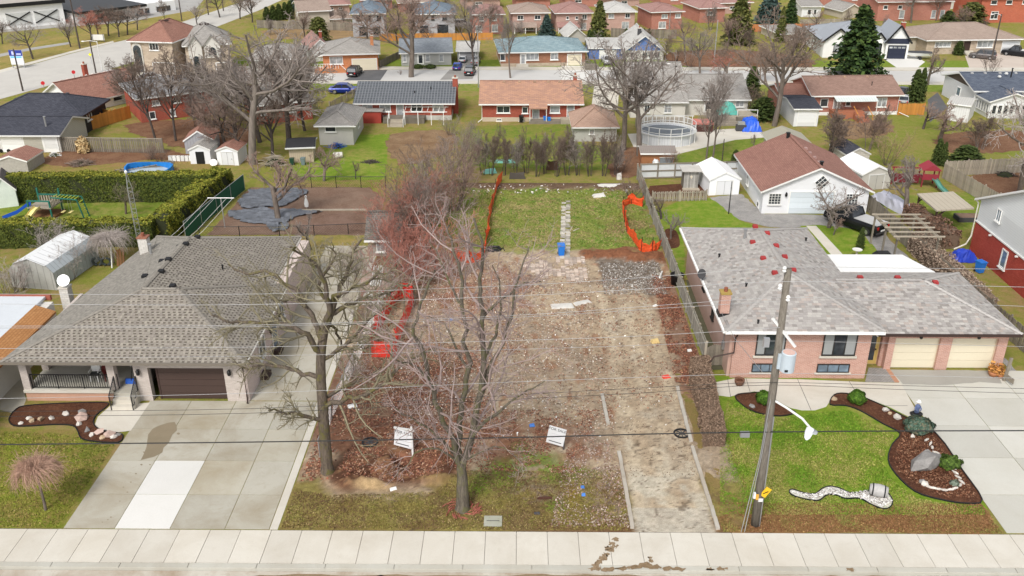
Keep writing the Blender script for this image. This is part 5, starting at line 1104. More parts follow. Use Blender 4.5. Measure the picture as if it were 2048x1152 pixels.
# ================================================================ vegetation kit
def rot_about(v, ax, a):
    return Matrix.Rotation(a, 3, ax) @ v
class Grow:
    """recursive bare-branch grower; every level keeps polylines of one length so tubes are made in one pass"""
    def __init__(s, seed, n, ln, ang, pts, wig, up, rr, rmin, sides, tmin=(.35,.2,.15,.1,.1), stoch=.35):
        s.R = random.Random(seed); s.n, s.ln, s.ang, s.pts, s.wig, s.up, s.rr, s.rmin, s.sides, s.tmin, s.st = n, ln, ang, pts, wig, up, rr, rmin, sides, tmin, stoch
        s.B = {}
    def grow(s, p, d, L, r, lv, tip=.35):
        R = s.R; k = s.pts[lv]; P = [p.copy()]; d = d.normalized(); q = p.copy()
        for i in range(k):
            d = (d+Vector((R.gauss(0,1),R.gauss(0,1),R.gauss(0,1)))*s.wig[lv]+Vector((0,0,s.up[lv]))).normalized()
            q = q+d*(L/k); P.append(q)
        s.emit(P, r, tip, lv)
    def emit(s, P, r, tip, lv, preset_n=None):
        R = s.R; k = len(P)-1
        s.B.setdefault((lv, k), []).append((P, [max(s.rmin, r*(1-(1-tip)*i/k)) for i in range(k+1)]))
        if lv+1 >= len(s.pts): return
        L = sum((P[i+1]-P[i]).length for i in range(k))
        n = preset_n if preset_n is not None else s.n[lv]
        n = max(1, int(n*(1+R.uniform(-s.st, s.st))))
        for j in range(n):
            t = s.tmin[lv]+(1-s.tmin[lv])*(j+R.random())/n; t = min(t, .999); x = t*k; i = int(x); f = x-i
            p = P[i].lerp(P[i+1], f); d = (P[i+1]-P[i]).normalized()
            ax = d.orthogonal().normalized(); ax = rot_about(ax, d, R.uniform(0, 2*math.pi))
            a = math.radians(R.uniform(*s.ang[lv])); c = rot_about(d, ax, a)
            cl = L*s.ln[lv]*(1.15-.65*t)*R.uniform(.7, 1.25); rad = r*(1-(1-tip)*t)
            s.grow(p, c, cl, min(rad*.75, r*s.rr[lv]), lv+1)
    def mesh(s, levels, mat, name):
        VV, FF = [], []; off = 0; RR = np.random.default_rng(3)
        for (lv, k), lst in s.B.items():
            if lv not in levels: continue
            P = np.array([[tuple(v) for v in q[0]] for q in lst]); r = np.array([q[1] for q in lst]); S = s.sides[lv]
            t = np.empty_like(P); t[:,1:-1] = P[:,2:]-P[:,:-2]; t[:,0] = P[:,1]-P[:,0]; t[:,-1] = P[:,-1]-P[:,-2]
            t /= np.linalg.norm(t, axis=2, keepdims=True)+1e-9
            ref = np.where(np.abs(t[:,:1,2:3]) < .8, np.array([0,0,1.]), np.array([1.,0,0])); ref = np.broadcast_to(ref, t.shape)
            a = np.cross(t, ref); a /= np.linalg.norm(a, axis=2, keepdims=True)+1e-9; b = np.cross(t, a)
            th = np.arange(S)*2*math.pi/S
            ring = P[:,:,None,:]+r[:,:,None,None]*(a[:,:,None,:]*np.cos(th)[None,None,:,None]+b[:,:,None,:]*np.sin(th)[None,None,:,None])
            nb = len(P); VV.append(ring.reshape(-1,3))
            base = off+np.arange(nb)[:,None,None]*((k+1)*S)+np.arange(k)[None,:,None]*S; j = np.arange(S)[None,None,:]; j2 = (j+1) % S
            FF.append(np.stack([base+j, base+j2, base+S+j2, base+S+j], -1).reshape(-1,4)); off += nb*(k+1)*S
        if not VV: return None
        return mesh_np(name, np.concatenate(VV), np.concatenate(FF), mat, None, True)

def BARK(name, c, c2, moss=None):
    if name in _MC: return _MC[name]
    b = NB(name, .95, .15); o = b.coord('obj'); st = b.n('ShaderNodeMapping', {'Vector': o, 'Scale': (6,6,1.2)}).outputs[0]
    n = b.noise(st, 2.0, 5, .7); col = b.mix(b.ramp(n, .35, .65), c, c2)
    if moss: col = b.mix(b.ramp(b.noise(o, 2.2, 5, .7), .5, .62), col, moss)
    b.col(col); b.bump(n, .9, .05); _MC[name] = b.m; return b.m
BK1 = BARK('bark_grey_brown', (.11,.09,.075), (.20,.165,.14)); BK2 = BARK('bark_mossy', (.075,.06,.047), (.175,.14,.11), (.14,.125,.045)); BK3 = BARK('bark_dark', (.055,.045,.04), (.11,.09,.08)); BK4 = BARK('bark_pale', (.25,.215,.185), (.15,.125,.11))
TWG = M('twig_grey', (.27,.23,.205), .9, .35, 2, 8, .12); TWP = M('twig_pale', (.40,.35,.32), .9, .3, 2, 8, .1); TWR = M('twig_red', (.38,.165,.125), .9, .35, 1.2, 8, .15); TWB = M('twig_brown', (.20,.15,.12), .9, .35, 2, 8, .15); TWM = M('twig_mossy', (.21,.185,.12), .9, .4, 1.5, 8, .1); TWRG = M('twig_red_grey', (.27,.19,.155), .9, .45, .9, 8, .15)

def bare_proto(kind, seed, tw, bk):
    """trunk and crown meshes of one bare tree, about 8 m (tree), 3 m (fruit, shrub)"""
    if kind == 'spread':
        g = Grow(seed, (8,7,7,4), (1.0,.62,.55,.6), ((35,68),(25,65),(25,70),(20,70)), (6,7,5,3,2), (.06,.11,.16,.2,.2), (.02,.06,.05,.04,.0), (.5,.42,.5,.6), .0095, (9,6,4,3,3), (.42,.2,.15,.1))
        g.grow(Vector((0,0,-.15)), Vector((0,0,1)), 3.9, .15, 0, .6)
    elif kind == 'tall':
        g = Grow(seed, (13,7,6,5), (.55,.6,.55,.6), ((25,55),(20,55),(25,65),(20,60)), (8,6,4,3,2), (.05,.10,.15,.2,.2), (.03,.10,.06,.05,.0), (.5,.45,.5,.6), .0095, (9,6,4,3,3), (.3,.2,.15,.1))
        g.grow(Vector((0,0,-.15)), Vector((0,0,1)), 7.2, .13, 0, .25)
    elif kind == 'fruit':
        g = Grow(seed, (6,8,7,4), (1.7,.6,.5,.5), ((40,72),(25,65),(30,75),(20,70)), (4,7,4,3,2), (.07,.14,.2,.22,.2), (.02,.07,.06,.05,.0), (.6,.45,.5,.6), .006, (8,6,4,3,3), (.55,.15,.1,.1))
        g.grow(Vector((0,0,-.1)), Vector((0,0,1)), 1.2, .085, 0, .75)
    elif kind == 'shrub':
        g = Grow(seed, (7,5,3), (.5,.5,.5), ((15,45),(20,55),(20,60)), (6,4,3,2), (.08,.14,.18,.2), (.05,.06,.04,0), (.6,.6,.6), .0065, (4,3,3,3), (.2,.15,.1))
        for i in range(10):
            a = g.R.uniform(0, 6.28); sp = g.R.uniform(.1,.55)
            g.grow(Vector((math.cos(a)*.25,math.sin(a)*.25,-.05)), Vector((math.cos(a)*sp,math.sin(a)*sp,1)), g.R.uniform(2.0,3.3), .022, 0, .3)
        return g.mesh({0}, bk, 'trunk'), g.mesh({1,2,3}, tw, 'crown')
    elif kind == 'clump':      # several slender trunks from one stool
        g = Grow(seed, (12,7,5), (.45,.5,.5), ((20,50),(20,60),(20,65)), (7,4,3,2), (.06,.12,.18,.2), (.05,.08,.05,0), (.5,.55,.6), .016, (6,4,3,3), (.25,.15,.1))
        for i in range(5):
            a = g.R.uniform(0, 6.28); sp = g.R.uniform(.05,.3)
            g.grow(Vector((math.cos(a)*.3,math.sin(a)*.3,-.1)), Vector((math.cos(a)*sp,math.sin(a)*sp,1)), g.R.uniform(4,6), .06, 0, .25)
        return g.mesh({0}, bk, 'trunk'), g.mesh({1,2,3}, tw, 'crown')
    return g.mesh({0,1}, bk, 'trunk'), g.mesh({2,3,4}, tw, 'crown')
PROTO = {}
def proto(kind, var, tw, bk):
    k = (kind, var, tw.name, bk.name)
    if k not in PROTO:
        base = (kind, var)
        if base not in PROTO: PROTO[base] = bare_proto(kind, hash_(kind)+var*7, tw, bk); PROTO[k] = PROTO[base]
        else:
            a, b = PROTO[base]; a = a.copy(); b = b.copy(); a.materials[0] = bk; b.materials[0] = tw; PROTO[k] = (a, b)
    return PROTO[k]
def hash_(t): return sum(ord(c)*(i+3) for i, c in enumerate(t))
def crown_top(me):
    if 'top' not in me:
        c = np.empty(len(me.vertices)*3, np.float32); me.vertices.foreach_get('co', c); me['top'] = float(np.percentile(c[2::3], 99.5))
    return me['top']
def bare(label, px, top, kind='spread', var=0, tw=TWG, bk=BK1, wide=1.0, name=None, group=None, hgt=None, rz=None):
    a, b = proto(kind, var, tw, bk); loc = G(*px); hh = hgt or HG(px, top); s = hh/crown_top(b)
    o = thing(name or {'shrub': 'bare_shrub', 'fruit': 'fruit_tree'}.get(kind, 'bare_tree'), label, 'shrub' if kind == 'shrub' else 'tree', loc, random.uniform(0,6.28) if rz is None else rz, group)
    o.scale = (s*wide*(1.25 if kind in ('spread','tall') else 1), s*wide*(1.25 if kind in ('spread','tall') else 1), s*(1.1 if kind in ('spread','tall') else 1))
    link('trunk', a, o); link('crown', b, o); return o

def leaves_mesh(P, N, size, cols, seed, mat, name, flat=.4, asp=1.0):
    """small leaf faces at P with outward normals N"""
    r = np.random.default_rng(seed); n = len(P)
    d = N+r.normal(0, flat, (n,3)); d /= np.linalg.norm(d, axis=1, keepdims=True)+1e-9
    t = np.cross(d, r.normal(0,1,(n,3))); t /= np.linalg.norm(t, axis=1, keepdims=True)+1e-9; b = np.cross(d, t)
    s = size*(.6+.8*r.random((n,1)))
    V = np.stack([P-t*s*.5-b*s*asp*.5, P+t*s*.5-b*s*asp*.35, P+t*s*.35+b*s*asp*.5, P-t*s*.4+b*s*asp*.45], 1).reshape(-1,3)
    C = np.array(cols)[r.integers(0, len(cols), n)]*(.7+.6*r.random((n,1))); C = np.repeat(C, 4, 0)
    return mesh_np(name, V, np.arange(n*4).reshape(n,4), mat, np.clip(C, .004, .9))
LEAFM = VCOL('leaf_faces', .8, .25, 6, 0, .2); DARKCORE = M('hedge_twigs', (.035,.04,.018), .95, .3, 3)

def conifer_mesh(seed, Hh, R, cols, nb=260, q=16, size=.26, droop=.25, pw=.8, gaps=.12):
    r = np.random.default_rng(seed); P = []; N = []
    for i in range(nb):
        t = (i+.5)/nb; z = Hh*(.05+.95*t**.9); L = R*(1-t)**pw*(.75+.4*r.random())+.06
        a = i*2.399+r.normal(0,.3)
        if r.random() < gaps: L *= .45
        s = np.linspace(.12, 1, q)**.8; jit = r.normal(0, .055*R, (q,3))*np.array([1,1,.6])
        x = np.stack([np.cos(a)*L*s, np.sin(a)*L*s, z-droop*L*s**1.6+.12*L*s*(t)], 1)+jit
        P.append(x); N.append(np.stack([np.cos(a)*s*.5, np.sin(a)*s*.5, .9+0*s], 1))
    P = np.concatenate(P); N = np.concatenate(N); return leaves_mesh(P, N, size, cols, seed, LEAFM, 'crown', .55, 1.5)
SPR = [(.03,.06,.018),(.045,.08,.02),(.06,.095,.022),(.022,.04,.014)]; SPB = [(.05,.085,.075),(.07,.11,.10),(.035,.06,.05)]; SPY = [(.10,.11,.03),(.13,.13,.035),(.07,.085,.022)]; CED = [(.05,.075,.018),(.075,.10,.025),(.035,.055,.014)]
_cm = {}
def conifer(label, px, top, rpx, cols=SPR, key='s', name='spruce_tree', cat='tree', group=None, droop=.25, pw=.8, seed=1, size=.26):
    loc = G(*px); hh = HG(px, top); R = rpx/FPX*(loc-Vector((0,0,H))).length; k = (key, seed)
    if k not in _cm: _cm[k] = (conifer_mesh(seed, 8.0, 2.6, cols, 300, 22, size, droop, pw), MB().tube([(0,0,-.1),(0,0,7.2)], [.22,.03], 7).mesh('trunk', BK1, False))
    o = thing(name, label, cat, loc, random.uniform(0,6), group); o.scale = (R/2.6, R/2.6, hh/8.0)
    link('trunk', _cm[k][1], o); link('crown', _cm[k][0], o); return o
def blobshrub(label, loc, rx, ry, rz_, cols, n=1500, size=.07, name='round_shrub', lump=.12, seed=1, cat='shrub', group=None, flatbase=True):
    """clipped or mounded evergreen: twiggy core with leaf faces through its outer volume"""
    o = thing(name, label, cat, loc, 0, group); r = np.random.default_rng(seed)
    u = r.normal(0,1,(n,3)); u /= np.linalg.norm(u, axis=1, keepdims=True); u[:,2] = np.where(u[:,2] < -.55, -u[:,2], u[:,2])
    k = 1+lump*np.sin(u[:,:1]*5+seed)*np.cos(u[:,1:2]*6+u[:,2:]*4)-r.random((n,1))*.22
    P = u*k*np.array([rx,ry,rz_])+np.array([0,0,rz_*.85]); leaf = leaves_mesh(P, u, size, cols, seed, LEAFM, 'foliage', .5, 1.2)
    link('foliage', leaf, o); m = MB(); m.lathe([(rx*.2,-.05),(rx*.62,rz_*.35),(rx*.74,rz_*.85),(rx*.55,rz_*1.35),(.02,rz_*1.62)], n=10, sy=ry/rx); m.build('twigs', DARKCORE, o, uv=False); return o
def hedge(label, a, b, w, h, cols, n, size, name='cedar_hedge', seed=1, top=None, lump=.15, core=DARKCORE, flat=.45):
    """clipped hedge from a to b; top = brighter, yellower colours for the faces on top of the hedge"""
    a = Vector(a); b = Vector(b); L = (b-a).length; rz = math.atan2(b.y-a.y, b.x-a.x)
    o = thing(name, label, 'hedge', (a.x,a.y,0), rz); r = np.random.default_rng(seed)
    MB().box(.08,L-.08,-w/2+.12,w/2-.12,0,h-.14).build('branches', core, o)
    area = {'t': L*w, 's': L*h, 'n': L*h, 'e': w*h}; tot = area['t']+2*area['s']+2*w*h; P = []; N = []; K = []
    def add(cnt, f, nrm, k):
        q = f(r.random((int(cnt),1)), r.random((int(cnt),1))); P.append(q); N.append(np.tile(np.array(nrm, float), (len(q),1))); K.append(np.full(len(q), k))
    add(n*area['t']/tot, lambda u,v: np.concatenate([u*L,(v-.5)*w,0*u+h],1), (0,0,1), 1); add(n*area['s']/tot, lambda u,v: np.concatenate([u*L,0*u-w/2,v*h],1), (0,-1,.25), 0); add(n*area['s']/tot*.4, lambda u,v: np.concatenate([u*L,0*u+w/2,v*h],1), (0,1,.25), 0)
    add(n*w*h/tot, lambda u,v: np.concatenate([0*u,(u-.5)*w,v*h],1), (-1,0,.2), 0); add(n*w*h/tot, lambda u,v: np.concatenate([0*u+L,(u-.5)*w,v*h],1), (1,0,.2), 0)
    P = np.concatenate(P); N = np.concatenate(N); K = np.concatenate(K)
    k = (fbm(P[:,0]*1.0+P[:,2]*.7, P[:,1]+P[:,2]*.5, 1.1, 3, seed)-.5)*lump*2.2; P = P+N*(k[:,None])-N*r.random((len(P),1))*.12
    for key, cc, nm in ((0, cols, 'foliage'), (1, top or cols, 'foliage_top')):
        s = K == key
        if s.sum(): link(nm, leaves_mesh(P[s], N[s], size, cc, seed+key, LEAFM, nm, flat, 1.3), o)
    return o
def tufts(name, label, poly, n, cols, hgt=.07, w=.05, seed=1, zf=None, kind='stuff'):
    q = scatter_pts(poly, n, seed); r = np.random.default_rng(seed); n = len(q); z = np.zeros(n) if zf is None else np.array([zf(x,y) for x,y in q])
    P = np.column_stack([q, z]); a = r.random(n)*6.283; d = np.column_stack([np.cos(a),np.sin(a),0*a])*w*(.5+r.random((n,1))); lean = r.normal(0,.5,(n,3))*hgt; lean[:,2] = hgt*(.5+r.random(n))
    V = np.stack([P-d, P+d, P+d*.2+lean], 1).reshape(-1,3); ci = np.clip(((fbm(q[:,0],q[:,1],.55,4,seed+5)-.5)*2.6+.5+r.normal(0,.22,n))*len(cols),0,len(cols)-1).astype(int); C = np.array(cols)[ci]*(.7+.6*r.random((n,1)))
    o = link(name, mesh_np(name, V, np.arange(n*3).reshape(n,3), LEAFM, np.repeat(np.clip(C,.01,.9),3,0))); return tag(o, label, name.replace('_',' '), kind=kind)
def litter(name, label, poly, n, cols, size=.09, seed=1, zf=None, lift=.02, cat='leaves', fade=None):
    q = scatter_pts(poly, n, seed)
    if fade:
        k = fbm(q[:,0], q[:,1], 1.1, 4, seed+30); P_ = np.array(poly); q = q[k > fade+np.random.default_rng(seed).normal(0,.05,len(q))]
    n = len(q); z = np.zeros(n) if zf is None else np.array([zf(x,y) for x,y in q]); r = np.random.default_rng(seed)
    P = np.column_stack([q, z+lift+r.random(n)*.02]); N = np.tile([0,0,1.], (n,1))
    return tag(link(name, leaves_mesh(P, N, size, cols, seed, LEAFM, name, .45, .7)), label, cat, kind='stuff')

# ================================================================ the two street trees of the lot
def street_tree(name, label, base, trunk, limbs, Y, tw, bk, r0, seed, droop, dens, ys, rminv=.0062, lt=1.0):
    """trunk and main limbs surveyed from the photograph, each limb given its own bearing away from the trunk; smaller wood grown"""
    g = Grow(seed, (0,dens,5,5,3), (.5,.42*lt,.52,.6,.6), ((30,60),(25,70),(25,75),(25,75),(20,70)), (8,10,5,4,3), (.05,.1,.17,.2,.2), (0,.02,droop,droop*1.3,droop), (.5,.42,.5,.6,.6), rminv, (12,8,5,3,3), (.3,.12,.12,.1,.1))
    b0 = G(*base); R = g.R
    T = [Vector((b0.x,b0.y,-.2))]+[AT(x,y,b0.y+dy) for x,y,dy in trunk]
    T = [Vector(p) for p in smooth_poly([tuple(p) for p in T], 3, False)]
    g.B[(0, len(T)-1)] = [(T, [r0*(1.35 if i == 0 else 1.0)*(1-.45*i/(len(T)-1)) for i in range(len(T))])]
    for i, (pts, ra, yslope) in enumerate(limbs):
        q = []
        for j, (x, y) in enumerate(pts): q.append(AT(x, y, b0.y+yslope[0]+(yslope[1]-yslope[0])*j/(len(pts)-1)))
        q = smooth_poly([tuple(p) for p in q], 3, False); q = [Vector(p)+Vector((R.gauss(0,.06),R.gauss(0,.06),R.gauss(0,.06))) for p in q]
        g.emit(q, ra, .25, 1)
    o = thing(name, label, 'tree', (0,0,0)); t = g.mesh({0,1}, bk, 'trunk'); c = g.mesh({2,3,4}, tw, 'crown')
    M0 = Matrix.Translation(-b0); t.transform(M0); c.transform(M0); o.location = b0
    link('trunk', t, o); link('crown', c, o); return o
street_tree('bare_tree', 'gnarled mossy bare tree with thick trunk beside the left driveway', (655,942),
  [(650,880,0),(646,820,0),(642,760,.1),(642,710,.1),(648,665,.2),(660,628,.2),(670,595,.3)],
  [([(648,838),(612,834),(575,826),(538,820)], .13, (0,-1.6)), ([(640,755),(605,744),(570,735),(530,728),(500,737),(470,728)], .13, (0,1.2)),
   ([(642,705),(615,670),(585,656),(545,651),(500,645),(460,645),(425,632)], .15, (0,-1.5)), ([(646,680),(628,640),(610,612),(600,588),(565,562),(530,542),(480,546),(462,530)], .15, (.1,2.4)),
   ([(650,650),(655,605),(652,572),(640,542),(625,522),(600,506),(584,490)], .14, (.1,-1.0)), ([(662,625),(690,615),(720,602),(760,590),(800,572),(835,560)], .13, (.2,1.8)),
   ([(668,596),(685,562),(700,532),(705,502),(722,478)], .13, (.3,2.4)), ([(650,795),(690,772),(738,752),(765,733)], .10, (0,2.0)),
   ([(652,810),(700,802),(745,782),(790,746),(830,716),(872,694)], .14, (0,-1.2)), ([(646,720),(690,690),(715,665),(740,640),(765,618)], .10, (.1,-2.0)),
   ([(664,612),(680,582),(720,570),(760,552),(800,530)], .10, (.2,-1.6)), ([(658,640),(668,660),(685,690),(720,700),(740,690)], .08, (.1,2.4)), ([(655,610),(640,575),(655,540),(670,510),(665,485)], .10, (.2,.6)), ([(610,612),(590,600),(560,600),(530,590),(505,595)], .07, (.4,1.4))],
  37.4, TWM, BK2, .30, 11, -.02, 13, 0)
street_tree('bare_tree', 'tall many-stemmed bare tree standing in the verge between the sale signs', (925,1016),
  [(925,985,0),(924,950,0),(921,925,.0)],
  [([(920,935),(905,882),(880,822),(860,762),(846,702),(826,668),(838,620),(862,572),(868,530)], .14, (0,-1.6)), ([(921,932),(915,872),(925,802),(935,742),(930,682),(925,602),(920,542),(905,488),(900,450)], .15, (0,1.6)),
   ([(926,925),(945,862),(960,782),(965,702),(962,622),(958,562),(966,502),(950,440)], .17, (0,.4)), ([(930,905),(960,852),(1000,820),(1040,792),(1085,768)], .10, (0,-1.8)),
   ([(958,790),(990,722),(1010,662),(1030,602),(1040,542),(1060,490)], .10, (.1,1.2)), ([(912,905),(882,882),(850,852),(820,832),(788,818)], .08, (0,-1.2)), ([(965,722),(985,682),(1000,642),(1000,582),(985,530)], .08, (.3,-1.0)),
   ([(932,745),(912,702),(898,662),(880,642),(840,630)], .07, (.8,2.6)), ([(960,640),(1000,600),(1050,570),(1085,560)], .07, (.3,2.2)), ([(868,780),(840,740),(800,720),(770,690)], .07, (-.9,-2.2)), ([(925,610),(900,570),(880,520),(860,480)], .06, (1.2,2.4)),
   ([(924,948),(950,910),(985,895),(1020,905),(1050,925)], .05, (0,-2.2)), ([(922,940),(890,905),(850,900),(820,920),(795,950)], .06, (0,-2.6))],
  34.5, M('twig_pink_grey', (.33,.255,.235), .9, .4, .8, 8, 0), BARK('bark_olive', (.08,.068,.055), (.18,.155,.12), (.13,.125,.06)), .34, 23, .02, 10, 0)
ORD = ['first','second','third','fourth','fifth','sixth','seventh','eighth','ninth','tenth','eleventh','twelfth','thirteenth','fourteenth','fifteenth','sixteenth','seventeenth']
# ================================================================ trees and shrubs where they stand
BT = bare
BT('large bare tree with pale sprawling limbs above the white garden sheds', (505,328), 72, 'spread', 0, TWG, BK4, 1.0)
BT('slender dark bare tree in front of the red brick house, left of two', (312,285), 120, 'tall', 0, TWB, BK3, .9); BT('slender dark bare tree in front of the red brick house, right of two', (352,282), 105, 'tall', 1, TWB, BK3, .9)
BT('dark spreading bare tree before the red house with small chimney', (578,282), 88, 'spread', 1, TWG, BK3, 1.0)
BT('bare tree among the twigs left of the beige shed', (545,318), 190, 'spread', 2, TWB, BK3, .9)
BT('thick-trunked bare street tree with reddish crown on the grey bungalow lawn', (822,154), -14, 'spread', 2, TWRG, BK1, 1.15)
BT('dark bare street tree beside the parked cars', (948,146), 2, 'tall', 0, TWG, BK3, 1.0); BT('bare tree on the teal-roofed bungalow lawn', (1021,156), 35, 'tall', 2, TWG, BK1, .9)
BT('massive twin bare tree, left trunk, beside the tan garage', (1247,300), 92, 'spread', 1, TWG, BK1, .95); BT('massive twin bare tree, right trunk, beside the tan garage', (1278,312), 105, 'spread', 0, TWG, BK1, .85)
BT('big bare tree right of the patio with dark crown', (1548,252), 45, 'spread', 2, TWB, BK1, .9); BT('bare tree with forked trunk standing on the pool lawn, left stem', (1412,324), 150, 'tall', 1, TWG, BK1, .7, rz=1); BT('bare tree with forked trunk standing on the pool lawn, right stem', (1424,325), 158, 'tall', 2, TWG, BK1, .7, rz=2)
BT('small bare street tree with thick trunk across from the white bungalow', (1855,170), 92, 'fruit', 0, TWB, BK1, 1.0, name='bare_tree')
BT('tall bare tree at the right picture edge by the board fence', (2040,388), 205, 'spread', 0, TWP, BK1, .95)
BT('gnarled bare fruit tree in front of the white garage', (1657,455), 362, 'fruit', 1, TWG, BK1, 1.15); BT('wide bare tree beside the red play set', (1808,432), 312, 'fruit', 0, TWG, BK1, 1.15)
BT('reddish bare tree growing through the black garden tarps', (556,440), 315, 'fruit', 1, TWRG, BK1, 1.15); BT('small bare tree with dark trunk on the path behind the left bungalow', (621,500), 425, 'fruit', 0, TWG, BK3, 1.0)
BT('pruned bare fruit tree on the small green lawn, left of two', (648,362), 290, 'fruit', 1, TWRG, BK4, 1.0); BT('pruned bare fruit tree on the small green lawn, right of two', (711,358), 322, 'fruit', 0, TWB, BK3, .8)
BT('pollarded stump tree on the lawn between the cedar hedges', (252,428), 365, 'fruit', 1, TWM, BK2, .9); BT('small spreading bare tree against the board fence', (1322,438), 396, 'fruit', 0, TWB, BK3, 1.5); BT('small upright bare tree in a mulch ring', (1341,478), 425, 'fruit', 1, TWG, BK1, .9)
BT('young bare sapling in a mulch ring beside the black pickup', (1667,470), 428, 'fruit', 0, TWRG, BK1, .8); BT('young bare sapling on the far pool lawn', (1507,300), 268, 'fruit', 0, TWB, BK1, .8)
BT('multi-stemmed dark shrub tree in the yard behind the brown-roofed garage', (1655,318), 205, 'clump', 0, TWB, BK3, 1.2, name='bare_tree'); BT('bare shrub tree before the red deck steps', (1735,300), 210, 'clump', 1, TWRG, BK1, 1.2, name='bare_tree'); BT('dark crooked bare tree on the olive lawn', (1846,258), 205, 'fruit', 1, TWRG, BK3, 1.2, name='bare_tree')
BT('tangled bare tree before the white metal shed', (1880,285), 205, 'fruit', 0, TWRG, BK1, 1.4, name='bare_tree'); BT('bare brown tree near the sunroom shrubs', (1960,300), 225, 'clump', 0, TWB, BK1, 1.5, name='bare_tree'); BT('twiggy yellow-brown bush behind the red play set', (1775,330), 255, 'shrub', 1, M('twig_straw', (.36,.26,.15), .9, .3), BK1, 1.3)
BT('bare tree behind the street at the blue house drive', (1400,150), 62, 'spread', 1, TWG, BK1, .9); BT('reddish bare tree behind the blue gabled house', (1370,112), 45, 'spread', 0, TWRG, BK1, .9); BT('red-twigged ornamental tree by the rear street', (1455,160), 105, 'fruit', 1, TWR, BK4, 1.3, name='bare_tree')
BT('reddish bare tree left of the long street spruce', (1530,165), 85, 'spread', 2, TWRG, BK1, .9); BT('bare tree behind the grey bungalow roof', (735,82), 20, 'spread', 0, TWRG, BK3, 1.0); BT('bare tree between the two blue-roofed stone houses', (795,88), 25, 'spread', 1, TWRG, BK3, .9)
BT('pinkish bare tree before the rose brick house', (980,75), 5, 'spread', 2, TWRG, BK1, .8); BT('bare tree by the stone bungalow and its steps', (1980,150), 98, 'shrub', 0, TWB, BK3, 1.2, name='bare_tree')
BT('large bare tree rising before the long pink house, left of two', (1822,46), -40, 'spread', 0, TWG, BK1, .8); BT('large bare tree rising before the long pink house, right of two', (1872,42), -40, 'tall', 1, TWRG, BK1, .9)
for i, (x, y, t, tw) in enumerate(((66,118,52,TWG),(142,94,40,TWG),(183,84,22,TWR),(198,75,28,TWR),(217,72,14,TWB),(238,74,20,TWB),(255,70,20,TWG),(5,88,40,TWG),(395,52,10,TWP),(440,35,-15,TWB),(480,38,-12,TWG),(505,45,-10,TWB))):
    BT(('small bare tree right of the blue sign','bare tree beside the tall dark avenue pole','first red-twigged tree on the avenue lawn','second red-twigged tree on the avenue lawn','third tree of the avenue lawn row','fourth tree of the avenue lawn row','last tree of the avenue lawn row','bare tree at the left picture edge by the works','pale bare tree behind the brown-roofed stone house','bare tree at the far avenue bend, left','bare tree at the far avenue bend, middle','bare tree at the far avenue bend, right')[i], (x,y), t, 'spread', i % 3, tw, BK3, .95, group='avenue trees')
for i, (x, y, t) in enumerate(sorted(((262,185,118),(250,205,140),(395,262,175),(420,285,190),(455,305,200),(478,318,225),(300,200,130),(540,190,100),(610,190,110),(440,215,130),(490,230,120),(560,235,118),(470,270,110),(520,285,150),(400,225,125),(610,262,170),(430,250,140)))):
    BT(ORD[i]+' bare tree from the left in the tangle around the brick houses', (x,y), t, 'clump' if i % 2 else 'spread', i % 2, (TWG,TWB,TWRG)[i % 3], BK3, 1.0, name='bare_tree', group='tangled bare trees')
# row of saplings at the back of the lot
for i in range(13):
    x = 962+i*22+random.uniform(-6,6); BT(ORD[i]+' bare sapling from the left in the row behind the lot', (x, 352+random.uniform(-6,4)), 262+random.uniform(-14,16), 'clump', i % 2, TWB if i % 3 else TWG, BK3, .75, name='bare_sapling', group='saplings behind the lot')
# thicket on the lot's left side: grey behind, red-twigged in front
for i in range(9):
    t = i/8; BT(ORD[i]+' grey twiggy shrub from the back in the thicket left of the lot', (905-75*(t)+random.uniform(-40,40), 345+150*t), 248+115*t, 'shrub', i % 3, (TWG,TWRG,TWB)[i % 3], BK1, 1.35, group='thicket shrubs')
for i in range(12):
    t = i/11; BT(ORD[i]+' red-twigged shrub from the back along the left side of the lot', (860-30*t+random.uniform(-70,60), 420+170*t), 318+150*t, 'shrub', i % 3, TWR if i % 3 else TWRG, TWR, 1.25, group='red-twigged shrubs')
for i, (x,y,t) in enumerate(((700,575,475),(752,612,530),(812,560,480),(690,545,480),(722,645,580),(800,590,520),(735,695,635),(700,765,705))):
    BT(('pale grey bush behind the small block shed','grey bush at the rear end of the red safety netting','grey bush right of the small block shed window','grey bush at the top of the side driveway','grey bush beside the parked trailer','grey bush in the gap between trailer and red netting','grey bush left of the red netting front','grey bush along the boundary rail near the mossy tree')[i], (x,y), t, 'shrub', i % 3, TWP if i % 2 else TWG, BK1, 1.4, group='boundary bushes')
for i, (x,y,t) in enumerate(((945,258,235),(935,275,245),(928,300,255),(925,322,270),(900,270,225))):
    BT(('nearest','second','third','fourth','tallest')[i]+' grey bush between the two red bungalows', (x,y), t, 'shrub', i % 3, TWG, BK1, 1.3, group='bushes between the bungalows')
for i, (x,y,t) in enumerate(((140,560,480),(160,535,470),(20,600,520),(40,580,500),(105,520,440),(25,700,640))):
    BT('pale bare bush '+('at the right front of the metal shed','right of the metal shed','left of the metal shed, nearer','left of the metal shed, further','behind the metal shed','by the neighbour roof edge')[i], (x,y), t, 'shrub', i % 3, TWP, BK1, 1.35, group='bushes round the metal shed')
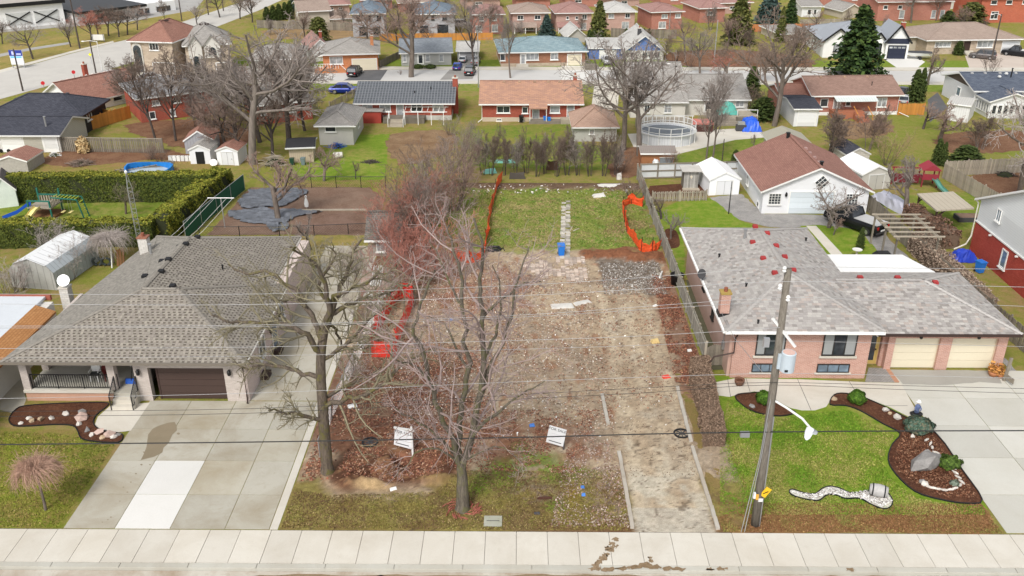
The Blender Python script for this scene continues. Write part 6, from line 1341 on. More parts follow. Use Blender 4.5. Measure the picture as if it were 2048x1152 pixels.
for i, (x,y,t) in enumerate(((1340,335,290),(1240,345,300),(1262,400,350),(1470,200,165),(1500,215,170),(1520,230,175),(1380,135,95),(1440,120,80),(1495,130,90),(1350,125,85),(300,320,285),(320,325,290),(1890,260,235),(1925,262,235),(1990,258,232),(1900,95,80),(800,150,140))):
    BT('brown leafless bush '+('under the round pool','beside the lot corner fence','at the rear corner of the board fence','left of the dark cedar by the street','right of the dark cedar by the street','below the dark cedar by the street','left of the far bare tree by the blue house','right of the far bare tree by the blue house','before the yellow-green spruce','nearest the blue gabled house','at the left of the fire-pit fence','before the white garden sheds','before the sunroom, left','before the sunroom, middle','before the sunroom, right','by the boat','at the grey bungalow corner')[i], (x,y), t, 'shrub', i % 3, TWB if i % 2 else TWRG, BK3, 1.4, group='back yard bushes')
# weeping mop-headed tree on the left lawn and the weeping cherry behind the left bungalow
def weeping(label, px, top, r, n, tw, seed, drop):
    loc = G(*px); hh = HG(px, top); R = random.Random(seed); o = thing('weeping_tree', label, 'tree', loc)
    g = Grow(seed, (0,5,0), (.5,.5,.5), ((30,60),(15,50),(20,50)), (6,8,4), (.05,.12,.2), (0,-.08,-.15), (.5,.5,.5), .006, (8,4,3), (.3,.2,.2))
    g.B[(0,6)] = [([Vector((.02*math.sin(i),.02*i-.05,-.1+(hh*.78+.1)*i/6)) for i in range(7)], [.075-.006*i for i in range(7)])]
    for i in range(n):
        a = R.uniform(0,6.283); q = R.uniform(.35,1.0); P = []
        for j in range(9):
            s = j/8; rr = r*q*math.sin(s*1.65)/math.sin(1.57); z = hh*.74+(hh*.26)*math.sin(min(1,s*1.7)*1.57)*(1.1-q*.35)-drop*hh*q*max(0,s-.35)**1.4
            P.append(Vector((math.cos(a+s*.3)*rr+R.gauss(0,.015), math.sin(a+s*.3)*rr+R.gauss(0,.015), z+R.gauss(0,.012))))
        g.emit(P, .018, .4, 1)
    link('trunk', g.mesh({0}, BK1, 'trunk'), o); link('crown', g.mesh({1,2}, tw, 'crown'), o)
weeping('small mop-headed weeping tree with straw-coloured twigs on the left lawn', (92,1019), 922, 1.12, 300, M('twig_straw_pink', (.42,.27,.20), .9, .35, 3), 5, .52)
weeping('weeping bare cherry with arching grey twigs behind the left bungalow', (228,525), 466, 1.7, 240, TWP, 8, .75)
# conifers
conifer('huge dark green spruce in front of the modern white house', (1710,152), 14, 52, SPR, 's', seed=1)
conifer('tall narrow green spruce beside the blue gabled house', (1197,92), 3, 24, SPY, 'y', seed=2); conifer('small blue spruce behind the teal-roofed bungalow', (1093,76), 30, 20, SPB, 'b', seed=3)
conifer('yellow-green spruce above the bare trees at upper right', (1475,88), -8, 34, SPY, 'y', seed=2); conifer('dark blue spruce at the top right of centre', (1535,58), -22, 30, SPB, 'b', seed=3); conifer('dark green pine beside the small white house', (1578,58), -6, 18, SPR, 's', seed=1); conifer('narrow yellow-brown conifer left of the modern house', (1560,84), 14, 12, SPY, 'y', seed=2)
conifer('brown-green round cedar behind the orange bungalow', (640,90), 35, 24, SPY, 'c', 'cedar_tree', pw=.45, droop=.05, seed=4); conifer('green cedar bush beside the stone bungalow roof', (1940,48), 5, 28, SPY, 'c', 'cedar_tree', pw=.45, droop=.05, seed=4); conifer('dark cedar left of the yellow one at upper right', (1895,50), 22, 16, CED, 'd', 'cedar_tree', pw=.5, droop=.05, seed=5)
for i, x in enumerate((1252,1264,1276,1287,1298)): conifer(ORD[i]+' small pointed cedar from the left along the grey fence', (x,78), 57, 5.5, CED, 'd', 'pointed_cedar', group='pointed cedars', pw=.5, droop=.05, seed=5)
for i, x in enumerate((1178,1188,1200)): conifer(('left','middle','right')[i]+' dark cedar at the foot of the narrow spruce', (x,95), 60, 9, CED, 'd', 'pointed_cedar', group='cedars under the spruce', pw=.5, droop=.05, seed=5)
for i, x in enumerate((535,548,560,572,582)): conifer(ORD[i]+' dark upright cedar from the left in the far row by the avenue', (x,42-i), 14-i*3, 9, CED, 'd', 'pointed_cedar', group='cedars by the avenue', pw=.5, droop=.05, seed=5)
conifer('dark spruce beside the far row of cedars', (595,20), -22, 18, SPB, 'b', seed=3)
conifer('pair of tall cedars beside the red brick bungalow, left', (1826,204), 140, 13, CED, 'd', 'columnar_cedar', pw=.4, droop=.05, seed=5); conifer('pair of tall cedars beside the red brick bungalow, right', (1838,204), 137, 10, CED, 'd', 'columnar_cedar', pw=.4, droop=.05, seed=5)
conifer('tall dark cedar behind the pale bungalow patio', (1502,195), 134, 17, CED, 'd', 'columnar_cedar', pw=.42, droop=.05, seed=5); conifer('small pointed cedar on the lawn left of the brown-roofed garage', (1470,325), 300, 9, CED, 'd', 'pointed_cedar', pw=.7, droop=.05, seed=5)
conifer('narrow cedar behind the red play set, taller one', (1872,330), 278, 11, CED, 'd', 'pointed_cedar', pw=.6, droop=.05, seed=5); conifer('narrow cedar behind the red play set, shorter one', (1884,332), 285, 8, CED, 'd', 'pointed_cedar', pw=.6, droop=.05, seed=5)
conifer('clipped cone cedar in a stone ring behind the right bungalow', (1719,499), 456, 8.5, CED, 'd', 'cone_cedar', pw=.38, droop=.05, seed=5)
conifer('dark juniper bush beside the stone bungalow steps', (1916,110), 82, 10, CED, 'd', 'juniper_bush', 'shrub', pw=.5, droop=.05, seed=5); conifer('dark evergreen bush under the big bare tree by the patio', (1525,238), 195, 30, CED, 'd', 'juniper_bush', 'shrub', pw=.4, droop=.05, seed=5); conifer('dark sprawling juniper behind the board fence', (1930,330), 292, 32, CED, 'd', 'juniper_bush', 'shrub', pw=.5, droop=.1, seed=5)
BOX = [(.06,.13,.012),(.09,.17,.02),(.035,.08,.01)]
blobshrub('round clipped boxwood on the mulch by the salmon house', G(1712,806), .52, .52, .42, BOX, 2600, .06, 'boxwood_ball'); blobshrub('round clipped boxwood half hidden behind the utility pole', G(1527,806), .48, .48, .40, BOX, 2200, .06, 'boxwood_ball', seed=2)
blobshrub('blue-green dwarf spruce mound at the bed corner', G(1836,862), .82, .70, .42, [(.07,.12,.085),(.11,.17,.13),(.045,.08,.05),(.16,.15,.10)], 2800, .09, 'dwarf_spruce', .1, 3); blobshrub('green juniper mound on the edge of the driveway', G(1898,934), .60, .48, .34, [(.07,.12,.02),(.10,.16,.03),(.04,.07,.015)], 1800, .09, 'juniper_mound', .2, 4)
blobshrub('small grey-green plant inside the stone ring', G(1908,970), .25, .22, .13, [(.14,.18,.13),(.2,.24,.19)], 300, .06, 'edging_plant', .2, 5); blobshrub('low green bush by the garage side fence', G(1752,428), .55, .5, .55, CED, 900, .1, 'round_shrub', .15, 6)
blobshrub('small dark hedge bush before the grey bungalow, left of two', G(836,138), 1.0, .5, .35, CED, 500, .12, 'round_shrub', .15, 7); blobshrub('small dark hedge bush before the grey bungalow, right of two', G(861,138), .9, .5, .35, CED, 500, .12, 'round_shrub', .15, 8)
blobshrub('small weed mound by the gravel beside the vine fence', G(1823,532), .45, .4, .25, [(.16,.17,.05),(.22,.18,.08)], 400, .08, 'weed_clump', .2, 9)
# cedar hedges of the left yards
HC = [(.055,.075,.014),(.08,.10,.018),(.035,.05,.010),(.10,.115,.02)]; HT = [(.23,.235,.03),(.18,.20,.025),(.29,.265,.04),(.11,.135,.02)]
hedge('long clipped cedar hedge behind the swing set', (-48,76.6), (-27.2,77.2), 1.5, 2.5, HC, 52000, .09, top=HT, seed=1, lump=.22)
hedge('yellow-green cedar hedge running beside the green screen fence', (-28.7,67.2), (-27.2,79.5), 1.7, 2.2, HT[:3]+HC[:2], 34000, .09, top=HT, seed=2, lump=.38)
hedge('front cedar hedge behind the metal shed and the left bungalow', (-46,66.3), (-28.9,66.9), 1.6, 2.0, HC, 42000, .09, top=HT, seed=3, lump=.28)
BH = [(.27,.20,.15),(.33,.25,.19),(.20,.145,.11),(.38,.30,.23)]
hedge('brown leafless clipped hedge beside the old drive', (10.2,39.5), (10.75,47.2), 1.15, 1.15, [(.24,.165,.115),(.29,.205,.145),(.18,.12,.085)], 30000, .045, 'bare_hedge', seed=4, core=M('brown_twig_core', (.15,.105,.075), .95, .3), flat=1.2, lump=.18)
hedge('brown vine-covered hedge mound beside the covered patio', (33.0,72.2), (33.9,66.2), 1.5, 1.5, [(.16,.09,.06),(.22,.13,.09),(.12,.07,.05)], 4500, .10, 'vine_hedge', seed=5, core=M('brown_twig_core', (.10,.07,.05)), flat=1.2, lump=.35)
hedge('dead brown vines matted over the board fence behind the right bungalow', (31.0,66.0), (31.3,54.5), 1.3, 1.5, BH, 9000, .08, 'dead_vines', seed=6, core=M('brown_twig_core', (.10,.07,.05)), flat=1.3, lump=.3)
# ground cover
lp = [(-44,LY0+.05),(-21.2,LY0+.05),(-21.2,39.5),(-25,40.5),(-44,41)]
tufts('lawn_grass', 'dull green grass of the left front lawn', lp, 45000, [(.20,.24,.03),(.26,.25,.05),(.31,.24,.09),(.14,.18,.025)], .05, .035, 1, lambda x,y: .006)
rl = pxy([(1455,800),(1470,800),(1500,822),(1560,840),(1600,832),(1650,824),(1700,822),(1760,855),(1790,872),(1772,900),(1766,925),(1785,960),(1830,995),(1900,1012),(1960,1012),(1975,1030),(1440,1030),(1440,900)])
q = scatter_pts(rl, 10, 1)
tufts('lawn_grass', 'bright green grass of the right front lawn', rl, 60000, [(.13,.25,.02),(.18,.29,.03),(.25,.29,.05),(.34,.31,.10)], .05, .032, 2, lambda x,y: .006)
tufts('verge_grass', 'patchy winter grass on the verge of the vacant lot', [(-10.9,LY0+.1),(5.1,LY0+.1),(5.1,37.5),(-2.6,37.4),(-4,35.7),(-9.2,35.4),(-10.9,35.8)], 22000, [(.24,.20,.06),(.20,.19,.045),(.30,.23,.10),(.16,.10,.05)], .05, .035, 3, lotz)
tufts('rear_grass', 'yellow-green grass on the back of the vacant lot', [(-8,66),(10.8,66.3),(10.8,80),(-8.5,80)], 26000, [(.20,.24,.05),(.27,.25,.09),(.13,.21,.03),(.32,.26,.12)], .07, .06, 4, lotz)
tufts('verge_grass', 'brown thatch along the pavement before the right lawn', [(9.4,LY0+.05),(22.1,LY0+.05),(22.1,35),(9.4,35)], 16000, [(.28,.15,.07),(.22,.11,.05),(.30,.21,.08),(.20,.20,.05)], .045, .035, 5, lambda x,y: .01)
LC = [(.26,.10,.06),(.18,.07,.045),(.33,.17,.10),(.40,.25,.17),(.13,.055,.04)]
litter('fallen_leaves', 'reddish fallen leaves at the front left of the vacant lot', [(-10.8,36.5),(-4,37.2),(-1,41),(-2.5,50),(-10.5,52)], 22000, LC, .09, 1, lotz, fade=.46); litter('fallen_leaves', 'red-brown leaf drift along the right board fence of the lot', [(9.2,46),(11.1,45.5),(11.1,61),(9.7,61)], 11000, LC[:3]+[(.13,.055,.04)], .08, 2, lotz, fade=.45)
litter('fallen_leaves', 'pinkish leaf litter beside the old drive', [(1.5,33.2),(5.2,33.2),(5.1,41),(3.0,41),(2.0,36.5)], 4200, [(.36,.27,.23),(.30,.20,.15),(.23,.13,.09),(.44,.36,.31)], .07, 3, lotz, fade=.50); litter('fallen_leaves', 'scattered leaves over the middle of the vacant lot', [(-9,50),(5,42),(9,44),(9,60),(-8,66)], 14000, LC, .075, 4, lotz, fade=.52); litter('fallen_leaves', 'red-brown leaves under the street tree with many stems', [(-6,37.5),(3,37.2),(4.5,43),(-3,43)], 9000, LC, .075, 9, lotz, fade=.48)
litter('bark_chips', 'dark red bark chips on the curved bed by the right driveway', pxy([(1812,845),(1868,872),(1920,942),(1955,998),(1880,995),(1800,950),(1785,915),(1805,870)]), 5000, [(.14,.055,.03),(.20,.09,.05),(.09,.035,.02),(.27,.15,.09)], .07, 5, lambda x,y: .03, cat='mulch')
litter('white_pebbles', 'white pebbles filling the winding dry creek', pxy([(1580,985),(1630,990),(1660,975),(1700,988),(1760,979),(1783,1003),(1765,1016),(1715,997),(1660,990),(1625,1000)]), 3500, [(.75,.73,.70),(.55,.52,.48),(.8,.79,.78),(.25,.22,.2)], .07, 6, lambda x,y: .04, cat='pebbles')
litter('gravel_stones', 'grey gravel on the pad at the back of the lot', [(6,57.8),(10.5,57.8),(10.6,63.4),(6.1,63.4)], 3200, [(.36,.33,.30),(.22,.19,.16),(.5,.48,.45),(.13,.10,.08)], .08, 7, lotz, cat='gravel')
litter('rubble', 'white crumbs of rubble strewn over the vacant lot', [(-8,40),(8.5,40),(9.5,64),(-6,66)], 600, [(.66,.63,.58),(.5,.46,.4),(.74,.73,.71)], .09, 8, lotz, .03, cat='rubble'); litter('rubble', 'pale rubble line along the back edge of the lot', [(-6,78.8),(10.5,78.8),(10.5,81),(-6,81)], 130, [(.62,.59,.54),(.45,.41,.36)], .18, 10, lotz, .06, cat='rubble')
litter('ground_litter', 'grey and brown crumbs and twigs over the left half of the lot', [(-9.5,43),(5.2,41),(5.2,63),(-6,64)], 26000, [(.47,.40,.32),(.36,.25,.17),(.19,.12,.08),(.40,.25,.18),(.58,.52,.45)], .07, 21, lotz, .02, 'litter', .44)
litter('ground_litter', 'dark clods and crumbs over the muddy old drive', [(5.3,37),(9.2,37),(9.3,58),(5.3,58)], 5000, [(.20,.14,.09),(.28,.20,.13),(.46,.38,.28),(.13,.09,.06)], .055, 22, lotz, .01, 'litter', .47)
FT = ((275,60,15),(330,45,0),(540,70,30),(610,75,25),(690,60,15),(770,40,-10),(860,95,60),(890,30,-15),(1010,90,55),(1070,45,10),(1160,75,35),(1230,40,5),(1290,95,60),(1330,130,75),(1420,60,5),(1455,95,35),(1500,110,60),(1590,95,45),(1630,70,25),(1690,60,20),(1770,75,30),(1920,60,15),(1960,75,40))
ORD += ['eighteenth','nineteenth','twentieth','twenty-first','twenty-second','twenty-third']
for i,(x,y,t) in enumerate(FT): BT(ORD[i]+' bare tree from the left among the far second-row houses', (x,y), t, ('spread','tall','clump')[i % 3], i % 2, (TWRG,TWB,TWG)[i % 3], BK3, .9, name='bare_tree', group='far yard trees')
# ================================================================ fences
def fence(name, label, pts, h, mat=WOODG, bw=.14, gap=.015, post=2.4, alt=False, rails=True, postm=None, capm=None, z0=0.0, top=None, group=None, cat='fence'):
    """board fence along plan points: each board, post and rail its own piece"""
    pts = [Vector((p[0],p[1],0)) for p in pts]; o = thing(name, label, cat, pts[0], 0, group)
    bm = cached(('brd',bw,h,mat.name), lambda: MB().box(-bw/2,bw/2,-.012,.012,.03,h).mesh('board', mat)); pm = cached(('pst',h,(postm or mat).name), lambda: MB().box(-.05,.05,-.05,.05,-.1,h+.10).mesh('post', postm or mat))
    for a, b in zip(pts[:-1], pts[1:]):
        d = b-a; L = d.length; u = d/L; rz = math.atan2(d.y, d.x); nv = Vector((-u.y,u.x,0)); base = a-pts[0]; n = max(1,int(L/(bw+gap)))
        for i in range(n):
            p = base+u*(L*(i+.5)/n)+nv*((.05 if i % 2 else -.05) if alt else -.065); link('board', bm, o, (p.x,p.y,z0+random.uniform(-.02,.02)), (random.uniform(-.01,.01),random.uniform(-.012,.012),rz))
        k = max(1,round(L/post))
        for i in range(k+1):
            p = base+u*(L*i/k); q = link('post', pm, o, (p.x,p.y,z0), (0,0,rz))
            if capm: link('cap', cached(('cap',capm.name), lambda: MB().box(-.075,.075,-.075,.075,0,.05).mesh('cap', capm)), q, (0,0,h+.105))
        if rails:
            for z in (h*.2, h*.85): MB().bar(base+Vector((0,0,z0+z)), base+d+Vector((0,0,z0+z)), .04, .09).build('rail', postm or mat, o)
        if top: MB().bar(base+Vector((0,0,z0+h+.03)), base+d+Vector((0,0,z0+h+.03)), .16, .04).build('top_rail', top, o)
    return o
def gxy(*p): return [tuple(G(*q).xy) for q in p]
fence('board_fence', 'long weathered board fence along the right side of the lot', [(11.3,48.1),(11.2,83.0)], 1.45, M('pale_grey_boards', (.27,.255,.215), .9, .25, 2, 20, .2, .3, dirt=((.16,.17,.10),.4)), .145, .01, 2.4, capm=WOODL)
gt = thing('garden_gate', 'grey wooden side gate with arched top against the salmon house', 'gate', (11.25,47.95,0)); 
for i in range(8): x = .06+i*.135; MB().box(x,x+.125,-.02,.02,.05,1.25+.22*math.sin(math.pi*(i+.5)/8)).build('board', WOODG, gt)
MB().box(-.08,.04,-.06,.06,-.1,1.55).build('post', WOODL, gt); MB().bar((0,.04,.35),(1.15,.04,.35),.04,.09).bar((0,.04,1.05),(1.15,.04,1.05),.04,.09).bar((.05,.041,.35),(1.1,.041,1.05),.03,.08).build('brace', WOODG, gt)
fence('picket_fence', 'low shadow-box picket fence in front of the raised garden bed', gxy((1304,404),(1412,401)), .95, WOODL, .12, .05, 2.0, alt=True)
f = thing('panel_fence', 'white corrugated panel fence with wooden frame behind the garden bed', 'fence', G(1280,358)); a = G(1280,358); b = G(1484,352)-a; RIB = SIDING('white_corrugated', (.58,.60,.61), .12, True, .12, .6)
for i in range(6):
    p = b*(i/6); q = b*((i+1)/6); MB().bar(Vector((p.x,p.y,.75)), Vector((q.x,q.y,.75)), .05, 1.35).build('panel', RIB, f); MB().bar((p.x,p.y-.06,-.1),(p.x,p.y-.06,1.55),.12).build('post', WOODG, f)
    for z in (.12,.8,1.48): MB().bar((p.x,p.y-.05,z),(q.x,q.y-.05,z),.07,.12).build('rail', WOODG, f)
fence('board_fence', 'weathered fence running past the white garage to the brick house', [(30.2,76.0),(30.6,66.2),(31.2,54.0),(31.5,49.5)], 1.55, WOODG, .14, .05, 2.4)
fence('board_fence', 'board fence across the yard behind the red play set', gxy((1888,352),(2060,344)), 1.5, WOODL, .14, .03, 2.4); fence('board_fence', 'board fence slanting beside the green slide', gxy((1885,356),(1994,420)), 1.5, WOODL, .14, .04, 2.4)
fence('board_fence', 'tall dark board fence behind the collapsed blue pool', gxy((124,303),(328,306)), 1.5, WOODG, .14, .06, 2.4, top=WOODL)
fence('cedar_fence', 'orange cedar fence behind the dark-roofed house, rear run', gxy((172,236),(225,246)), 1.5, WOODO, .2, .01); fence('cedar_fence', 'orange cedar fence slanting beside the dark-roofed house', gxy((176,262),(262,236)), 1.5, WOODO, .2, .01)
fence('cedar_fence', 'long orange cedar fence behind the grey bungalow', gxy((760,82),(985,80)), 1.2, WOODO, .3, .01, 3.5); fence('cedar_fence', 'orange cedar fence behind the modern white house', gxy((1500,64),(1635,62)), 1.3, M('red_cedar', (.50,.20,.08), .8, .15), .3, .01, 3.5)
fence('board_fence', 'grey board fence behind the row of pointed cedars', gxy((1222,74),(1352,78)), 1.5, WOODG, .3, .02, 3.5); fence('board_fence', 'grey board fence far behind the reeds', gxy((515,56),(705,62)), 1.4, WOODG, .3, .02, 3.5); fence('board_fence', 'pale board fence before the small white house', gxy((1600,50),(1700,48)), 1.0, WOODL, .3, .02, 3.5)
fence('slat_fence', 'pale stepped fence between the two red houses', gxy((660,222),(716,190)), 1.1, WOODL, .14, .16, 1.8); fence('board_fence', 'orange board fence beside the red brick bungalow', gxy((1795,230),(1846,230)), 1.4, WOODO, .16, .01); fence('board_fence', 'grey gate fence between orange and grey bungalows', gxy((760,136),(800,116)), 1.1, WOODG, .2, .02); fence('cedar_fence', 'small orange fence left of the stone bungalow', gxy((1808,98),(1850,102)), 1.2, WOODO, .2, .01)
def chain(label, pts, h, mat=DKGREY, sp=2.6, screen=None, name='chain_link_fence'):
    pts = [Vector((p[0],p[1],0)) for p in pts]; o = thing(name, label, 'fence', pts[0]); net = MB()
    for a, b in zip(pts[:-1], pts[1:]):
        a = a-pts[0]; b = b-pts[0]; L = (b-a).length; k = max(1,round(L/sp))
        for i in range(k+1): p = a.lerp(b,i/k); MB().tube([(p.x,p.y,-.1),(p.x,p.y,h+.05)], .035, 6).build('post', mat, o)
        MB().tube([a+Vector((0,0,h)), b+Vector((0,0,h))], .025, 6).build('top_rail', mat, o)
        n = int(L/.22); hh = h
        for i in range(n):
            p = a.lerp(b,i/n); q = a.lerp(b,min(1,(i+4)/n)); net.bar(p+Vector((0,0,.02)), q+Vector((0,0,hh)), .008, .008).bar(q+Vector((0,0,.02)), p+Vector((0,0,hh)), .008, .008)
        if screen: MB().bar(a+Vector((0,0,h*.5)), b+Vector((0,0,h*.5)), .02, h*.96).build('privacy_screen', screen, o)
    if net.f and not screen: tag(net.build('mesh', mat, o, uv=False), kind='stuff')
    return o
chain('dark chain-link fence along the small green lawn', gxy((574,376),(772,376)), 1.1, BLACK); chain('black chain-link fence between garden and grass path', gxy((400,474),(560,474),(765,466)), .9, BLACK)
chain('green screened fence beside the yellow-green hedge', gxy((372,478),(490,380)), 1.5, GALV, 3.0, M('green_screen', (.015,.085,.045), .8, .25), 'screen_fence')
chain('galvanised boundary rail fence beside the mossy tree', [(-10.2,38.4),(-10.25,42),(-9.4,55),(-9.0,58.5)], 1.15, GALV, 2.8)
# ================================================================ orange-red safety netting
def NET(name, c):
    b = NB(name, .6, .3); uv = b.coord('obj'); b.col(b.mix(b.ramp(b.noise(uv, 2.5, 5, .7), .3, .7), c, tuple(x*.72 for x in c)))
    _MC[name] = b.m; return b.m
NETO = NET('orange_netting', (.85,.10,.025)); NETR = NET('red_netting', (.80,.045,.03))
def netting(label, pts, h, mat, sag=.25, seed=1, stakes=True):
    """safety mesh: a lattice of real strands (horizontal tapes and upright ties) hung on stakes, sagging between them"""
    R = random.Random(seed); P = [G(*p) for p in pts]; o = thing('safety_netting', label, 'netting', P[0]); base = P[0]
    Q = [Vector(p) for p in smooth_poly([tuple(p) for p in P], 5, False)]; n = len(Q); rows = 9; grid = []
    for i, q in enumerate(Q):
        f = abs(math.sin(math.pi*i/5)); hh = h*(1-sag*f*R.uniform(.5,1.2)); ln = Vector((R.gauss(0,.09),R.gauss(0,.09),0)); z = lotz(q.x,q.y)
        grid.append([q-base+Vector((0,0,z+.02+hh*j/rows))+ln*(j/rows)+Vector((R.gauss(0,.02),R.gauss(0,.02),0)) for j in range(rows+1)])
    m = MB()
    for i in range(n-1):
        for j in range(rows):
            a,b,c,d = grid[i][j],grid[i+1][j],grid[i+1][j+1],grid[i][j+1]
            m.add([a,b,a.lerp(d,.84),b.lerp(c,.84)], [(0,1,3,2)])
            for k in range(3):
                s0=(k+.1)/3; s1=(k+.55)/3; m.add([a.lerp(b,s0),a.lerp(b,s1),d.lerp(c,s1),d.lerp(c,s0)], [(0,1,2,3)])
    me = m.mesh('mesh', mat, False); tag(link('mesh', me, o), kind='stuff')
    if stakes:
        for i in range(0, n, 5): p = grid[i][0]; MB().bar(p-Vector((0,0,.2)), p+Vector((R.gauss(0,.05),R.gauss(0,.05),h+.2)), .045).build('stake', WOODG if seed % 2 else BLACK, o)
    return o
netting('bright red safety netting looped round a narrow pit by the left fence', [(742,714),(788,714),(796,690),(808,656),(822,624),(826,600),(798,598),(780,624),(762,656),(746,684),(741,708)], 1.2, NETR, .1, 1)
netting('orange-red netting running from the thicket to the back of the lot', [(902,522),(915,520),(938,526),(965,518),(972,490),(976,455),(984,420),(992,385),(1003,362)], 1.1, NETO, .35, 2)
netting('orange-red netting sagging beside the right board fence', [(1285,414),(1262,408),(1246,420),(1250,445),(1254,465),(1268,484),(1282,502),(1305,505),(1318,498)], 1.05, NETO, .4, 4)
# ================================================================ rocks, stones, small garden things
def rock_mesh(seed, sub=1):
    r = np.random.default_rng(seed); t = (1+5**.5)/2
    v = np.array([(-1,t,0),(1,t,0),(-1,-t,0),(1,-t,0),(0,-1,t),(0,1,t),(0,-1,-t),(0,1,-t),(t,0,-1),(t,0,1),(-t,0,-1),(-t,0,1)])/1.9
    f = [(0,11,5),(0,5,1),(0,1,7),(0,7,10),(0,10,11),(1,5,9),(5,11,4),(11,10,2),(10,7,6),(7,1,8),(3,9,4),(3,4,2),(3,2,6),(3,6,8),(3,8,9),(4,9,5),(2,4,11),(6,2,10),(8,6,7),(9,8,1)]
    v = v*(1+r.normal(0,.16,(12,1)))*np.array([1,.8,.62]); m = MB(); m.add(v, f); return m
ROCKS = [M('rock_tan', (.44,.33,.22), .9, .25, 2, 9, .2, .4), M('rock_grey', (.25,.24,.23), .9, .45, 2, 9, .2, .6), M('rock_pale', (.56,.52,.47), .9, .2, 2, 9, .15, .4), M('rock_pink', (.46,.34,.29), .9, .2, 2, 9, .15, .4)]
def rock(label, px, s, mi=1, seed=0, name='landscape_rock', group=None, rz=None, z=.0, sc=(1,1,1)):
    p = G(*px); me = cached(('rock',seed % 6,mi), lambda: rock_mesh(seed % 6).mesh('rock', ROCKS[mi])); o = link(name, me); o.location = (p.x,p.y,z+s*sc[2]*.3); o.scale = (s*sc[0],s*sc[1],s*sc[2]); o.rotation_euler = (random.uniform(-.2,.2),random.uniform(-.2,.2),random.uniform(0,6) if rz is None else rz)
    return tag(o, label, 'rock', group)
for i,(x,y,s,mi,t) in enumerate(((58,838,.30,2,'white rock at the left tip of the porch bed'),(42,848,.22,2,'small white rock by the lawn at the porch bed'),(65,843,.30,0,'tan rock left of centre in the porch bed'),(82,840,.34,0,'round orange rock in the porch bed'),(103,838,.28,2,'pale rock beneath the porch railing'),(132,829,.36,2,'upright pale rock in the porch bed'),(165,838,.62,3,'big pinkish slab in the porch bed'),(165,826,.36,1,'grey rock behind the pinkish slab'),(158,850,.28,2,'white rock below the pinkish slab'),(175,862,.26,1,'small grey rock near the front walk'),(200,866,.4,3,'pink rock against the front walk'),(218,872,.5,3,'large pink rock at the right end of the porch bed'),(205,877,.32,0,'tan rock at the lower edge of the porch bed'),(228,876,.3,2,'white rock at the driveway corner of the bed'),(185,871,.28,2,'pale rock on the lower edge of the porch bed'),(236,871,.22,1,'small rock touching the left driveway'))): rock(t,(x,y),s*.7,mi,i)
rock('big grey boulder on the mulch of the right bed', (1856,932), 1.05, 1, 2, 'boulder', rz=.4, sc=(1.15,.7,.75))
for i,(x,y,s,mi,t) in enumerate(((1770,822,.3,2,'white rock on the mulch behind the boxwood'),(1793,836,.34,2,'flat white rock beside the dwarf spruce'),(1780,828,.2,0,'tan stone between two white rocks on the mulch'),(1845,966,.26,1,'small dark rock inside the stone ring'),(1848,970,.28,2,'pale rock inside the stone ring'),(1668,800,.25,0,'tan rock at the left tip of the curved bed'),(1825,874,.2,2,'tiny pale stone below the dwarf spruce'),(1505,815,.25,1,'grey rock in the left mulch bed'),(1856,905,.22,1,'grey stone above the boulder'))): rock(t,(x,y),s*.8,mi,i+3)
wl = thing('stone_edging', 'curved edging of flat white stones around the boulder bed', 'edging', G(1900,970)); b0 = G(1900,970)
for i,(x,y,r) in enumerate(((1853,882,.6),(1860,890,.9),(1864,898,1.3),(1872,908,-.6),(1904,938,-.9),(1910,948,-.9),(1916,957,-.9),(1922,966,-1.2),(1920,973,1.0),(1910,979,.3),(1900,982,.1),(1888,983,0),(1878,981,-.2),(1866,979,-.25),(1856,976,-.3))):
    p = G(x,y)-b0; o = link('stone', cached(('es',i % 3), lambda: rock_mesh(i % 3+7).mesh('stone', ROCKS[2])), wl, (p.x,p.y,.09), (0,0,r)); o.scale = (.22,.10,.12)
def barrel(label, px, rz):
    p = G(*px); o = thing('tipped_barrel', label, 'barrel', (p.x,p.y,.04), rz); pr = [(.24,-.42),(.30,-.22),(.32,0),(.30,.22),(.24,.42)]
    b = MB().lathe(pr, n=18).build('staves', M('silvered_wood', (.42,.41,.40), .8, .25, 3, 15, 0, .3), o, (0,0,.29), (0,math.pi/2,0), smooth=True)
    MB().lathe([(.20,.421),(.20,.425)], n=18).build('dark_opening', BLACK, b, (0,0,-.85))
    for z in (-.27,.27): MB().lathe([(.302,z-.03),(.312,z),(.302,z+.03)], n=18).build('hoop', BLACK, b)
barrel('weathered wooden barrel tipped over on the white pebbles', (1755,992), -.35)
st = thing('garden_statue', 'small figure statue in blue with white hat on a dark oval base', 'statue', G(1832,829)); MB().lathe([(.34,0),(.36,.08),(.30,.12)], n=16, sy=.7).build('base', BLACK, st)
fg = MB().lathe([(.10,.10),(.15,.2),(.13,.34),(.16,.5),(.12,.62),(.05,.68),(.045,.72)], n=10, sy=.75).tube([(.12,0,.56),(.17,-.1,.42),(.1,-.2,.36)], [.04,.04,.03], 6).tube([(-.12,0,.56),(-.17,-.1,.42),(-.08,-.2,.36)], [.04,.04,.03], 6).build('body', M('blue_glaze', (.10,.13,.24), .5, .3, 6), st, smooth=True)
MB().lathe([(.02,.69),(.075,.73),(.085,.79),(.06,.86)], n=10).build('head', M('pale_glaze', (.55,.48,.44), .5), st); MB().lathe([(.14,.83),(.10,.86),(.08,.93),(.02,.95)], n=12).build('hat', WHITE, st)
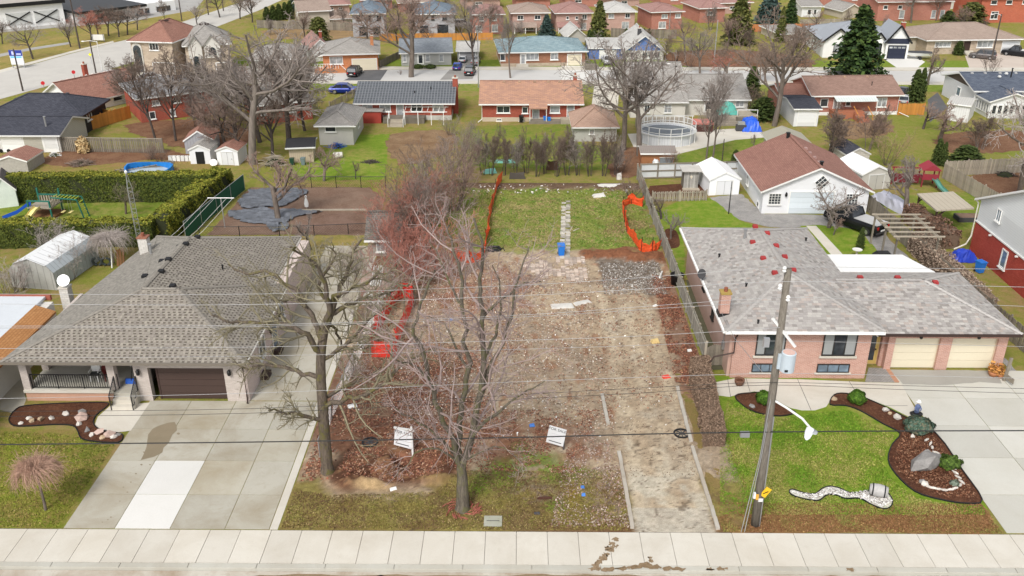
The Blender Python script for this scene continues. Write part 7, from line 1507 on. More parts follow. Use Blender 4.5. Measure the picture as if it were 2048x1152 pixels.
def pot(label, px, r, h, mat, plant=None, name='planter_pot'):
    o = thing(name, label, 'planter', G(*px)); MB().lathe([(r*.6,0),(r*.95,h*.6),(r,h),(r*.88,h),(r*.8,h*.85)], n=16).build('pot', mat, o, smooth=True); MB().lathe([(r*.8,h*.84),(.02,h*.88)], n=16).build('soil', MULCH, o)
    if plant: r_ = np.random.default_rng(3); n=260; P = np.column_stack([r_.normal(0,r*.45,n),r_.normal(0,r*.45,n),h+abs(r_.normal(0,.18,n))]); link('plant', leaves_mesh(P, np.tile([0,0,1.],(n,1)), .10, plant, 3, LEAFM, 'plant', 1.2, 2), o)
    return o
pot('brown basket planter against the salmon wall near the gate', (1478,770), .3, .4, M('basket', (.16,.08,.05), .9, .3, 8)); pot('terracotta pot of dry orange grass before the right garage door', (1985,752), .3, .35, M('terracotta', (.40,.17,.08), .8), [(.42,.18,.05),(.5,.26,.08)]); pot('second terracotta pot beside the plank post', (2000,755), .24, .3, M('terracotta', (.40,.17,.08), .8), [(.42,.20,.05),(.36,.16,.06)])
pp = thing('plank_post', 'weathered plank standing on the right driveway edge', 'post', G(2008,762)); MB().box(-.09,.09,-.05,.05,0,1.55).box(-.02,.02,-.7,-.051,.2,.5).build('plank', WOODG, pp, rot=(0,.06,.2))
bb = thing('bird_bath', 'small white bird bath on the back lawn', 'bird bath', G(1712,515)); MB().lathe([(.18,0),(.08,.08),(.07,.5),(.1,.55)], n=12).build('pedestal', CONCW, bb); MB().lathe([(.1,.55),(.36,.64),(.38,.68),(.3,.66)], n=16).build('basin', CONCN, bb)
# sale signs
def text_mesh(s, size, mat):
    c = bpy.data.curves.new('t', 'FONT'); c.body = s; c.size = size; c.align_x = 'CENTER'; c.extrude = .002; o = bpy.data.objects.new('t', c); COL.objects.link(o); dg = bpy.context.evaluated_depsgraph_get(); me = bpy.data.meshes.new_from_object(o.evaluated_get(dg)); bpy.data.objects.remove(o); me.materials.clear(); me.materials.append(mat); return me
INK = M('sign_ink', (.03,.03,.04), .6, .1); SIGNW = M('sign_white', (.74,.75,.77), .5, .04)
def sale_sign(label, px, rz, tilt, w=.95, h=1.05, arm=True):
    p = G(*px); o = thing('sale_sign', label, 'sign', (p.x,p.y,lotz(p.x,p.y)), rz)
    if arm: MB().box(w/2+.02,w/2+.11,-.045,.045,-.2,1.62).build('post', WHITE, o); MB().box(-w/2+.05,w/2+.22,-.04,.04,1.36,1.45).build('arm', WHITE, o)
    else: MB().box(w/2+.01,w/2+.06,-.03,.03,-.2,1.3).build('post', DKGREY, o)
    bd = MB().box(-w/2,w/2,-.012,.012,0,h).build('board', SIGNW, o, (0,-.03,.30), (0,tilt,0)); link('lettering', text_mesh('FOR SALE', .215, INK), bd, (0,-.016,h-.22), (math.pi/2,0,0))
    for k,(zz,ww,hh) in enumerate(((.56,.46,.014),(.42,.5,.016),(.34,.4,.014),(.12,.55,.045))): MB().box(-ww*w/.75/2,ww*w/.75/2,-.0145,-.0125,zz*h/.95,zz*h/.95+hh).build('print_line', INK if k == 3 else M('grey_ink', (.52,.54,.57), .6), bd)
sale_sign('white for-sale sign on a post, left of the tall bare tree', (806,902), -.25, .12); sale_sign('white for-sale sign without arm, right of the tall bare tree', (1109,897), -.25, .16, .92, 1.08, False)
# lot odds and ends
def lotthing(name, label, cat, px, rz=0): p = G(*px); return thing(name, label, cat, (p.x,p.y,lotz(p.x,p.y)), rz)
def bin_(label, px, col, rz=0, s=1.0, name='wheeled_bin', lidc=None):
    p = G(*px); o = thing(name, label, 'bin', (p.x,p.y,lotz(p.x,p.y) if LX0 < p.x < LX1 and p.y < LY1 else 0), rz, scale=s); m = M('plastic_'+str(col), col, .4, .08, rnd=.02)
    MB().add([(-.22,-.25,.06),(.22,-.25,.06),(.22,.25,.06),(-.22,.25,.06),(-.29,-.34,.95),(.29,-.34,.95),(.29,.34,.95),(-.29,.34,.95)],[(3,2,1,0),(4,5,6,7),(0,1,5,4),(1,2,6,5),(2,3,7,6),(3,0,4,7)]).build('body', m, o); MB().box(-.31,.31,-.37,.36,.952,1.03).box(-.25,.25,.361,.42,.96,1.0).build('lid', lidc or m, o)
    for x in (-.24,.24): MB().lathe([(.1,-.025),(.1,.025)], n=12).build('wheel', BLACK, o, (x,.27,.1), (0,math.pi/2,0))
    return o
BLU = (.02,.18,.62)
bin_('blue wheeled bin standing at the end of the paver path', (1122,510), BLU, .1, .9); bin_('blue recycling bin by the red bungalow back step, left', (1090,245), BLU, 0, .7); bin_('blue recycling bin by the red bungalow back step, right', (1098,246), BLU, 0, .65); bin_('black barbecue-like bin beside the red bungalow wall', (1042,245), (.015,.015,.016), 0, .8); bin_('bright blue box bin at the foot of the red brick wall', (1958,545), (.02,.16,.55), .3, .9); bin_('dark green bin under the beige shed shelf', (585,330), (.02,.06,.04), 0, .7); bin_('grey-green drum beside the beige shed', (607,330), (.16,.21,.22), 0, .75, 'drum_bin')
o = thing('rain_tub', 'black tub behind the board fence beside the salmon house', 'tub', G(1353,568)); MB().lathe([(.4,0),(.48,.75),(.52,.78),(.45,.78),(.42,.6)], n=18).build('tub', BLACK, o, smooth=True)
pt = thing('paver_path', 'narrow path of grey pavers up the back of the lot', 'path', (0,0,0)); del pt['category']; del pt['label']; pt['kind'] = 'structure'
pv = cached('pav', lambda: MB().box(-.19,.19,-.16,.16,0,.06).mesh('paver', M('paver_grey_tan', (.42,.39,.34), .9, .25, 3, 14, .35, .2)))
for i in range(34):
    p = G(1129.5,515).lerp(G(1132,404), i/33)
    for s in (-1,1):
        if random.random() < .88: link('paver', pv, pt, (p.x+s*.2+random.gauss(0,.02),p.y+random.gauss(0,.03),lotz(p.x,p.y)-.005+random.uniform(0,.02)), (0,random.gauss(0,.03),random.gauss(0,.05)))
pa = thing('paver_patio', 'p', 'p', (0,0,0)); del pa['category']; del pa['label']; pa['kind'] = 'structure'; P4 = pxy([(1042,512),(1168,510),(1172,562),(1095,562),(1040,530)])
pv2 = cached('pav2', lambda: MB().box(-.15,.15,-.15,.15,0,.05).mesh('paver', M('paver_pinkish', (.44,.36,.30), .9, .25, 3, 14, .35, .2)))
for i in range(22):
    for j in range(18):
        x = .4+i*.32; y = 58.8+j*.32
        if in_poly(np.array([[x,y]]), P4)[0] and fbm(np.array(x),np.array(y),.9,3,5) > .40: link('paver', pv2, pa, (x,y,lotz(x,y)-.012+random.uniform(0,.015)), (random.gauss(0,.03),random.gauss(0,.03),random.gauss(0,.06)))
ed = thing('drive_edging', 'old concrete block edging along both sides of the old drive', 'edging', (0,0,0)); KB = MB().box(-.09,.09,-.42,.42,-.1,.13).mesh('block', CONC('old_block', (.44,.41,.36), (.33,.27,.2), .7))
for (a,b,n) in (((1265,1058),(1238,905),8),((1216,850),(1204,790),4),((1436,1060),(1384,895),8),((1382,885),(1354,775),7)):
    p = G(*a); q = G(*b)
    for i in range(n): r = p.lerp(q,(i+.5)/n); k = link('block', KB, ed, (r.x,r.y,.0), (random.gauss(0,.02),random.gauss(0,.03),-math.atan2(q.x-p.x,q.y-p.y)+random.gauss(0,.02))); k.scale = (1,(q-p).length/n/.86,1)
cb = lotthing('access_cover', 'square mossy concrete cover set in the verge by the tall tree', 'cover', (986,1043)); MB().box(-.42,.42,-.36,.36,-.1,.05).build('slab', CONC('mossy_slab', (.36,.36,.30), (.24,.25,.18), .8), cb); MB().box(-.3,.3,-.02,.02,.0505,.056).build('slot', DKGREY, cb)
def coil(label, px, r, n, mat, name='hose_coil', t=.03):
    o = lotthing(name, label, 'coil', px); m = MB()
    for k in range(n): ph = random.uniform(0,6); m.tube([((r*(1-.08*k))*math.cos(a*math.pi/9+ph)+random.gauss(0,.03),(r*(1-.08*k))*math.sin(a*math.pi/9+ph)*.8+random.gauss(0,.03),.05+.05*k+.02*math.sin(a)) for a in range(18)], t, 6)
    m.build('loops', mat, o); MB().tube([(r*.8,0,.06),(r*1.3,.3,.05),(r*1.5,-.2,.04)], t, 6).build('free_end', mat, o)
coil('tangled black drain pipe coil beside the orange netting', (988,500), .55, 4, BLACK, 'pipe_coil', .05)
def wheelcover(label, px):
    o = lotthing('round_grate', label, 'grate', px); MB().lathe([(.42,0),(.44,.08),(.36,.08),(.36,.02)], n=20, caps=False).build('rim', BLACK, o)
    for k in range(4): a = k*math.pi/4; MB().bar((-.37*math.cos(a),-.37*math.sin(a),.05),(.37*math.cos(a),.37*math.sin(a),.05),.05,.03).build('spoke', DKGREY, o)
wheelcover('black spoked disc lying beside the old drive', (1363,868)); wheelcover('black spoked disc lying left of the for-sale sign', (740,886))
def scrap(label, px, w, d, h, mat, rz=0, name='debris'):
    o = lotthing(name, label, 'debris', px, rz); MB().add([(-w/2,-d/2,0),(w/2,-d/2,0),(w/2*.9,d/2,0),(-w/2,d/2*.8,0),(-w/2*.9,-d/2*.8,h),(w/2*.8,-d/2*.9,h*.6),(w/2*.8,d/2*.7,h),(-w/2*.7,d/2*.7,h*.8)],[(3,2,1,0),(4,5,6,7),(0,1,5,4),(1,2,6,5),(2,3,7,6),(3,0,4,7)]).build('piece', mat, o)
CON2 = M('broken_concrete', (.58,.56,.52), .9, .2)
for q in (('white broken slab near the mossy tree',(705,813),.55,.4,.1,WHITE,.3),('blue scrap of plastic near the right sale sign',(1064,852),.3,.25,.1,M('blue_plastic',(.08,.22,.6),.5),.2),('blue scrap in the middle of the lot',(902,639),.35,.25,.08,M('blue_plastic',(.08,.22,.6)),.4),('open yellowed carton on the old drive',(1310,684),.55,.4,.2,M('carton',(.6,.45,.2),.8),.2),('red plastic scrap beside the drive edging',(1332,754),.5,.35,.1,M('red_plastic',(.75,.08,.05),.5),.3),('white scrap in the leaves by the fence',(1379,702),.3,.25,.08,WHITE,.1),('white scrap at the foot of the board fence',(1310,612),.35,.2,.08,WHITE,.6),('heap of pale rubble near the lot back edge',(1198,392),1.2,.8,.2,CON2,.2),('flat concrete slab beneath the saplings',(1222,372),2.6,1.0,.12,CON2,0),('long pale board lying by the gravel',(1316,545),.14,1.9,.1,WOODL,.05),('second white board leaning by the gravel',(1322,550),.12,1.3,.12,WHITE,-.3),('white plank on the lot grass, left of two',(1143,456),.1,1.1,.06,WOODL,-.2),('white plank on the lot grass, right of two',(1153,459),.1,.9,.06,WOODL,-.7),('pale cracked slab in the middle of the lot',(1125,612),1.6,.8,.08,CON2,.1),('pale cracked slab by the gravel pad',(1165,605),1.3,.6,.08,CON2,.4),('small blue bottle in the verge litter',(1165,975),.2,.2,.08,M('blue_plastic',(.08,.22,.6)),0),('second blue bottle in the verge litter',(1167,990),.2,.2,.08,M('blue_plastic',(.08,.22,.6)),0),('small grey lid in the verge grass',(1074,1027),.3,.2,.05,DKGREY,0),('green turquoise tarp heap under the saplings',(980,345),1.3,.8,.35,M('turquoise_tarp',(.25,.60,.52),.5),.2),('turquoise tarp strip behind the saplings',(1010,325),2.2,.5,.3,M('turquoise_tarp',(.25,.60,.52)),0),('white rag in the dug pit',(787,978),.35,.25,.08,WHITE,.3),('brown log inside the red netting',(772,655),.25,1.6,.18,WOODB,-.35),('grey stone post among the rear rubble',(1238,358),.5,.5,.6,CON2,0),('dark log in the verge grass',(1090,997),.75,.14,.1,M('dark_log',(.07,.03,.02),.9),0),('rusty panel standing among the saplings',(1105,340),1.2,.1,1.0,M('rusty_panel',(.12,.07,.05),.9,.3),0),('dark panel standing at the left of the saplings',(1035,358),1.6,.1,.7,M('dark_panel',(.08,.07,.06),.9,.3),0)):
    scrap(*q)
rb = lotthing('red_tape', 'tangle of red tape and roots round the foot of the tall bare tree', 'tape', (925,1018)); m = MB(); R = random.Random(4)
for k in range(60):
    a = R.uniform(0,6.28); r = R.uniform(.35,.75); m.tube([(r*math.cos(a),r*math.sin(a)*.8,.03),((r+.12)*math.cos(a+.2),(r+.12)*math.sin(a+.2)*.8,R.uniform(.05,.18)),((r+.25)*math.cos(a+.35),(r+.25)*math.sin(a+.35)*.8,.03)], .018, 4)
tag(m.build('strands', M('red_tape', (.36,.11,.08), .7, .4, 4), rb, uv=False), kind='stuff')
# ================================================================ outbuildings and yard things
WSH = SIDING('bright_white_siding', (.76,.77,.79), .12, False, .04, .8, .5)
h = House('detached_garage', 'white detached garage with brown gable roof and square lattice windows', (20.9, 74.0), cat='garage')
h.shell(0, 9.0, 0, 10.2, 2.2, 'gy', .44, .35, WSH, SHINGLE('maroon_shingles', (.25,.125,.10), (.30,.16,.125), (.15,.08,.065), .3, .16), WHITE, gutter=False)
h.garage('S', 4.15, .03, 3.7, 1.95, M('pale_blue_door', (.60,.66,.70), .5, .05), 4); lantern(h.o, (1.9,-.005,1.8))
for u in (1.0, 7.6): h.win('S', u, .85, 1.05, 1.0, 4, 4, WHITE, GLS, True, .05)
dm = h.win('S', 4.5, 2.55, .95, .95, 3, 3, WHITE, GLS, False, .05); dm.rotation_euler = (0, math.pi/4, 0); dm.location = (4.5-.67*0,-.006,2.5)
h.win('W', 4.6, .7, .7, 1.0, 2, 2, WHITE, GLS); h.win('W', 8.9, .1, .8, .55, 1, 1, WHITE, GLS, False)
h.vents([(4.85,1.6+1.35*i,h.zr-.2) for i in range(4)], M('mauve_vent', (.34,.22,.20), .6), .3); h.pipe(4.9, 1.0, h.zr-.2, .3, .14); h.pipe(4.2, 9.2, h.zr-.2, .5, .16)
h.downspout([(-.3,10.2,2.1),(-.3,10.4,1.9),(-.05,10.3,1.6),(-.05,10.3,.1)])
h = House('brick_siding_house', 'red brick and white siding house with gable wall at right edge', (35.3, 52.0)); RB2 = BRICK('deep_red_brick', (.36,.05,.035), (.42,.075,.05), (.24,.05,.04), .24, .09, .012)
hz = AT(1937,397,66).z; h.shell(0, 10, 0, 14.0, hz, 'gx', .46, .35, SIDING('white_lap', (.70,.72,.72), .17, False, .04, .75), S_GRY, WHITE)
MB().box(-.03,10,-.02,14.02,-.2,2.45).build('brick_storey', RB2, h.o); MB().box(-.08,10,-.06,14.06,2.452,2.55).build('ledge', WHITE, h.o)
h.sh = (-.03,10,0,14,hz,0); h.win('W', 3.0, 3.6, .65, .95, 2, 1, WHITE, GLB, True); h.win('W', 5.0, .75, .85, 1.4, 1, 1, WHITE, GLB, True, .1)
for u in (2.6,6.6): MB().box(-.06,.06,-.2,0,0,.1).build('dryer_vent', WHITE, h.o, h.at('W',u,2.3,.003), (0,0,-math.pi/2))
h.downspout([(-.35,14.2,hz-.1),(-.1,14.1,hz-.4),(-.1,14.08,1.2),(-.35,14.1,.5),(-1.3,13.9,.15)], M('cream_pipe', (.6,.58,.5), .5), .06)
h = House('covered_patio', 'low tan patio roof on dark posts beside the brick house', (33.6, 69.2), cat='pergola'); ro = MB().add([(0,0,2.15),(3.0,0,2.35),(3.0,4.0,2.35),(0,4.0,2.15),(0,0,2.03),(3,0,2.23),(3,4,2.23),(0,4,2.03)],[(0,1,2,3),(0,4,5,1),(1,5,6,2),(2,6,7,3),(3,7,4,0),(7,6,5,4)]).build('roof', SIDING('tan_panel', (.42,.37,.29), .4, True), h.o)
for y in (.2,3.8): MB().box(.1,.22,y-.06,y+.06,0,2.05).build('post', DKBROWN, h.o); MB().bar((.16,y,1.5),(.8,y,2.05),.1).build('brace', DKBROWN, h.o)
# white sheds
def gable_shed(label, L, R, eave, apex, depth, wall, roof, doorm=None, name='garden_shed', dw=.5, lean=None, opening=None):
    h = hpx(name, label, L, R, eave, apex, depth, 'gy', wall, roof, .1, cat='shed', caps=False)
    if doorm is not None:
        d = h.door('S', h.w*.5, .04, round(h.w*dw,2), round(h.h*.86,2), doorm, WHITE, None); MB().box(-.01,.01,-.036,-.0305,.02,h.h*.84).build('split', DKGREY, d)
    if opening: MB().box(h.w*.3,h.w*.7,-.05,-.004,.03,h.h*.85).build('doorway', BLACK, h.o); 
    return h
WSHD = M('white_steel', (.74,.75,.77), .45, .04); WSHR = SIDING('white_steel_roof', (.80,.80,.80), .6, False, .03, .9)
gable_shed('bright white metal garden shed beside the gravel drive', (1417,391), (1477,389), 358, 344, 4.3, WSHD, WSHR, WSHD); gable_shed('cream metal garden shed behind the brown-roofed garage', (1720,382), (1778,377), 346, 332, 4.2, M('cream_steel', (.52,.50,.46), .5, .06), WSHR, M('cream_steel', (.52,.50,.46), .5, .06))
gable_shed('small white shed with open dark doorway, left of two', (382,328), (423,328), 299, 290, 2.6, WSHD, S_GRY, None, opening=True); gable_shed('small white shed with brown roof, right of two', (436,330), (478,331), 301, 293, 2.6, WSHD, S_BRN, WSHD)
gable_shed('grey board shed with maroon roof behind the white sheds', (372,308), (430,306), 280, 262, 3.2, SIDING('grey_boards', (.34,.34,.36), .3, True), S_BRN, None); gable_shed('pale block shed with dark roof behind the cream shed', (1690,332), (1736,330), 308, 296, 3.6, BRICK('pale_block', (.50,.47,.42), (.56,.53,.48), (.36,.34,.3), .4, .2, .015), S_DRK, None)
gable_shed('small white playhouse with dark roof beside the swing set', (-8,418), (38,412), 380, 356, 3.0, M('mint_white', (.60,.66,.60), .7), SHINGLE('felt_rows', (.10,.09,.085), (.14,.125,.115), (.04,.04,.04), .9, .22), None); gable_shed('dark shingled small shed at the left edge beyond the hedge', (-5,345), (58,345), 322, 312, 3.4, M('stone_side', (.40,.38,.34), .9, .3, 4), S_BRN, None)
h = hpx('tool_shed', 'low brown shed with pitched metal roof behind the panel fence', (1282,330), (1348,330), 306, 292, 2.4, 'gx', SIDING('rust_boards', (.34,.15,.07), .2), SIDING('ribbed_taupe', (.24,.21,.19), .2, True), .15, cat='shed', caps=False)
h = House('carport', 'tan corrugated carport roof behind the brown-roofed garage', (25.4,86.2), cat='carport'); h.shell(0, 3.6, 0, 6.2, 1.95, 'gy', .36, .3, M('cream_wall', (.5,.44,.32), .9), SIDING('tan_ribbed', (.36,.34,.27), .2, True), WHITE, caps=False, gutter=False)
h = hpx('block_shed', 'small block shed with thick shingled roof at the head of the side drive', (738,512), (798,512), 476, 424, 4.2, 'gx', BRICK('shed_block', (.30,.26,.23), (.36,.31,.27), (.28,.25,.22), .4, .2, .015), SHINGLE('dark_grey_tabs', (.13,.12,.11), (.19,.17,.15), (.05,.05,.045), .32, .2), .25, cat='shed'); wins(h, [('S',.42,.25,.3,.55,2,GLC)])
h = thing('storage_box', 'grey plastic storage box beside the brown shed', 'box', G(1318,328)); MB().box(0,1.35,-.35,.35,0,.8).build('body', M('grey_plastic', (.20,.22,.25), .5), h); MB().add([(-.05,-.4,.8),(1.4,-.4,.8),(1.4,.4,.95),(-.05,.4,.95),(-.05,-.4,.74),(1.4,-.4,.74),(1.4,.4,.89),(-.05,.4,.89)],[(0,1,2,3),(0,4,5,1),(1,5,6,2),(2,6,7,3),(3,7,4,0),(7,6,5,4)]).build('lid', M('pale_plastic', (.48,.48,.46), .5), h)
for i,(x,y,c,t) in enumerate(((1289,326,(.7,.7,.7),'white bag in the junk beside the brown shed'),(1296,328,(.02,.02,.02),'black bag in the junk beside the brown shed'),(1302,326,(.55,.58,.62),'grey bucket beside the storage box'),(1311,330,(.7,.72,.74),'white pail beside the storage box'))): o = blobshrub(t, G(x,y), .32, .3, .3, [c], 120, .25, 'junk_bag', .1, i, 'bag'); o.children[1].data.materials[0] = M('bag_'+str(i), c, .5, .1); o.children[1].name = 'bag'; o.children[0].name = 'folds'
ob = thing('garden_privy', 'narrow grey wooden privy shed with flat roof behind the garden bed', 'shed', G(1366,378)); W_ = 1.35; D_ = 1.3; H_ = 1.75
for i in range(9): MB().box(W_/9*i+.01,W_/9*(i+1)-.01,-.02,.02,0,H_).build('board', M('silver_boards', (.36,.35,.32), .9, .25, 2, 16, .3), ob)
MB().box(0.01,W_-.01,.03,D_,0,H_-.02).build('body', WOODG, ob); MB().box(-.25,W_+.25,-.35,D_+.2,H_,H_+.08).build('roof', M('pale_roof_board', (.50,.48,.44), .9, .2), ob); MB().box(-.1,W_+.1,-.5,.0,0,.12).build('step', WOODL, ob); MB().sideprism([(.55,1.2),(.68,1.35),(.81,1.2),(.68,.98)], -.05,-.021).build('emblem', M('bone', (.6,.55,.45), .8), ob)
# black gazebo-like barbecue, pergola, gambrel metal shed, tower
pg = thing('grape_pergola', 'weathered open pergola of beams over the gravel drive', 'pergola', (28.0,64.3,0)); HT_ = 2.3
for x,y in ((0,.6),(.0,3.0),(.05,-1.5),(3.1,.6),(3.1,3.0),(3.1,-1.5)): MB().box(x-.06,x+.06,y-.06,y+.06,0,HT_).build('post', WOODG, pg)
for x in (0,3.1): MB().box(x-.10,x-.04,-1.8,3.3,HT_,HT_+.14).build('beam', WOODL, pg); MB().box(x+.04,x+.10,-1.8,3.3,HT_,HT_+.14).build('beam', WOODL, pg)
for i in range(6): y = -1.6+.92*i; MB().box(-.3,3.5,y-.04,y+.04,HT_+.145,HT_+.25).build('rafter', WOODL, pg)
bq = thing('covered_barbecue', 'black covered barbecue behind the white patio roof', 'barbecue', G(1762,528)); MB().add([(-.65,-.3,0),(.65,-.3,0),(.65,.3,0),(-.65,.3,0),(-.68,-.33,.75),(.68,-.33,.75),(.68,.33,.75),(-.68,.33,.75),(-.42,-.22,1.02),(.42,-.22,1.02),(.42,.22,1.02),(-.42,.22,1.02)],[(3,2,1,0),(8,9,10,11),(0,1,5,4),(1,2,6,5),(2,3,7,6),(3,0,4,7),(4,5,9,8),(5,6,10,9),(6,7,11,10),(7,4,8,11)]).build('cover', BLACK, bq); MB().box(-.62,.62,-.28,.28,-.02,.02).build('base', DKGREY, bq)
gs = thing('metal_shed', 'weathered white metal shed with steep gambrel roof in the left yard', 'shed', (-34.6,58.4,0), -.15); L_=5.4; w_=1.75; prf=[(-w_,0),(-w_*.98,1.35),(-w_*.72,1.9),(0,2.35),(w_*.72,1.9),(w_*.98,1.35),(w_,0)]
def along_y(pts, y0, y1, m, mi=0):
    n=len(pts)
    for i in range(n-1): m.add([(pts[i][0],y0,pts[i][1]),(pts[i+1][0],y0,pts[i+1][1]),(pts[i+1][0],y1,pts[i+1][1]),(pts[i][0],y1,pts[i][1])],[(0,1,2,3)],mi)
MSH = SIDING('streaked_white_steel', (.66,.68,.69), .55, False, .12, .45, .5, dirt=((.30,.31,.30),.6)); MSH2 = SIDING('grey_steel_side', (.44,.48,.50), .42, True, .15, .5, .5, dirt=((.25,.26,.26),.5))
m=MB(); along_y(prf[2:5],-.1,L_+.1,m); m.build('roof', SIDING('white_steel_seams', (.72,.73,.73), .55, True, .1, .5, .5, dirt=((.45,.45,.42),.5)), gs); m=MB(); along_y(prf[:3],0,L_,m); along_y(prf[4:],0,L_,m); m.build('side_wall', MSH2, gs)
for y,nm in ((.02,'front_wall'),(L_-.02,'back_wall')): MB().sideprism(prf,y-.01,y+.01).build(nm, SIDING('grey_steel_end', (.40,.40,.38), .5, True, .2, .5, .5), gs)
tw = thing('antenna_tower', 'three-legged lattice antenna mast beside the white chimney', 'mast', (-29.3,64.6,0)); HT_=6.6; m=MB()
legs=[[(.22*math.cos(a)*(1-.0),.22*math.sin(a),0),(.22*math.cos(a),.22*math.sin(a),HT_*.82),(.03*math.cos(a),.03*math.sin(a),HT_)] for a in (.5,2.6,4.7)]
for l in legs: MB().tube(l,.022,6).build('leg', GALV, tw)
for i in range(14):
    z=.4+i*.42; r=.22 if z < HT_*.82 else .12
    for k in range(3): a=(.5,2.6,4.7)[k]; b=(2.6,4.7,.5)[k]; MB().bar((r*math.cos(a),r*math.sin(a),z),(r*math.cos(b),r*math.sin(b),z+(.21 if i%2 else 0)),.02).build('rung', GALV, tw)
MB().lathe([(.10,0),(.12,.12),(.03,.25)], (0,0,HT_), 10).build('finial', WHITE, tw)
# play sets
ps = thing('swing_set', 'wooden play tower with blue and yellow slides and monkey bars', 'play set', (-41.6,72.2,0), -.06, scale=.95); GRN = M('green_paint', (.02,.13,.10), .5); YEL = M('yellow_slide', (.78,.66,.28), .4, .05); BLP = M('blue_slide', (.02,.10,.45), .4, .05); LIM = M('lime_rung', (.45,.52,.05), .5)
for x,y in ((0,0),(2.0,0),(0,1.8),(2.0,1.8)): MB().box(x-.06,x+.06,y-.06,y+.06,0,2.3 if y else 1.75).build('post', GRN, ps)
fl = MB().box(-.1,2.1,-.1,1.9,1.0,1.1).build('deck', WOODL, ps)
for i in range(9): MB().box(-.02+i*.24,.10+i*.24,1.78,1.82,1.1,1.6).build('slat', WOODL, ps)
for i in range(8): MB().box(1.98,2.02,.05+i*.22,.17+i*.22,1.1,1.6).build('slat', WOODL, ps)
MB().bar((0,0,1.7),(2,0,1.7),.08,.12).build('rail', GRN, ps); MB().bar((0,1.8,1.7),(2,1.8,1.7),.08,.12).build('rail', GRN, ps); MB().box(-.2,2.2,-.2,2.0,0,.25).build('sandbox', WOODB, ps)
def slide(m, a, b, w, curve=.0):
    a=Vector(a); b=Vector(b); d=(b-a); s=Vector((d.y,-d.x,0)).normalized()*w/2; n=6; P=[]
    for i in range(n+1): t=i/n; p=a.lerp(b,t); p.z=a.z+(b.z-a.z)*(t**.85)+.12*math.sin(t*9)*(1-t)+(0.04 if t>.9 else 0); P.append(p)
    for i in range(n):
        p,q=P[i],P[i+1]; u=Vector((0,0,.16)); m.add([p-s,p+s,q+s,q-s],[(0,1,2,3)]); m.add([p-s,q-s,q-s+u,p-s+u],[(0,1,2,3)]); m.add([p+s,p+s+u,q+s+u,q+s],[(0,1,2,3)]); m.add([p-s*1.15,p-s*1.15+u,q-s*1.15+u,q-s*1.15],[(0,1,2,3)]); m.add([p+s*1.15,q+s*1.15,q+s*1.15+u,p+s*1.15+u],[(0,1,2,3)])
    return m
slide(MB(),(.9,-.1,1.15),(.3,-3.2,.12),.55).build('yellow_slide', YEL, ps); slide(MB(),(-.1,.6,1.15),(-2.3,-.6,.12),.5).build('blue_slide', BLP, ps)
for y in (.3,1.2): MB().bar((2.0,y,1.95),(4.4,y,1.8),.09).build('bar_rail', GRN, ps); MB().bar((4.4,y,1.85),(4.9,y-.2,0),.09).build('bar_leg', GRN, ps)
for i in range(7): MB().bar((2.2+.33*i,.3,1.95-.02*i),(2.2+.33*i,1.2,1.95-.02*i),.05).build('rung', LIM, ps)
for i in range(5): MB().bar((4.5+.08*i,.28-.04*i,1.5-.33*i),(4.5+.08*i,1.17-.04*i,1.5-.33*i),.06).build('rung', LIM, ps)
for x in (2.7,3.4):
    for y in (.55,.95): MB().bar((x,y,1.8),(x,y,.5),.02).build('swing_chain', GALV, ps)
    MB().box(x-.12,x+.12,.5,1.0,.46,.5).build('swing_seat', YEL, ps)
RDP = M('red_paint', (.26,.03,.045), .7, .15)
p2 = thing('play_house_set', 'red play set with peaked roof and green slide behind the bare tree', 'play set', G(1842,374), -.1, scale=.85)
for x,y in ((0,0),(1.6,0),(0,1.4),(1.6,1.4),(-3.0,.7)): MB().box(x-.06,x+.06,y-.06,y+.06,0,2.0).build('post', RDP, p2)
MB().box(-.1,1.7,-.1,1.5,.85,.95).build('deck', RDP, p2); MB().add([(-.2,-.3,1.95),(1.8,-.3,1.95),(1.8,1.7,1.95),(-.2,1.7,1.95),(.8,-.3,2.6),(.8,1.7,2.6)],[(0,4,5,3),(1,2,5,4),(0,1,4),(2,3,5),(3,2,1,0)]).build('roof', RDP, p2); MB().bar((-3.2,.7,1.95),(0,.7,1.95),.12).build('swing_beam', RDP, p2); MB().box(-2.8,-.2,.5,.9,.3,1.2).build('panel', M('dark_panel_red', (.16,.02,.03), .7), p2)
slide(MB(),(1.2,-.1,.95),(2.0,-2.6,.1),.5).build('green_slide', M('green_slide', (.10,.26,.21), .4, .1), p2); MB().box(.0,1.6,-.05,-.01,.95,1.5).build('rail', RDP, p2)
# pools
pl = thing('collapsed_pool', 'collapsed round pool with bright blue walls beyond the hedge', 'pool', G(297,345)); n=18; m=MB(); mi=MB()
for i in range(n):
    a=2*math.pi*i/n; b=2*math.pi*(i+1)/n; h0=.55+.12*math.sin(a*3); h1=.55+.12*math.sin(b*3); r0=2.3+.12*math.sin(a*5); r1=2.3+.12*math.sin(b*5)
    P=lambda r,t,z: (r*math.cos(t),r*.85*math.sin(t),z); m.add([P(r0,a,0),P(r1,b,0),P(r1,b,h1),P(r0,a,h0)],[(0,1,2,3)]); m.add([P(r0*.94,a,0),P(r1*.94,b,0),P(r1*.94,b,h1),P(r0*.94,a,h0)],[(3,2,1,0)]); m.add([P(r0,a,h0),P(r1,b,h1),P(r1*.94,b,h1),P(r0*.94,a,h0)],[(0,1,2,3)]); mi.add([P(r0*.94,a,.05),P(r1*.94,b,.05),(0,0,.03)],[(0,1,2)])
m.build('wall', M('pool_blue', (.015,.19,.55), .4, .2, 2), pl); mi.build('liner', M('pool_liner', (.45,.52,.56), .5, .35, 1.5), pl)
ld = thing('pallet_deck', 'grey slatted boards and ladder lying beside the collapsed pool', 'deck', G(245,338), .12)
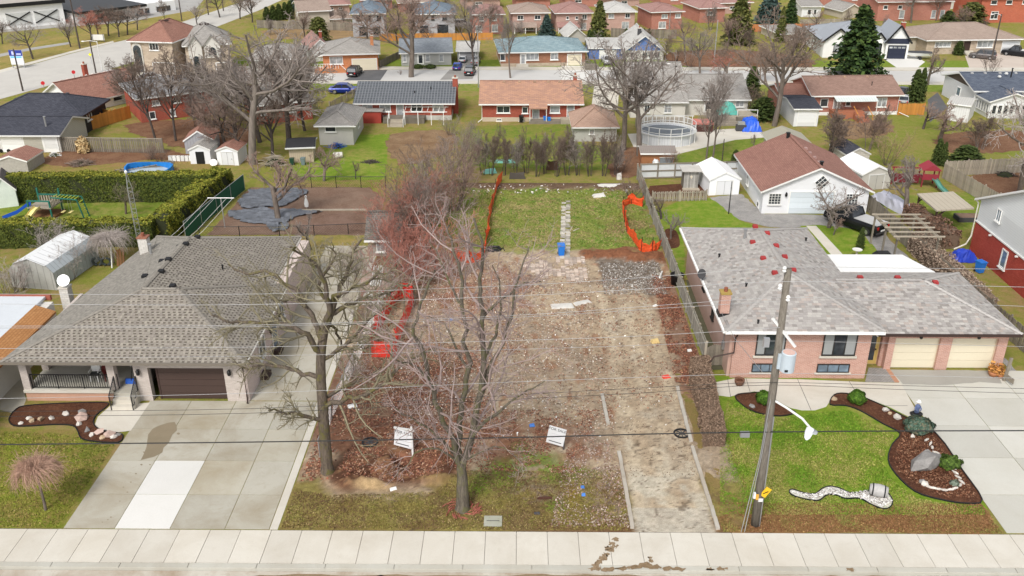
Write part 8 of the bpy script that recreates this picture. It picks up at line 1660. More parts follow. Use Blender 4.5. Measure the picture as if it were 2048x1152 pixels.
for i in range(10): MB().box(0,4.6,i*.2,i*.2+.13,.02,.08).build('board', WOODG, ld)
MB().bar((-.5,-.8,.15),(4.2,1.6,.2),.07).build('ladder_rail', WOODL, ld); MB().bar((-.2,-1.3,.15),(4.5,1.1,.2),.07).build('ladder_rail', WOODL, ld)
for i in range(11): t=i/10; MB().bar((-.5+4.7*t,-.8+2.4*t,.2),(-.2+4.7*t,-1.3+2.4*t,.2),.05).build('rung', BLACK, ld)
pl = thing('round_pool', 'round above-ground pool with dark cover and white railing', 'pool', (15.9,96.4,0)); R_=2.95
MB().lathe([(R_,0),(R_,1.15),(R_-.12,1.15),(R_-.14,1.0),(.05,.95)], n=28, sy=.92).build('wall', SIDING('pool_wall_white', (.62,.64,.66), .3, True), pl); MB().lathe([(R_-.16,1.01),(R_*.5,1.06),(.05,1.04)], n=28, sy=.92).build('cover', M('dark_cover', (.15,.17,.19), .5, .4, .9, 6), pl)
MB().lathe([(R_+.28,1.16),(R_+.28,1.22),(R_-.1,1.22),(R_-.1,1.16)], n=28, sy=.92, caps=False).build('ledge', WHITE, pl)
for i in range(16): a=2*math.pi*i/16; MB().bar((R_*1.06*math.cos(a),R_*.98*math.sin(a),.0),(R_*1.06*math.cos(a),R_*.98*math.sin(a),2.0),.07).build('post', WHITE, pl)
for z in (1.45,2.0):
    for i in range(16): a=2*math.pi*i/16; b=2*math.pi*(i+1)/16; MB().bar((R_*1.06*math.cos(a),R_*.98*math.sin(a),z),(R_*1.06*math.cos(b),R_*.98*math.sin(b),z),.05).build('rail', WHITE, pl)
dk = thing('pool_deck', 'white railed deck with steps between the round pool and pale house', 'deck', (13.2,99.6,0)); MB().box(0,6.2,.2,2.6,0,1.0).build('platform', WOODL, dk)
for i in range(13): MB().box(i*.5,i*.5+.06,.2,.26,1.0,1.75).build('baluster', WHITE, dk)
MB().bar((0,.23,1.78),(6.2,.23,1.78),.08).build('rail', WHITE, dk)
for i in range(5): MB().box(6.2+.28*i,6.48+.28*i,.4,1.6,0,.9-.18*i).build('step', WHITE, dk)
ht = thing('hot_tub', 'square brown hot tub with faded red cover on the patio', 'hot tub', G(1405,264), 0); MB().box(-1.15,1.15,0,2.0,0,.85).build('tub', M('tub_brown', (.07,.03,.025), .6), ht); MB().box(-1.2,1.2,-.05,2.05,.86,.98).build('cover', M('faded_red_cover', (.50,.16,.13), .6, .15), ht)
ter = thing('patio_deck', 'grey deck with wide angled steps behind the hot tub', 'deck', G(1425,252), 0); MB().box(0,5.4,1.2,4.2,0,.9).build('platform', WOODL, ter)
for i in range(4): MB().box(-.3-.05*i,3.0-.1*i,.0+.3*i,.3+.3*i,0,.22*(i+1)).build('step', WOODL, ter)
MB().box(2.9,5.2,.6,1.18,0,.8).build('skirt', WOODG, ter); MB().bar((3,1.25,1.55),(5.3,1.25,1.55),.07).bar((3,1.25,.9),(3,1.25,1.55),.07).bar((5.3,1.25,.9),(5.3,1.25,1.55),.07).build('railing', WHITE, ter)
gr = thing('gas_grill', 'steel gas grill in front of the patio deck', 'grill', G(1481,262)); MB().box(-.55,.55,-.25,.25,.1,.75).build('cabinet', DKGREY, gr); MB().sideprism([(-.4,.76),(.4,.76),(.36,1.05),(-.36,1.05)],-.25,.25).build('hood', GALV, gr)
def draped(label, px, w, d, h, mat, name, seed=1, rz=0):
    o = thing(name, label, 'tarp', G(*px), rz); R=random.Random(seed); n=10; m=MB(); V=[];
    for j in range(n+1):
        for i in range(n+1):
            x=(i/n-.5)*2; y=(j/n-.5)*2; e=max(abs(x),abs(y)); z=h*(1-max(0,e-.55)/.45*.95)*(1-.25*abs(x)) + R.uniform(-.06,.06)*h; V.append((x*w/2+R.gauss(0,.03),y*d/2+R.gauss(0,.03),max(.02,z)))
    m.add(V,[(j*(n+1)+i,j*(n+1)+i+1,(j+1)*(n+1)+i+1,(j+1)*(n+1)+i) for j in range(n) for i in range(n)]); m.build('cover', mat, o); return o
o = draped('teal tarp over furniture on the patio deck', (1452,242), 2.4, 1.8, 1.3, M('teal_tarp', (.08,.33,.27), .5, .15, 3), 'covered_furniture', 2); o.location.z=.9
draped('bright blue tarp over a load beside the patio', (1500,258), 2.2, 2.6, 1.4, M('blue_tarp', (.02,.10,.60), .4, .15, 3), 'covered_load', 3); draped('pale lavender tarp on the fence row behind the white garage', (1785,412), 1.4, 5.2, 1.0, M('lavender_tarp', (.52,.53,.62), .5, .1), 'covered_woodpile', 4, .25); draped('blue draped bins under grey lids by the brick wall', (1925,520), 2.0, 1.2, .9, M('blue_tarp2', (.02,.05,.42), .4, .1), 'covered_bins', 5)
# garden plot: wrinkled black tarps, boards, clothes line, scarecrow
def tarp_sheet(label, pts, seed):
    P = rough_poly(smooth_poly(pxy(pts),3),.4,.22); lo=np.min(P,0); hi=np.max(P,0); nx_=int((hi[0]-lo[0])/.11); ny_=int((hi[1]-lo[1])/.11); X_,Y_=np.meshgrid(np.linspace(lo[0],hi[0],nx_),np.linspace(lo[1],hi[1],ny_)); wn=fbm(X_*.5+Y_*.3,Y_*1.6,1.3,4,seed); Z_=.03+.7*np.abs(wn-.5)+.12*fbm(X_,Y_,2.5,3,seed+3); ins=in_poly(np.column_stack([X_.ravel(),Y_.ravel()]),P).reshape(X_.shape); idx=np.arange(X_.size).reshape(X_.shape); Fq=np.stack([idx[:-1,:-1],idx[:-1,1:],idx[1:,1:],idx[1:,:-1]],-1); keep=ins[:-1,:-1]&ins[1:,1:]&ins[:-1,1:]&ins[1:,:-1]; Vv=np.stack([X_,Y_,Z_],-1).reshape(-1,3); used=np.unique(Fq[keep]); mp=np.full(X_.size,-1); mp[used]=np.arange(len(used))
    c0=Vv[used].mean(0)*np.array([1,1,0]); o=link('garden_tarp', mesh_np('garden_tarp', Vv[used]-c0, mp[Fq[keep]], TARP, None, True)); o.location=c0; return tag(o,label,'tarp')
TARP = M('black_tarp', (.12,.13,.15), .32, .5, 2, 8, 0, 0, 0, .6)
tarp_sheet('large wrinkled black tarp on the upper garden', [(478,402),(505,382),(560,378),(615,380),(605,395),(575,412),(520,418),(480,418)], 1); tarp_sheet('wrinkled black tarp around the garden tree foot', [(455,425),(520,420),(575,420),(645,425),(600,435),(560,452),(520,450),(470,440)], 2); tarp_sheet('folded bluish tarp strip along the garden front', [(530,452),(560,440),(580,448),(572,462),(545,466)], 3)
o = thing('garden_plank', 'long pale plank edging across the garden plot', 'plank', G(575,422)); d = G(735,421)-G(575,422); MB().bar((0,0,.08),(d.x,d.y,.08),.22,.1).build('plank', WOODL, o)
cl = thing('clothes_line', 'white T-post clothes line beside the green screen fence', 'clothes line', G(450,455)); MB().tube([(0,0,0),(0,0,2.6)],.05,8).build('post', GALV, cl); MB().tube([(-1.1,0,2.6),(1.1,0,2.6)],.04,8).build('crossbar', WHITE, cl)
for x in (-1.0,-.5,.5,1.0): MB().tube([(x,0,2.6),(x-1.2,-4.5,1.5),(x-2.4,-8.5,.9)],.015,4).build('line', WHITE, cl)
sc = thing('scarecrow', 'white rag scarecrow standing in the garden soil', 'scarecrow', G(614,420)); MB().bar((0,0,0),(0,0,1.3),.05).bar((-.3,0,1.05),(.35,0,1.25),.04).build('stake', WOODG, sc); MB().lathe([(.16,.3),(.2,.6),(.14,.9),(.1,1.05),(.03,1.12)],n=9,sy=.6).build('rag', WHITE, sc); MB().lathe([(.03,1.1),(.1,1.18),(.1,1.3),(.03,1.38)],n=9).build('head', WHITE, sc)
# odds in the yards at left
dg = thing('pampas_clump', 'dry straw-coloured pampas clump before the dark board fence', 'grass', G(168,306)); r_=np.random.default_rng(5); nn=700; a=r_.random(nn)*6.28; q=r_.random(nn); P=np.column_stack([np.cos(a)*q*.7,np.sin(a)*q*.5,.2+1.6*r_.random(nn)*(1-q*.4)]); link('blades', leaves_mesh(P, np.column_stack([np.cos(a),np.sin(a),0*a]), .10, [(.55,.40,.20),(.62,.48,.26),(.42,.28,.14)], 5, LEAFM, 'blades', .5, 4), dg); MB().lathe([(.3,0),(.34,.5),(.2,1.0),(.03,1.4)],n=9).build('stems', M('straw_core', (.33,.22,.1), .9, .3), dg)
def pile(label, px, r, n, L, mat, name, seed=1, hh=.6):
    o = thing(name, label, 'pile', G(*px)); R=random.Random(seed); m=MB()
    for i in range(n): a=R.uniform(0,6.28); q=R.uniform(0,r); c=Vector((q*math.cos(a),q*.6*math.sin(a),R.uniform(.05,hh)*(1-q/r*.8))); t=R.uniform(0,6.28); d=Vector((math.cos(t),math.sin(t),R.uniform(-.2,.2)))*L*R.uniform(.4,1)/2; m.tube([c-d,c+d],.025,4)
    tag(m.build('sticks', mat, o, uv=False), kind='stuff'); MB().lathe([(r*.8,0),(r*.5,hh*.4),(.05,hh*.6)],n=9,sy=.6).build('core', DARKCORE, o)
pile('heap of pruned sticks on the yellowed lawn', (163,329), 1.2, 140, 1.6, TWB, 'stick_pile', 1); pile('pile of twigs and dug earth on the small green lawn', (743,325), .9, 60, .8, BK3, 'earth_pile', 2, .3); pile('jumble of boards and metal left of the beige shed', (550,330), 1.3, 60, 2.0, WOODL, 'junk_pile', 3, 1.2); pile('jumble of scrap behind the grey garage wall', (672,295), 1.0, 50, 1.2, BLP, 'scrap_pile', 4, .6); pile('heap of black and white scrap on the leafy yard', (2010,352), 1.0, 30, .9, BLACK, 'scrap_pile', 5, .7); pile('heap of rags near the dark fence', (110,312), .7, 30, .6, WHITE, 'rag_pile', 6, .5)
for i,(x,t) in enumerate(((197,'old tyre leaning on the hedge, left of two'),(215,'old tyre leaning on the hedge, right of two'))): o = thing('old_tyre', t, 'tyre', G(x,532)); q=MB(); [q.tube([(.32*math.cos(k*math.pi/10)+0,0,.42+.32*math.sin(k*math.pi/10)) for k in range(21)],.1,8,caps=False)]; q.build('tread', M('tyre_rubber', (.05,.06,.06), .8), o, rot=(.2,0,.1))
o = thing('white_pipe', 'white pipe leaning against the cedar hedge', 'pipe', G(224,536)); MB().tube([(0,0,0),(.1,.3,1.6)],.05,8).build('pipe', WHITE, o)
o = thing('leaning_planks', 'brown planks leaning on the hedge by the left bungalow', 'planks', G(236,532))
for i in range(3): MB().bar((.22*i,0,0),(.22*i+.05,.3,1.2+.1*i),.18,.04).build('plank', WOODB, o)
o = thing('plastic_crates', 'row of white plastic fence pieces before the white sheds', 'crates', G(338,322))
for i in range(7): MB().box(i*.42,i*.42+.34,-.1,.1,0,.55).build('panel', WHITE, o)
o = thing('yellow_loader', 'yellow toy digger at the left edge of the far yard', 'toy', G(15,303)); MB().box(-.6,.6,-.35,.35,.15,.55).build('body', M('loader_yellow', (.75,.40,.02), .5), o); MB().box(-.3,.3,-.3,.3,.56,.95).build('cab', DKGREY, o); [MB().lathe([(.2,-.08),(.2,.08)],n=10).build('wheel', BLACK, o, (x,y,.2), (math.pi/2,0,0)) for x in (-.4,.4) for y in (-.4,.4)]
o = thing('white_drum', 'white drum lying on the small green lawn', 'drum', G(676,316), .3); MB().lathe([(.3,-.45),(.32,0),(.3,.45)],n=14).build('drum', OFFWHITE, o, (0,0,.3), (0,math.pi/2,0))
o = thing('satellite_dish', 'white satellite dish lying before the white shed', 'dish', G(428,332)); MB().lathe([(.03,0),(.28,.06),(.38,.16)],n=14).build('dish', WHITE, o, (0,0,.3), (.9,0,.3)); MB().tube([(0,0,0),(0,0,.35)],.03,6).build('stand', GALV, o)
o = thing('raised_planter', 'dark wooden raised planter beside the covered patio', 'planter', G(1935,440)); MB().box(-1,1,-.6,.6,0,.4).build('frame', DKGREY, o); MB().box(-.9,.9,-.5,.5,.401,.42).build('soil', GARDEN, o)
o = thing('garden_chair', 'white plastic chair on the left porch', 'chair', (-24.3,44.8,.72)); WPL = WHITE
for x,y in ((-.22,-.22),(.22,-.22),(-.22,.22),(.22,.22)): MB().bar((x,y,0),(x*.9,y*.9,.42),.045).build('leg', WPL, o)
MB().box(-.25,.25,-.25,.25,.42,.46).build('seat', BLACK, o); MB().sideprism([(-.25,.46),(.25,.46),(.27,.75),(.18,.9),(-.18,.9),(-.27,.75)],.2,.25).build('backrest', WPL, o); MB().bar((-.27,-.2,.62),(-.27,.22,.64),.05).build('armrest', WPL, o); MB().bar((.27,-.2,.62),(.27,.22,.64),.05).build('armrest', WPL, o)
r2 = dup(o, (-23.6,44.9,.72), .5, 'red-brown plastic chair on the left porch behind the pillar')
for c in r2.children: c.data = c.data.copy(); c.data.materials[0] = M('red_brown_plastic', (.16,.035,.03), .5)
o = thing('snow_shovel', 'blue snow shovel standing on the porch beside the steps', 'shovel', (-22.1,44.4,.72)); MB().tube([(0,0,.2),(.08,.5,1.45)],.02,6).build('shaft', BLACK, o); MB().box(-.06,.22,.48,.52,1.45,1.5).build('grip', BLACK, o); MB().add([(-.35,-.05,.02),(.35,-.05,.02),(.35,.05,.3),(-.35,.05,.3),(-.35,.02,.02),(.35,.02,.02),(.35,.12,.3),(-.35,.12,.3)],[(0,1,2,3),(7,6,5,4),(0,4,5,1),(2,6,7,3),(1,5,6,2),(3,7,4,0)]).build('blade', BLP, o)
# ================================================================ vehicles
GLV_ = GLASS('vehicle_glass', (.02,.024,.03), .06); TYRE = M('tyre_black', (.02,.02,.022), .8); RIM = M('alloy_rim', (.42,.43,.44), .35, .05, metal=.8)
def vehicle(kind, label, loc, rz, col, s=1.0, z=0.0, name=None, cat=None, metal=.3):
    """x = forward; body from a side outline with crowned section, glazed cabin, wheels with rims, lamps"""
    o = thing(name or {'pickup': 'pickup_truck', 'suv': 'parked_suv'}.get(kind, 'parked_car'), label, cat or {'pickup': 'truck', 'suv': 'car'}.get(kind, 'car'), (loc[0],loc[1],z), rz, scale=s)
    pm = M('paint_'+'_'.join(f'{c:.3f}' for c in col), col, .25, .04, rnd=0, metal=metal, spec=.5); L = {'pickup': 5.6, 'suv': 4.7}.get(kind, 4.5); w = {'pickup': .96, 'suv': .93}.get(kind, .88)
    hb = {'pickup': 1.12, 'suv': 1.02}.get(kind, .88); ht = {'pickup': 1.82, 'suv': 1.72}.get(kind, 1.42); f = L/2
    def loft(secs, mat, nm, par=o):
        m = MB(); k = len(secs[0]); [m.v.extend(sec) for sec in secs]
        for i in range(len(secs)-1):
            for j in range(k): m.f.append((i*k+j,i*k+(j+1)%k,(i+1)*k+(j+1)%k,(i+1)*k+j)); m.m.append(0)
        m.f.append(tuple(range(k))[::-1]); m.f.append(tuple((len(secs)-1)*k+j for j in range(k))); m.m += [0,0]; return m.build(nm, mat, par, smooth=False)
    def sec(x, wi, z0, z1, sh=.9): return [(x,-wi*.94,z0),(x,wi*.94,z0),(x,wi,z0+(z1-z0)*.45),(x,wi*.985,z0+(z1-z0)*.75),(x,wi*sh,z1),(x,-wi*sh,z1),(x,-wi*.985,z0+(z1-z0)*.75),(x,-wi,z0+(z1-z0)*.45)]
    hood = hb-.06
    loft([sec(-f,w*.86,.42,hb-.12),sec(-f+.12,w*.97,.3,hb-.02),sec(-f*.3,w,.26,hb),sec(f*.3,w,.26,hb),sec(f*.72,w*.98,.27,hood),sec(f-.12,w*.92,.32,hood-.14),sec(f,w*.78,.42,hood-.26)], pm, 'body')
    if kind == 'pickup': c0,c1,c2,c3 = -.25,.05,1.0,1.65
    elif kind == 'suv': c0,c1,c2,c3 = -f+.1,-f+.45,.55,1.2
    else: c0,c1,c2,c3 = -f+.5,-f+1.25,.35,1.1
    cz = hb-.02
    def cs(x, wi, z): return [(x,-wi,z),(x,wi,z)]
    q = [(c0,w*.90,cz),(c1,w*.76,ht-.05),(c2,w*.76,ht-.03),(c3,w*.88,cz)]
    m = MB(); V = [(x,-a,z_) for x,a,z_ in q]+[(x,a,z_) for x,a,z_ in q]; m.add(V,[(0,1,2,3),(7,6,5,4),(0,4,5,1),(2,6,7,3)]); cab = m.build('windows', GLV_, o)
    loft([[(c1-.12,-w*.74,ht-.10),(c1-.12,w*.74,ht-.10),(c1-.06,w*.70,ht-.03),(c1-.06,-w*.70,ht-.03)],[(c1+.3,-w*.78,ht-.06),(c1+.3,w*.78,ht-.06),(c1+.3,w*.70,ht),(c1+.3,-w*.70,ht)],[(c2-.3,-w*.78,ht-.06),(c2-.3,w*.78,ht-.06),(c2-.3,w*.70,ht),(c2-.3,-w*.70,ht)],[(c2+.12,-w*.76,ht-.10),(c2+.12,w*.76,ht-.10),(c2+.05,w*.7,ht-.03),(c2+.05,-w*.7,ht-.03)]], pm, 'roof')
    pl_ = []
    for sx in (-1,1):
        for (xa,za,xb,zb) in ((c0,cz,c1,ht-.05),(c3,cz,c2,ht-.03)):
            wa = w*.90; MB().bar((xa,sx*wa,za),(xb,sx*w*.765,zb),.09,.07).build('pillar', pm, o)
        xm = (c1+c2)/2+.05; MB().bar((xm,sx*w*.905,cz),(xm,sx*w*.77,ht-.05),.10,.05).build('pillar', pm, o)
        MB().box(c3-.35,c3-.15,sx*w*1.0-(.0 if sx>0 else .16),sx*w*1.0+(.16 if sx>0 else .0),hb+.02,hb+.16).build('mirror', pm, o)
        MB().box(f-.10,f-.02,sx*w*.68-.16,sx*w*.68+.16,hood-.36,hood-.22).build('headlight', M('lamp_lens', (.7,.72,.74), .15), o); MB().box(-f-.02,-f+.06,sx*w*.72-.11,sx*w*.72+.11,hb-.34,hb-.1).build('taillight', M('tail_red', (.45,.015,.015), .25), o)
        for x in (f-.95, -f+.95):
            wh = MB().lathe([(.20,-.12),(.33,-.115),(.36,-.06),(.36,.06),(.33,.115),(.20,.12)], n=16).build('wheel', TYRE, o, (x,sx*(w-.1),.36), (math.pi/2,0,0)); MB().lathe([(.2,-.123),(.06,-.10),(.05,.10),(.2,.123)], n=12).build('rim', RIM, wh)
    MB().box(-f-.04,-f+.05,-w*.85,w*.85,.36,.52).build('bumper', DKGREY, o); MB().box(f-.12,f+.02,-w*.8,w*.8,.32,.5).build('bumper', DKGREY, o); MB().box(-f-.03,-f+.0,-.25,.25,.55,.68).build('plate', WHITE, o)
    if kind == 'pickup': MB().box(-f+.06,c0-.12,-w*.86,w*.86,hb+.002,hb+.05).build('bed_cover', M('tonneau_grey', (.52,.52,.52), .5), o)
    return o
BLK=(.012,.013,.016)
vehicle('pickup', 'black pickup truck with pale bed cover parked by the white garage', (27.9,70.9), 2.16, BLK, .95)
vehicle('suv', 'black suv parked on the dark drive before the orange bungalow', G(710,150), 1.45, BLK, .78); vehicle('car', 'deep blue car in the street beyond the red house', G(690,186), 0, (.01,.03,.22), .9); vehicle('car', 'white car at the head of the shared drive', G(926,123), 1.5, (.62,.63,.64), .62); vehicle('car', 'bright blue car on the shared drive', G(915,138), 1.5, (.01,.05,.35), .66); vehicle('suv', 'black suv nearest the street on the shared drive', G(940,148), 1.5, BLK, .72); vehicle('pickup', 'grey pickup on the shared drive', G(951,128), 1.5, (.25,.26,.27), .62)
vehicle('car', 'silver car parked before the brown-roofed stone house', G(304,160), .6, (.60,.62,.64), .75); vehicle('suv', 'grey suv on the pinkish drive of the stone bungalow', G(1964,117), 2.6, (.11,.10,.10), .8); vehicle('pickup', 'black pickup at the right edge on the pinkish drive', G(2036,112), 2.5, BLK, .85); vehicle('pickup', 'white pickup before the blue carport', G(1213,126), -1.5, (.66,.66,.66), .65); vehicle('suv', 'white suv beside the stone house with patio doors', G(925,52), .3, (.66,.66,.66), .7); vehicle('car', 'dark car half hidden beside the pair of tall cedars', G(1806,190), .8, BLK, .75); vehicle('car', 'silver car behind the left cedars at the brick bungalow', G(1806,205), 1.2, (.45,.46,.47), .7)
bt = thing('trailered_boat', 'white boat under dark cover on the modern house drive', 'boat', G(1832,118), 2.9, scale=.8); sec_=[(-2.6,.85,.7),(-1,.95,.65),(1,.9,.65),(2.2,.5,.75),(2.9,.05,1.05)]; m=MB()
for i,(x,w_,zb) in enumerate(sec_): m.v += [(x,-w_,1.25),(x,-w_*.6,zb),(x,w_*.6,zb),(x,w_,1.25)]
for i in range(4):
    for j in range(3): m.f.append((i*4+j,i*4+j+1,(i+1)*4+j+1,(i+1)*4+j)); m.m.append(0)
m.f.append((0,1,2,3)); m.m.append(0); m.build('hull', WHITE, bt); m=MB(); 
for i,(x,w_,zb) in enumerate(sec_): m.v += [(x,-w_*1.02,1.26),(x,0,1.62-.1*abs(i-1)),(x,w_*1.02,1.26)]
for i in range(4):
    for j in range(2): m.f.append((i*3+j,i*3+j+1,(i+1)*3+j+1,(i+1)*3+j)); m.m.append(0)
m.build('cover', DKGREY, bt); MB().bar((-2.4,0,.4),(3.4,0,.4),.1).build('trailer_frame', GALV, bt); [MB().lathe([(.3,-.1),(.3,.1)],n=12).build('wheel', TYRE, bt, (-.6,y,.3), (math.pi/2,0,0)) for y in (-.8,.8)]
tr = thing('utility_trailer', 'red and white enclosed trailer carrying white pipes beside the driveway', 'trailer', (-9.9,56.3,0), .1); MB().box(-.95,.95,-.9,2.2,.5,1.55).build('box', M('trailer_tan', (.36,.27,.22), .6, .15), tr); MB().box(-.9,.9,-.93,-.905,.62,1.45).build('front_panel', M('dull_red', (.32,.10,.07), .6), tr); [MB().lathe([(.28,0),(.28,.02)],n=14,sx=1.2).build('white_panel', WHITE, tr, (x,-.935,1.05), (math.pi/2,0,0)) for x in (-.42,.42)]
for i in range(5): MB().tube([(-.25+.16*i,-.6,1.62),(-.1+.16*i,2.4,1.75)],.055,6).build('pipe', WHITE, tr)
MB().bar((0,-.9,.45),(0,-2.0,.4),.1).build('tow_bar', BLACK, tr); MB().box(-.9,.9,-1.1,-.92,.45,.55).build('bumper', WHITE, tr); [MB().lathe([(.3,-.1),(.3,.1)],n=12).build('wheel', TYRE, tr, (x,.7,.3), (0,math.pi/2,0)) for x in (-1.0,1.0)]
ld2 = thing('woodpile_stack', 'stack of grey timber beside the teal-roofed bungalow drive', 'timber', G(1182,140)); [MB().box(-.9,.9,.22*i,.22*i+.18,.0+.16*j,.13+.16*j).build('beam', WOODG, ld2) for i in range(4) for j in range(5)]
# ================================================================ poles, wires, signs
PW_ = BARK('pole_wood', (.13,.115,.095), (.23,.205,.17)); b0 = G(1510,1050); up = thing('utility_pole', 'tall wooden utility pole with transformer and street lamp at front right', 'pole', b0); ht_ = 13.0
MB().tube([(0,0,-.3),(-.03,0,4),(-.08,0,8),(-.15,0,ht_)],[.20,.185,.165,.14],14).build('shaft', PW_, up, smooth=True)
def pz(px, y): q = AT(px, y, b0.y); return q-b0
t = pz(1570,718); tf = MB().lathe([(.27,-.42),(.30,-.40),(.30,.40),(.31,.44),(.27,.48),(.24,.47)], n=20).build('transformer', M('transformer_grey', (.50,.57,.62), .45, .06), up, (t.x+.05,-.25,t.z), smooth=False); MB().lathe([(.25,.471),(.25,.476)], n=20).build('lid', M('faded_pink_lid', (.62,.42,.36), .6), tf); MB().box(-.42,-.28,.0,.15,-.35,.35).build('bracket', M('transformer_grey', (.50,.57,.62)), tf); MB().box(-.18,-.04,-.31,-.295,-.32,-.22).build('plate', BLACK, tf)
a = pz(1545,800); b = pz(1598,838); q=[Vector((.05,-.05,a.z)),Vector((.5,-.3,a.z-.18)),Vector((1.05,-.9,a.z-.35)),Vector((b.x,-1.6,b.z+.55))]; arm = MB().tube(q,.05,8).build('lamp_arm', WHITE, up); lp_=q[-1]; MB().lathe([(.02,.0),(.16,.08),(.17,.3),(.12,.6),(.04,.72)], n=12, sy=.5).build('lamp_head', M('lamp_grey', (.62,.64,.66), .4), arm, (lp_.x,lp_.y+.1,lp_.z+.05), (1.9,0,-.5)); MB().lathe([(.01,-.05),(.13,0),(.13,.05)],n=12,sy=1.3).build('lens', GLC, arm, (lp_.x+.08,lp_.y-.15,lp_.z-.05))
for (p1,p2) in ((((1542,625)),((1588,690))),): A_=pz(*p1); B2=pz(*p2); MB().bar((A_.x+.12,.1,A_.z-.3),(B2.x-.05,-.35,B2.z+.1),.08,.1).build('cross_bracket', WHITE, up)
for (x,y) in ((1567,535),(1558,570),(1574,593)): A_=pz(x,y); MB().lathe([(.05,-.14),(.09,-.08),(.06,-.02),(.09,.04),(.05,.12)],n=10).build('insulator', WHITE, up, (A_.x,-.16,A_.z))
A_=pz(1535,680); MB().box(-.12,.12,-.08,.08,-.2,.2).build('switch_box', GALV, up, (A_.x-.1,-.2,A_.z)); A_=pz(1484,866); MB().box(-.2,.2,-.08,.08,-.12,.12).build('cable_splice', GALV, up, (A_.x+.1,-.1,A_.z))
MB().tube([(.17,-.1,.0),(.14,-.1,4.2),(.1,-.1,6.0)],.035,6).build('riser_pipe', GALV, up); MB().tube([(-.75,-.5,0),(-.3,-.25,4),(-.12,-.1,7.5)],.02,5).build('guy_wire', GALV, up); MB().tube([(-.6,-.5,0),(-.22,-.2,4),(-.1,-.1,6.5)],.02,5).build('guy_wire', GALV, up)
sg = MB().box(-.13,.13,-.012,.012,-.28,.28).build('yellow_marker', M('marker_yellow', (.80,.48,.02), .5), up, (.20,-.22,2.05), (0,.45,-.3)); MB().bar((-.06,-.02,-.12),(.06,-.02,.12),.05,.02).build('slash', BLACK, sg); MB().box(-.1,.1,-.02,.0,-.09,.09).build('white_tag', WHITE, up, (.02,-.2,1.6)); MB().box(-.06,.06,-.02,.0,-.15,.15).build('orange_tag', M('tag_orange', (.7,.35,.05), .6), up, (-.14,-.17,1.75)); MB().box(-.05,.05,-.06,.06,-.15,.15).build('meter_box', WHITE, up, (-.26,-.12,1.8))
WG = M('wire_aluminium', (.36,.36,.36), .5, .05); WB = M('wire_black', (.02,.02,.02), .6, .05)
WIRES = [('uppermost pale wire, meeting the pole top',[(-120,588),(0,588),(512,588),(1024,571),(1300,554),(1562,535),(1800,536),(2160,540)],.009,WG,0),('second pale wire from the top',[(-120,607),(0,608),(512,609),(1024,592),(1300,577),(1562,563),(1800,568),(2160,577)],.009,WG,-.5),('third pale wire, passing the round lamp',[(-120,652),(0,652),(512,650),(1024,631),(1300,612),(1574,595),(1800,603),(2160,617)],.009,WG,.35),('pale wire just below the third',[(-120,657),(0,656),(512,653),(1024,635),(1300,618),(1560,602)],.009,WG,.5),('pale wire touching the salmon roof eave',[(-120,698),(0,697),(512,694),(1024,681),(1300,671),(1560,655)],.009,WG,-.6),('pale wire in front of the salmon brick wall',[(-120,717),(0,716),(512,712),(1024,699),(1300,690),(1536,682),(1800,687),(2160,696)],.009,WG,.8),('pale wire crossing the basement windows',[(-120,799),(0,797),(512,786),(1024,764),(1300,754),(1545,747),(1800,751),(2160,759)],.009,WG,0),('upper of two thin dark wires over the walkway',[(-120,826),(0,823),(512,817),(1024,790),(1300,775),(1536,765),(1800,771),(2160,780)],.010,WB,-.2),('lower of two thin dark wires over the walkway',[(-120,836),(0,833),(512,826),(1024,799),(1300,785),(1536,770),(1800,779),(2160,790)],.010,WB,.2),('thick black cable crossing the sale signs',[(-120,891),(0,889),(512,884),(1024,875),(1300,868),(1536,864),(1800,862),(2160,861)],.028,WB,-.15)]
for lab,pts,r,mt,dy in WIRES:
    P_=[AT(x,y,b0.y+dy) for x,y in pts]; P_=[Vector(p) for p in smooth_poly([tuple(p) for p in P_],4,False)]; o = thing('overhead_wire', lab, 'wire', P_[0], 0, 'overhead wires'); MB().tube([p-P_[0] for p in P_], r, 5).build('cable', mt, o, uv=False)
o = thing('service_drop', 'thin service wire from the pole to the salmon house wall', 'wire', b0); A_=pz(1525,745); e_=Vector((12.2,50.5,3.0))-b0; MB().tube([A_,A_.lerp(e_,.5)-Vector((0,0,.4)),e_],.012,5).build('cable', WG, o, uv=False)
def pole(label, px, top, r=.12, mat=BK3, lamp=None, name='utility_pole', cat='pole'):
    p = G(*px); h_ = HG(px, top); o = thing(name, label, cat, p); MB().tube([(0,0,-.1),(0,0,h_)],[r,r*.7],8).build('shaft', mat, o)
    if lamp: MB().tube([(0,0,h_*.97),(lamp*.5,-.2,h_*1.02),(lamp,-.4,h_)],.04,6).build('lamp_arm', WHITE, o); MB().lathe([(.05,0),(.16,.05),(.1,.14)],n=10,sx=1.6).build('lamp_head', WHITE, o, (lamp,-.4,h_-.05))
    return o
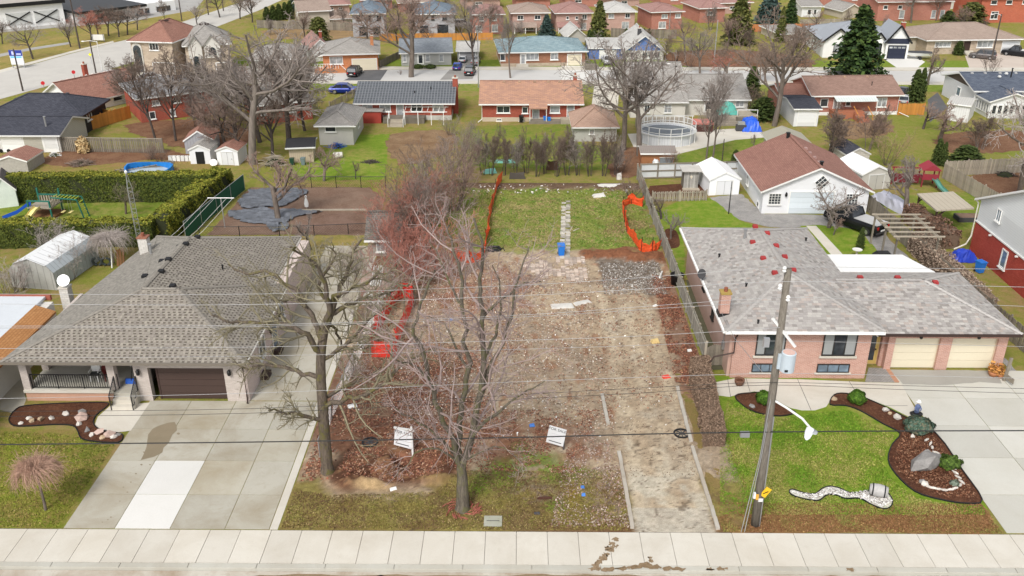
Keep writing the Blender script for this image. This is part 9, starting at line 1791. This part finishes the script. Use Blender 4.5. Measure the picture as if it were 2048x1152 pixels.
pole('dark wooden pole beside the blue sign at the left edge', (46,182), 98); pole('pole with yellow sign at the avenue edge', (192,146), 82); pole('tall dark pole on the avenue lawn', (160,97), -30, .14); pole('tall dark pole beside the brown-roofed stone house', (364,42), -40, .12); pole('slim dark pole beyond the avenue', (417,30), -40, .12); pole('slim dark pole near the far avenue trees', (447,22), -40, .12); pole('thin grey street pole between the two red bungalows', (957,175), 60, .08, GALV); pole('thin grey street pole beside the blue house', (1428,124), 40, .09, GALV); pole('dark leaning street pole with lamp before the stone bungalow', (1982,124), 28, .13, BK3, -1.6); pole('white street lamp on the avenue', (205,142), 82, .07, WHITE, -1.8, 'street_lamp', 'street lamp'); pole('black post at the gravel drive edge', (1457,428), 363, .05, BLACK, name='garden_post', cat='post'); pole('dark post on the pool lawn', (1444,322), 278, .06, BK3, name='garden_post', cat='post'); pole('grey pole far behind the rose brick house', (1338,62), 20, .08, GALV)
o = thing('roadside_sign', 'blue and white advertising sign by the avenue at the left edge', 'sign', G(38,136)); p=G(38,136); h_=HG((38,136),100); w_=1.9
for x in (-.8,.8): MB().bar((x,0,0),(x,0,h_),.1).build('post', GALV, o)
MB().box(-w_/2,w_/2,-.06,.06,.5,h_).build('board', M('sign_white2', (.74,.76,.78), .5), o); MB().box(-w_/2,w_/2,-.075,-.061,h_*.68,h_).build('blue_band', M('sign_blue', (.03,.05,.30), .5), o); MB().box(-w_/2*.9,w_/2*.8,-.075,-.061,h_*.56,h_*.66).build('pale_blue_band', M('sign_cyan', (.15,.45,.75), .5), o); MB().box(-w_/2*.6,-w_/2*.1,-.085,-.0755,h_*.74,h_*.93).build('panel', M('sign_pale', (.45,.48,.68), .5), o); MB().box(w_/2*.1,w_/2*.8,-.085,-.0755,h_*.74,h_*.82).build('panel', M('sign_pale', (.45,.48,.68)), o)
def rsign(label, px, col, top, shape=8):
    p=G(*px); h_=HG(px,top); o=thing('traffic_sign', label, 'sign', p); MB().bar((0,0,0),(0,0,h_),.06).build('post', GALV, o); MB().lathe([(.26,0),(.26,.03)],n=shape).build('plate', col, o, (0,-.04,h_), (math.pi/2,0,math.pi/8 if shape==8 else 0))
rsign('red stop sign at the street corner', (150,158), M('sign_red', (.6,.03,.04), .5), 144); rsign('small red sign at the left corner', (88,176), M('sign_red', (.6,.03,.04)), 166); rsign('yellow warning sign on the avenue', (184,128), M('sign_yellow', (.75,.72,.05), .5), 109, 4)
o = thing('real_estate_board', 'small white board in the avenue lawn', 'sign', G(198,84)); MB().box(-1.0,1.0,-.05,.05,.3,1.2).build('board', WHITE, o); [MB().bar((x,0,0),(x,0,1.3),.1).build('post', WOODG, o) for x in (-.9,.9)]
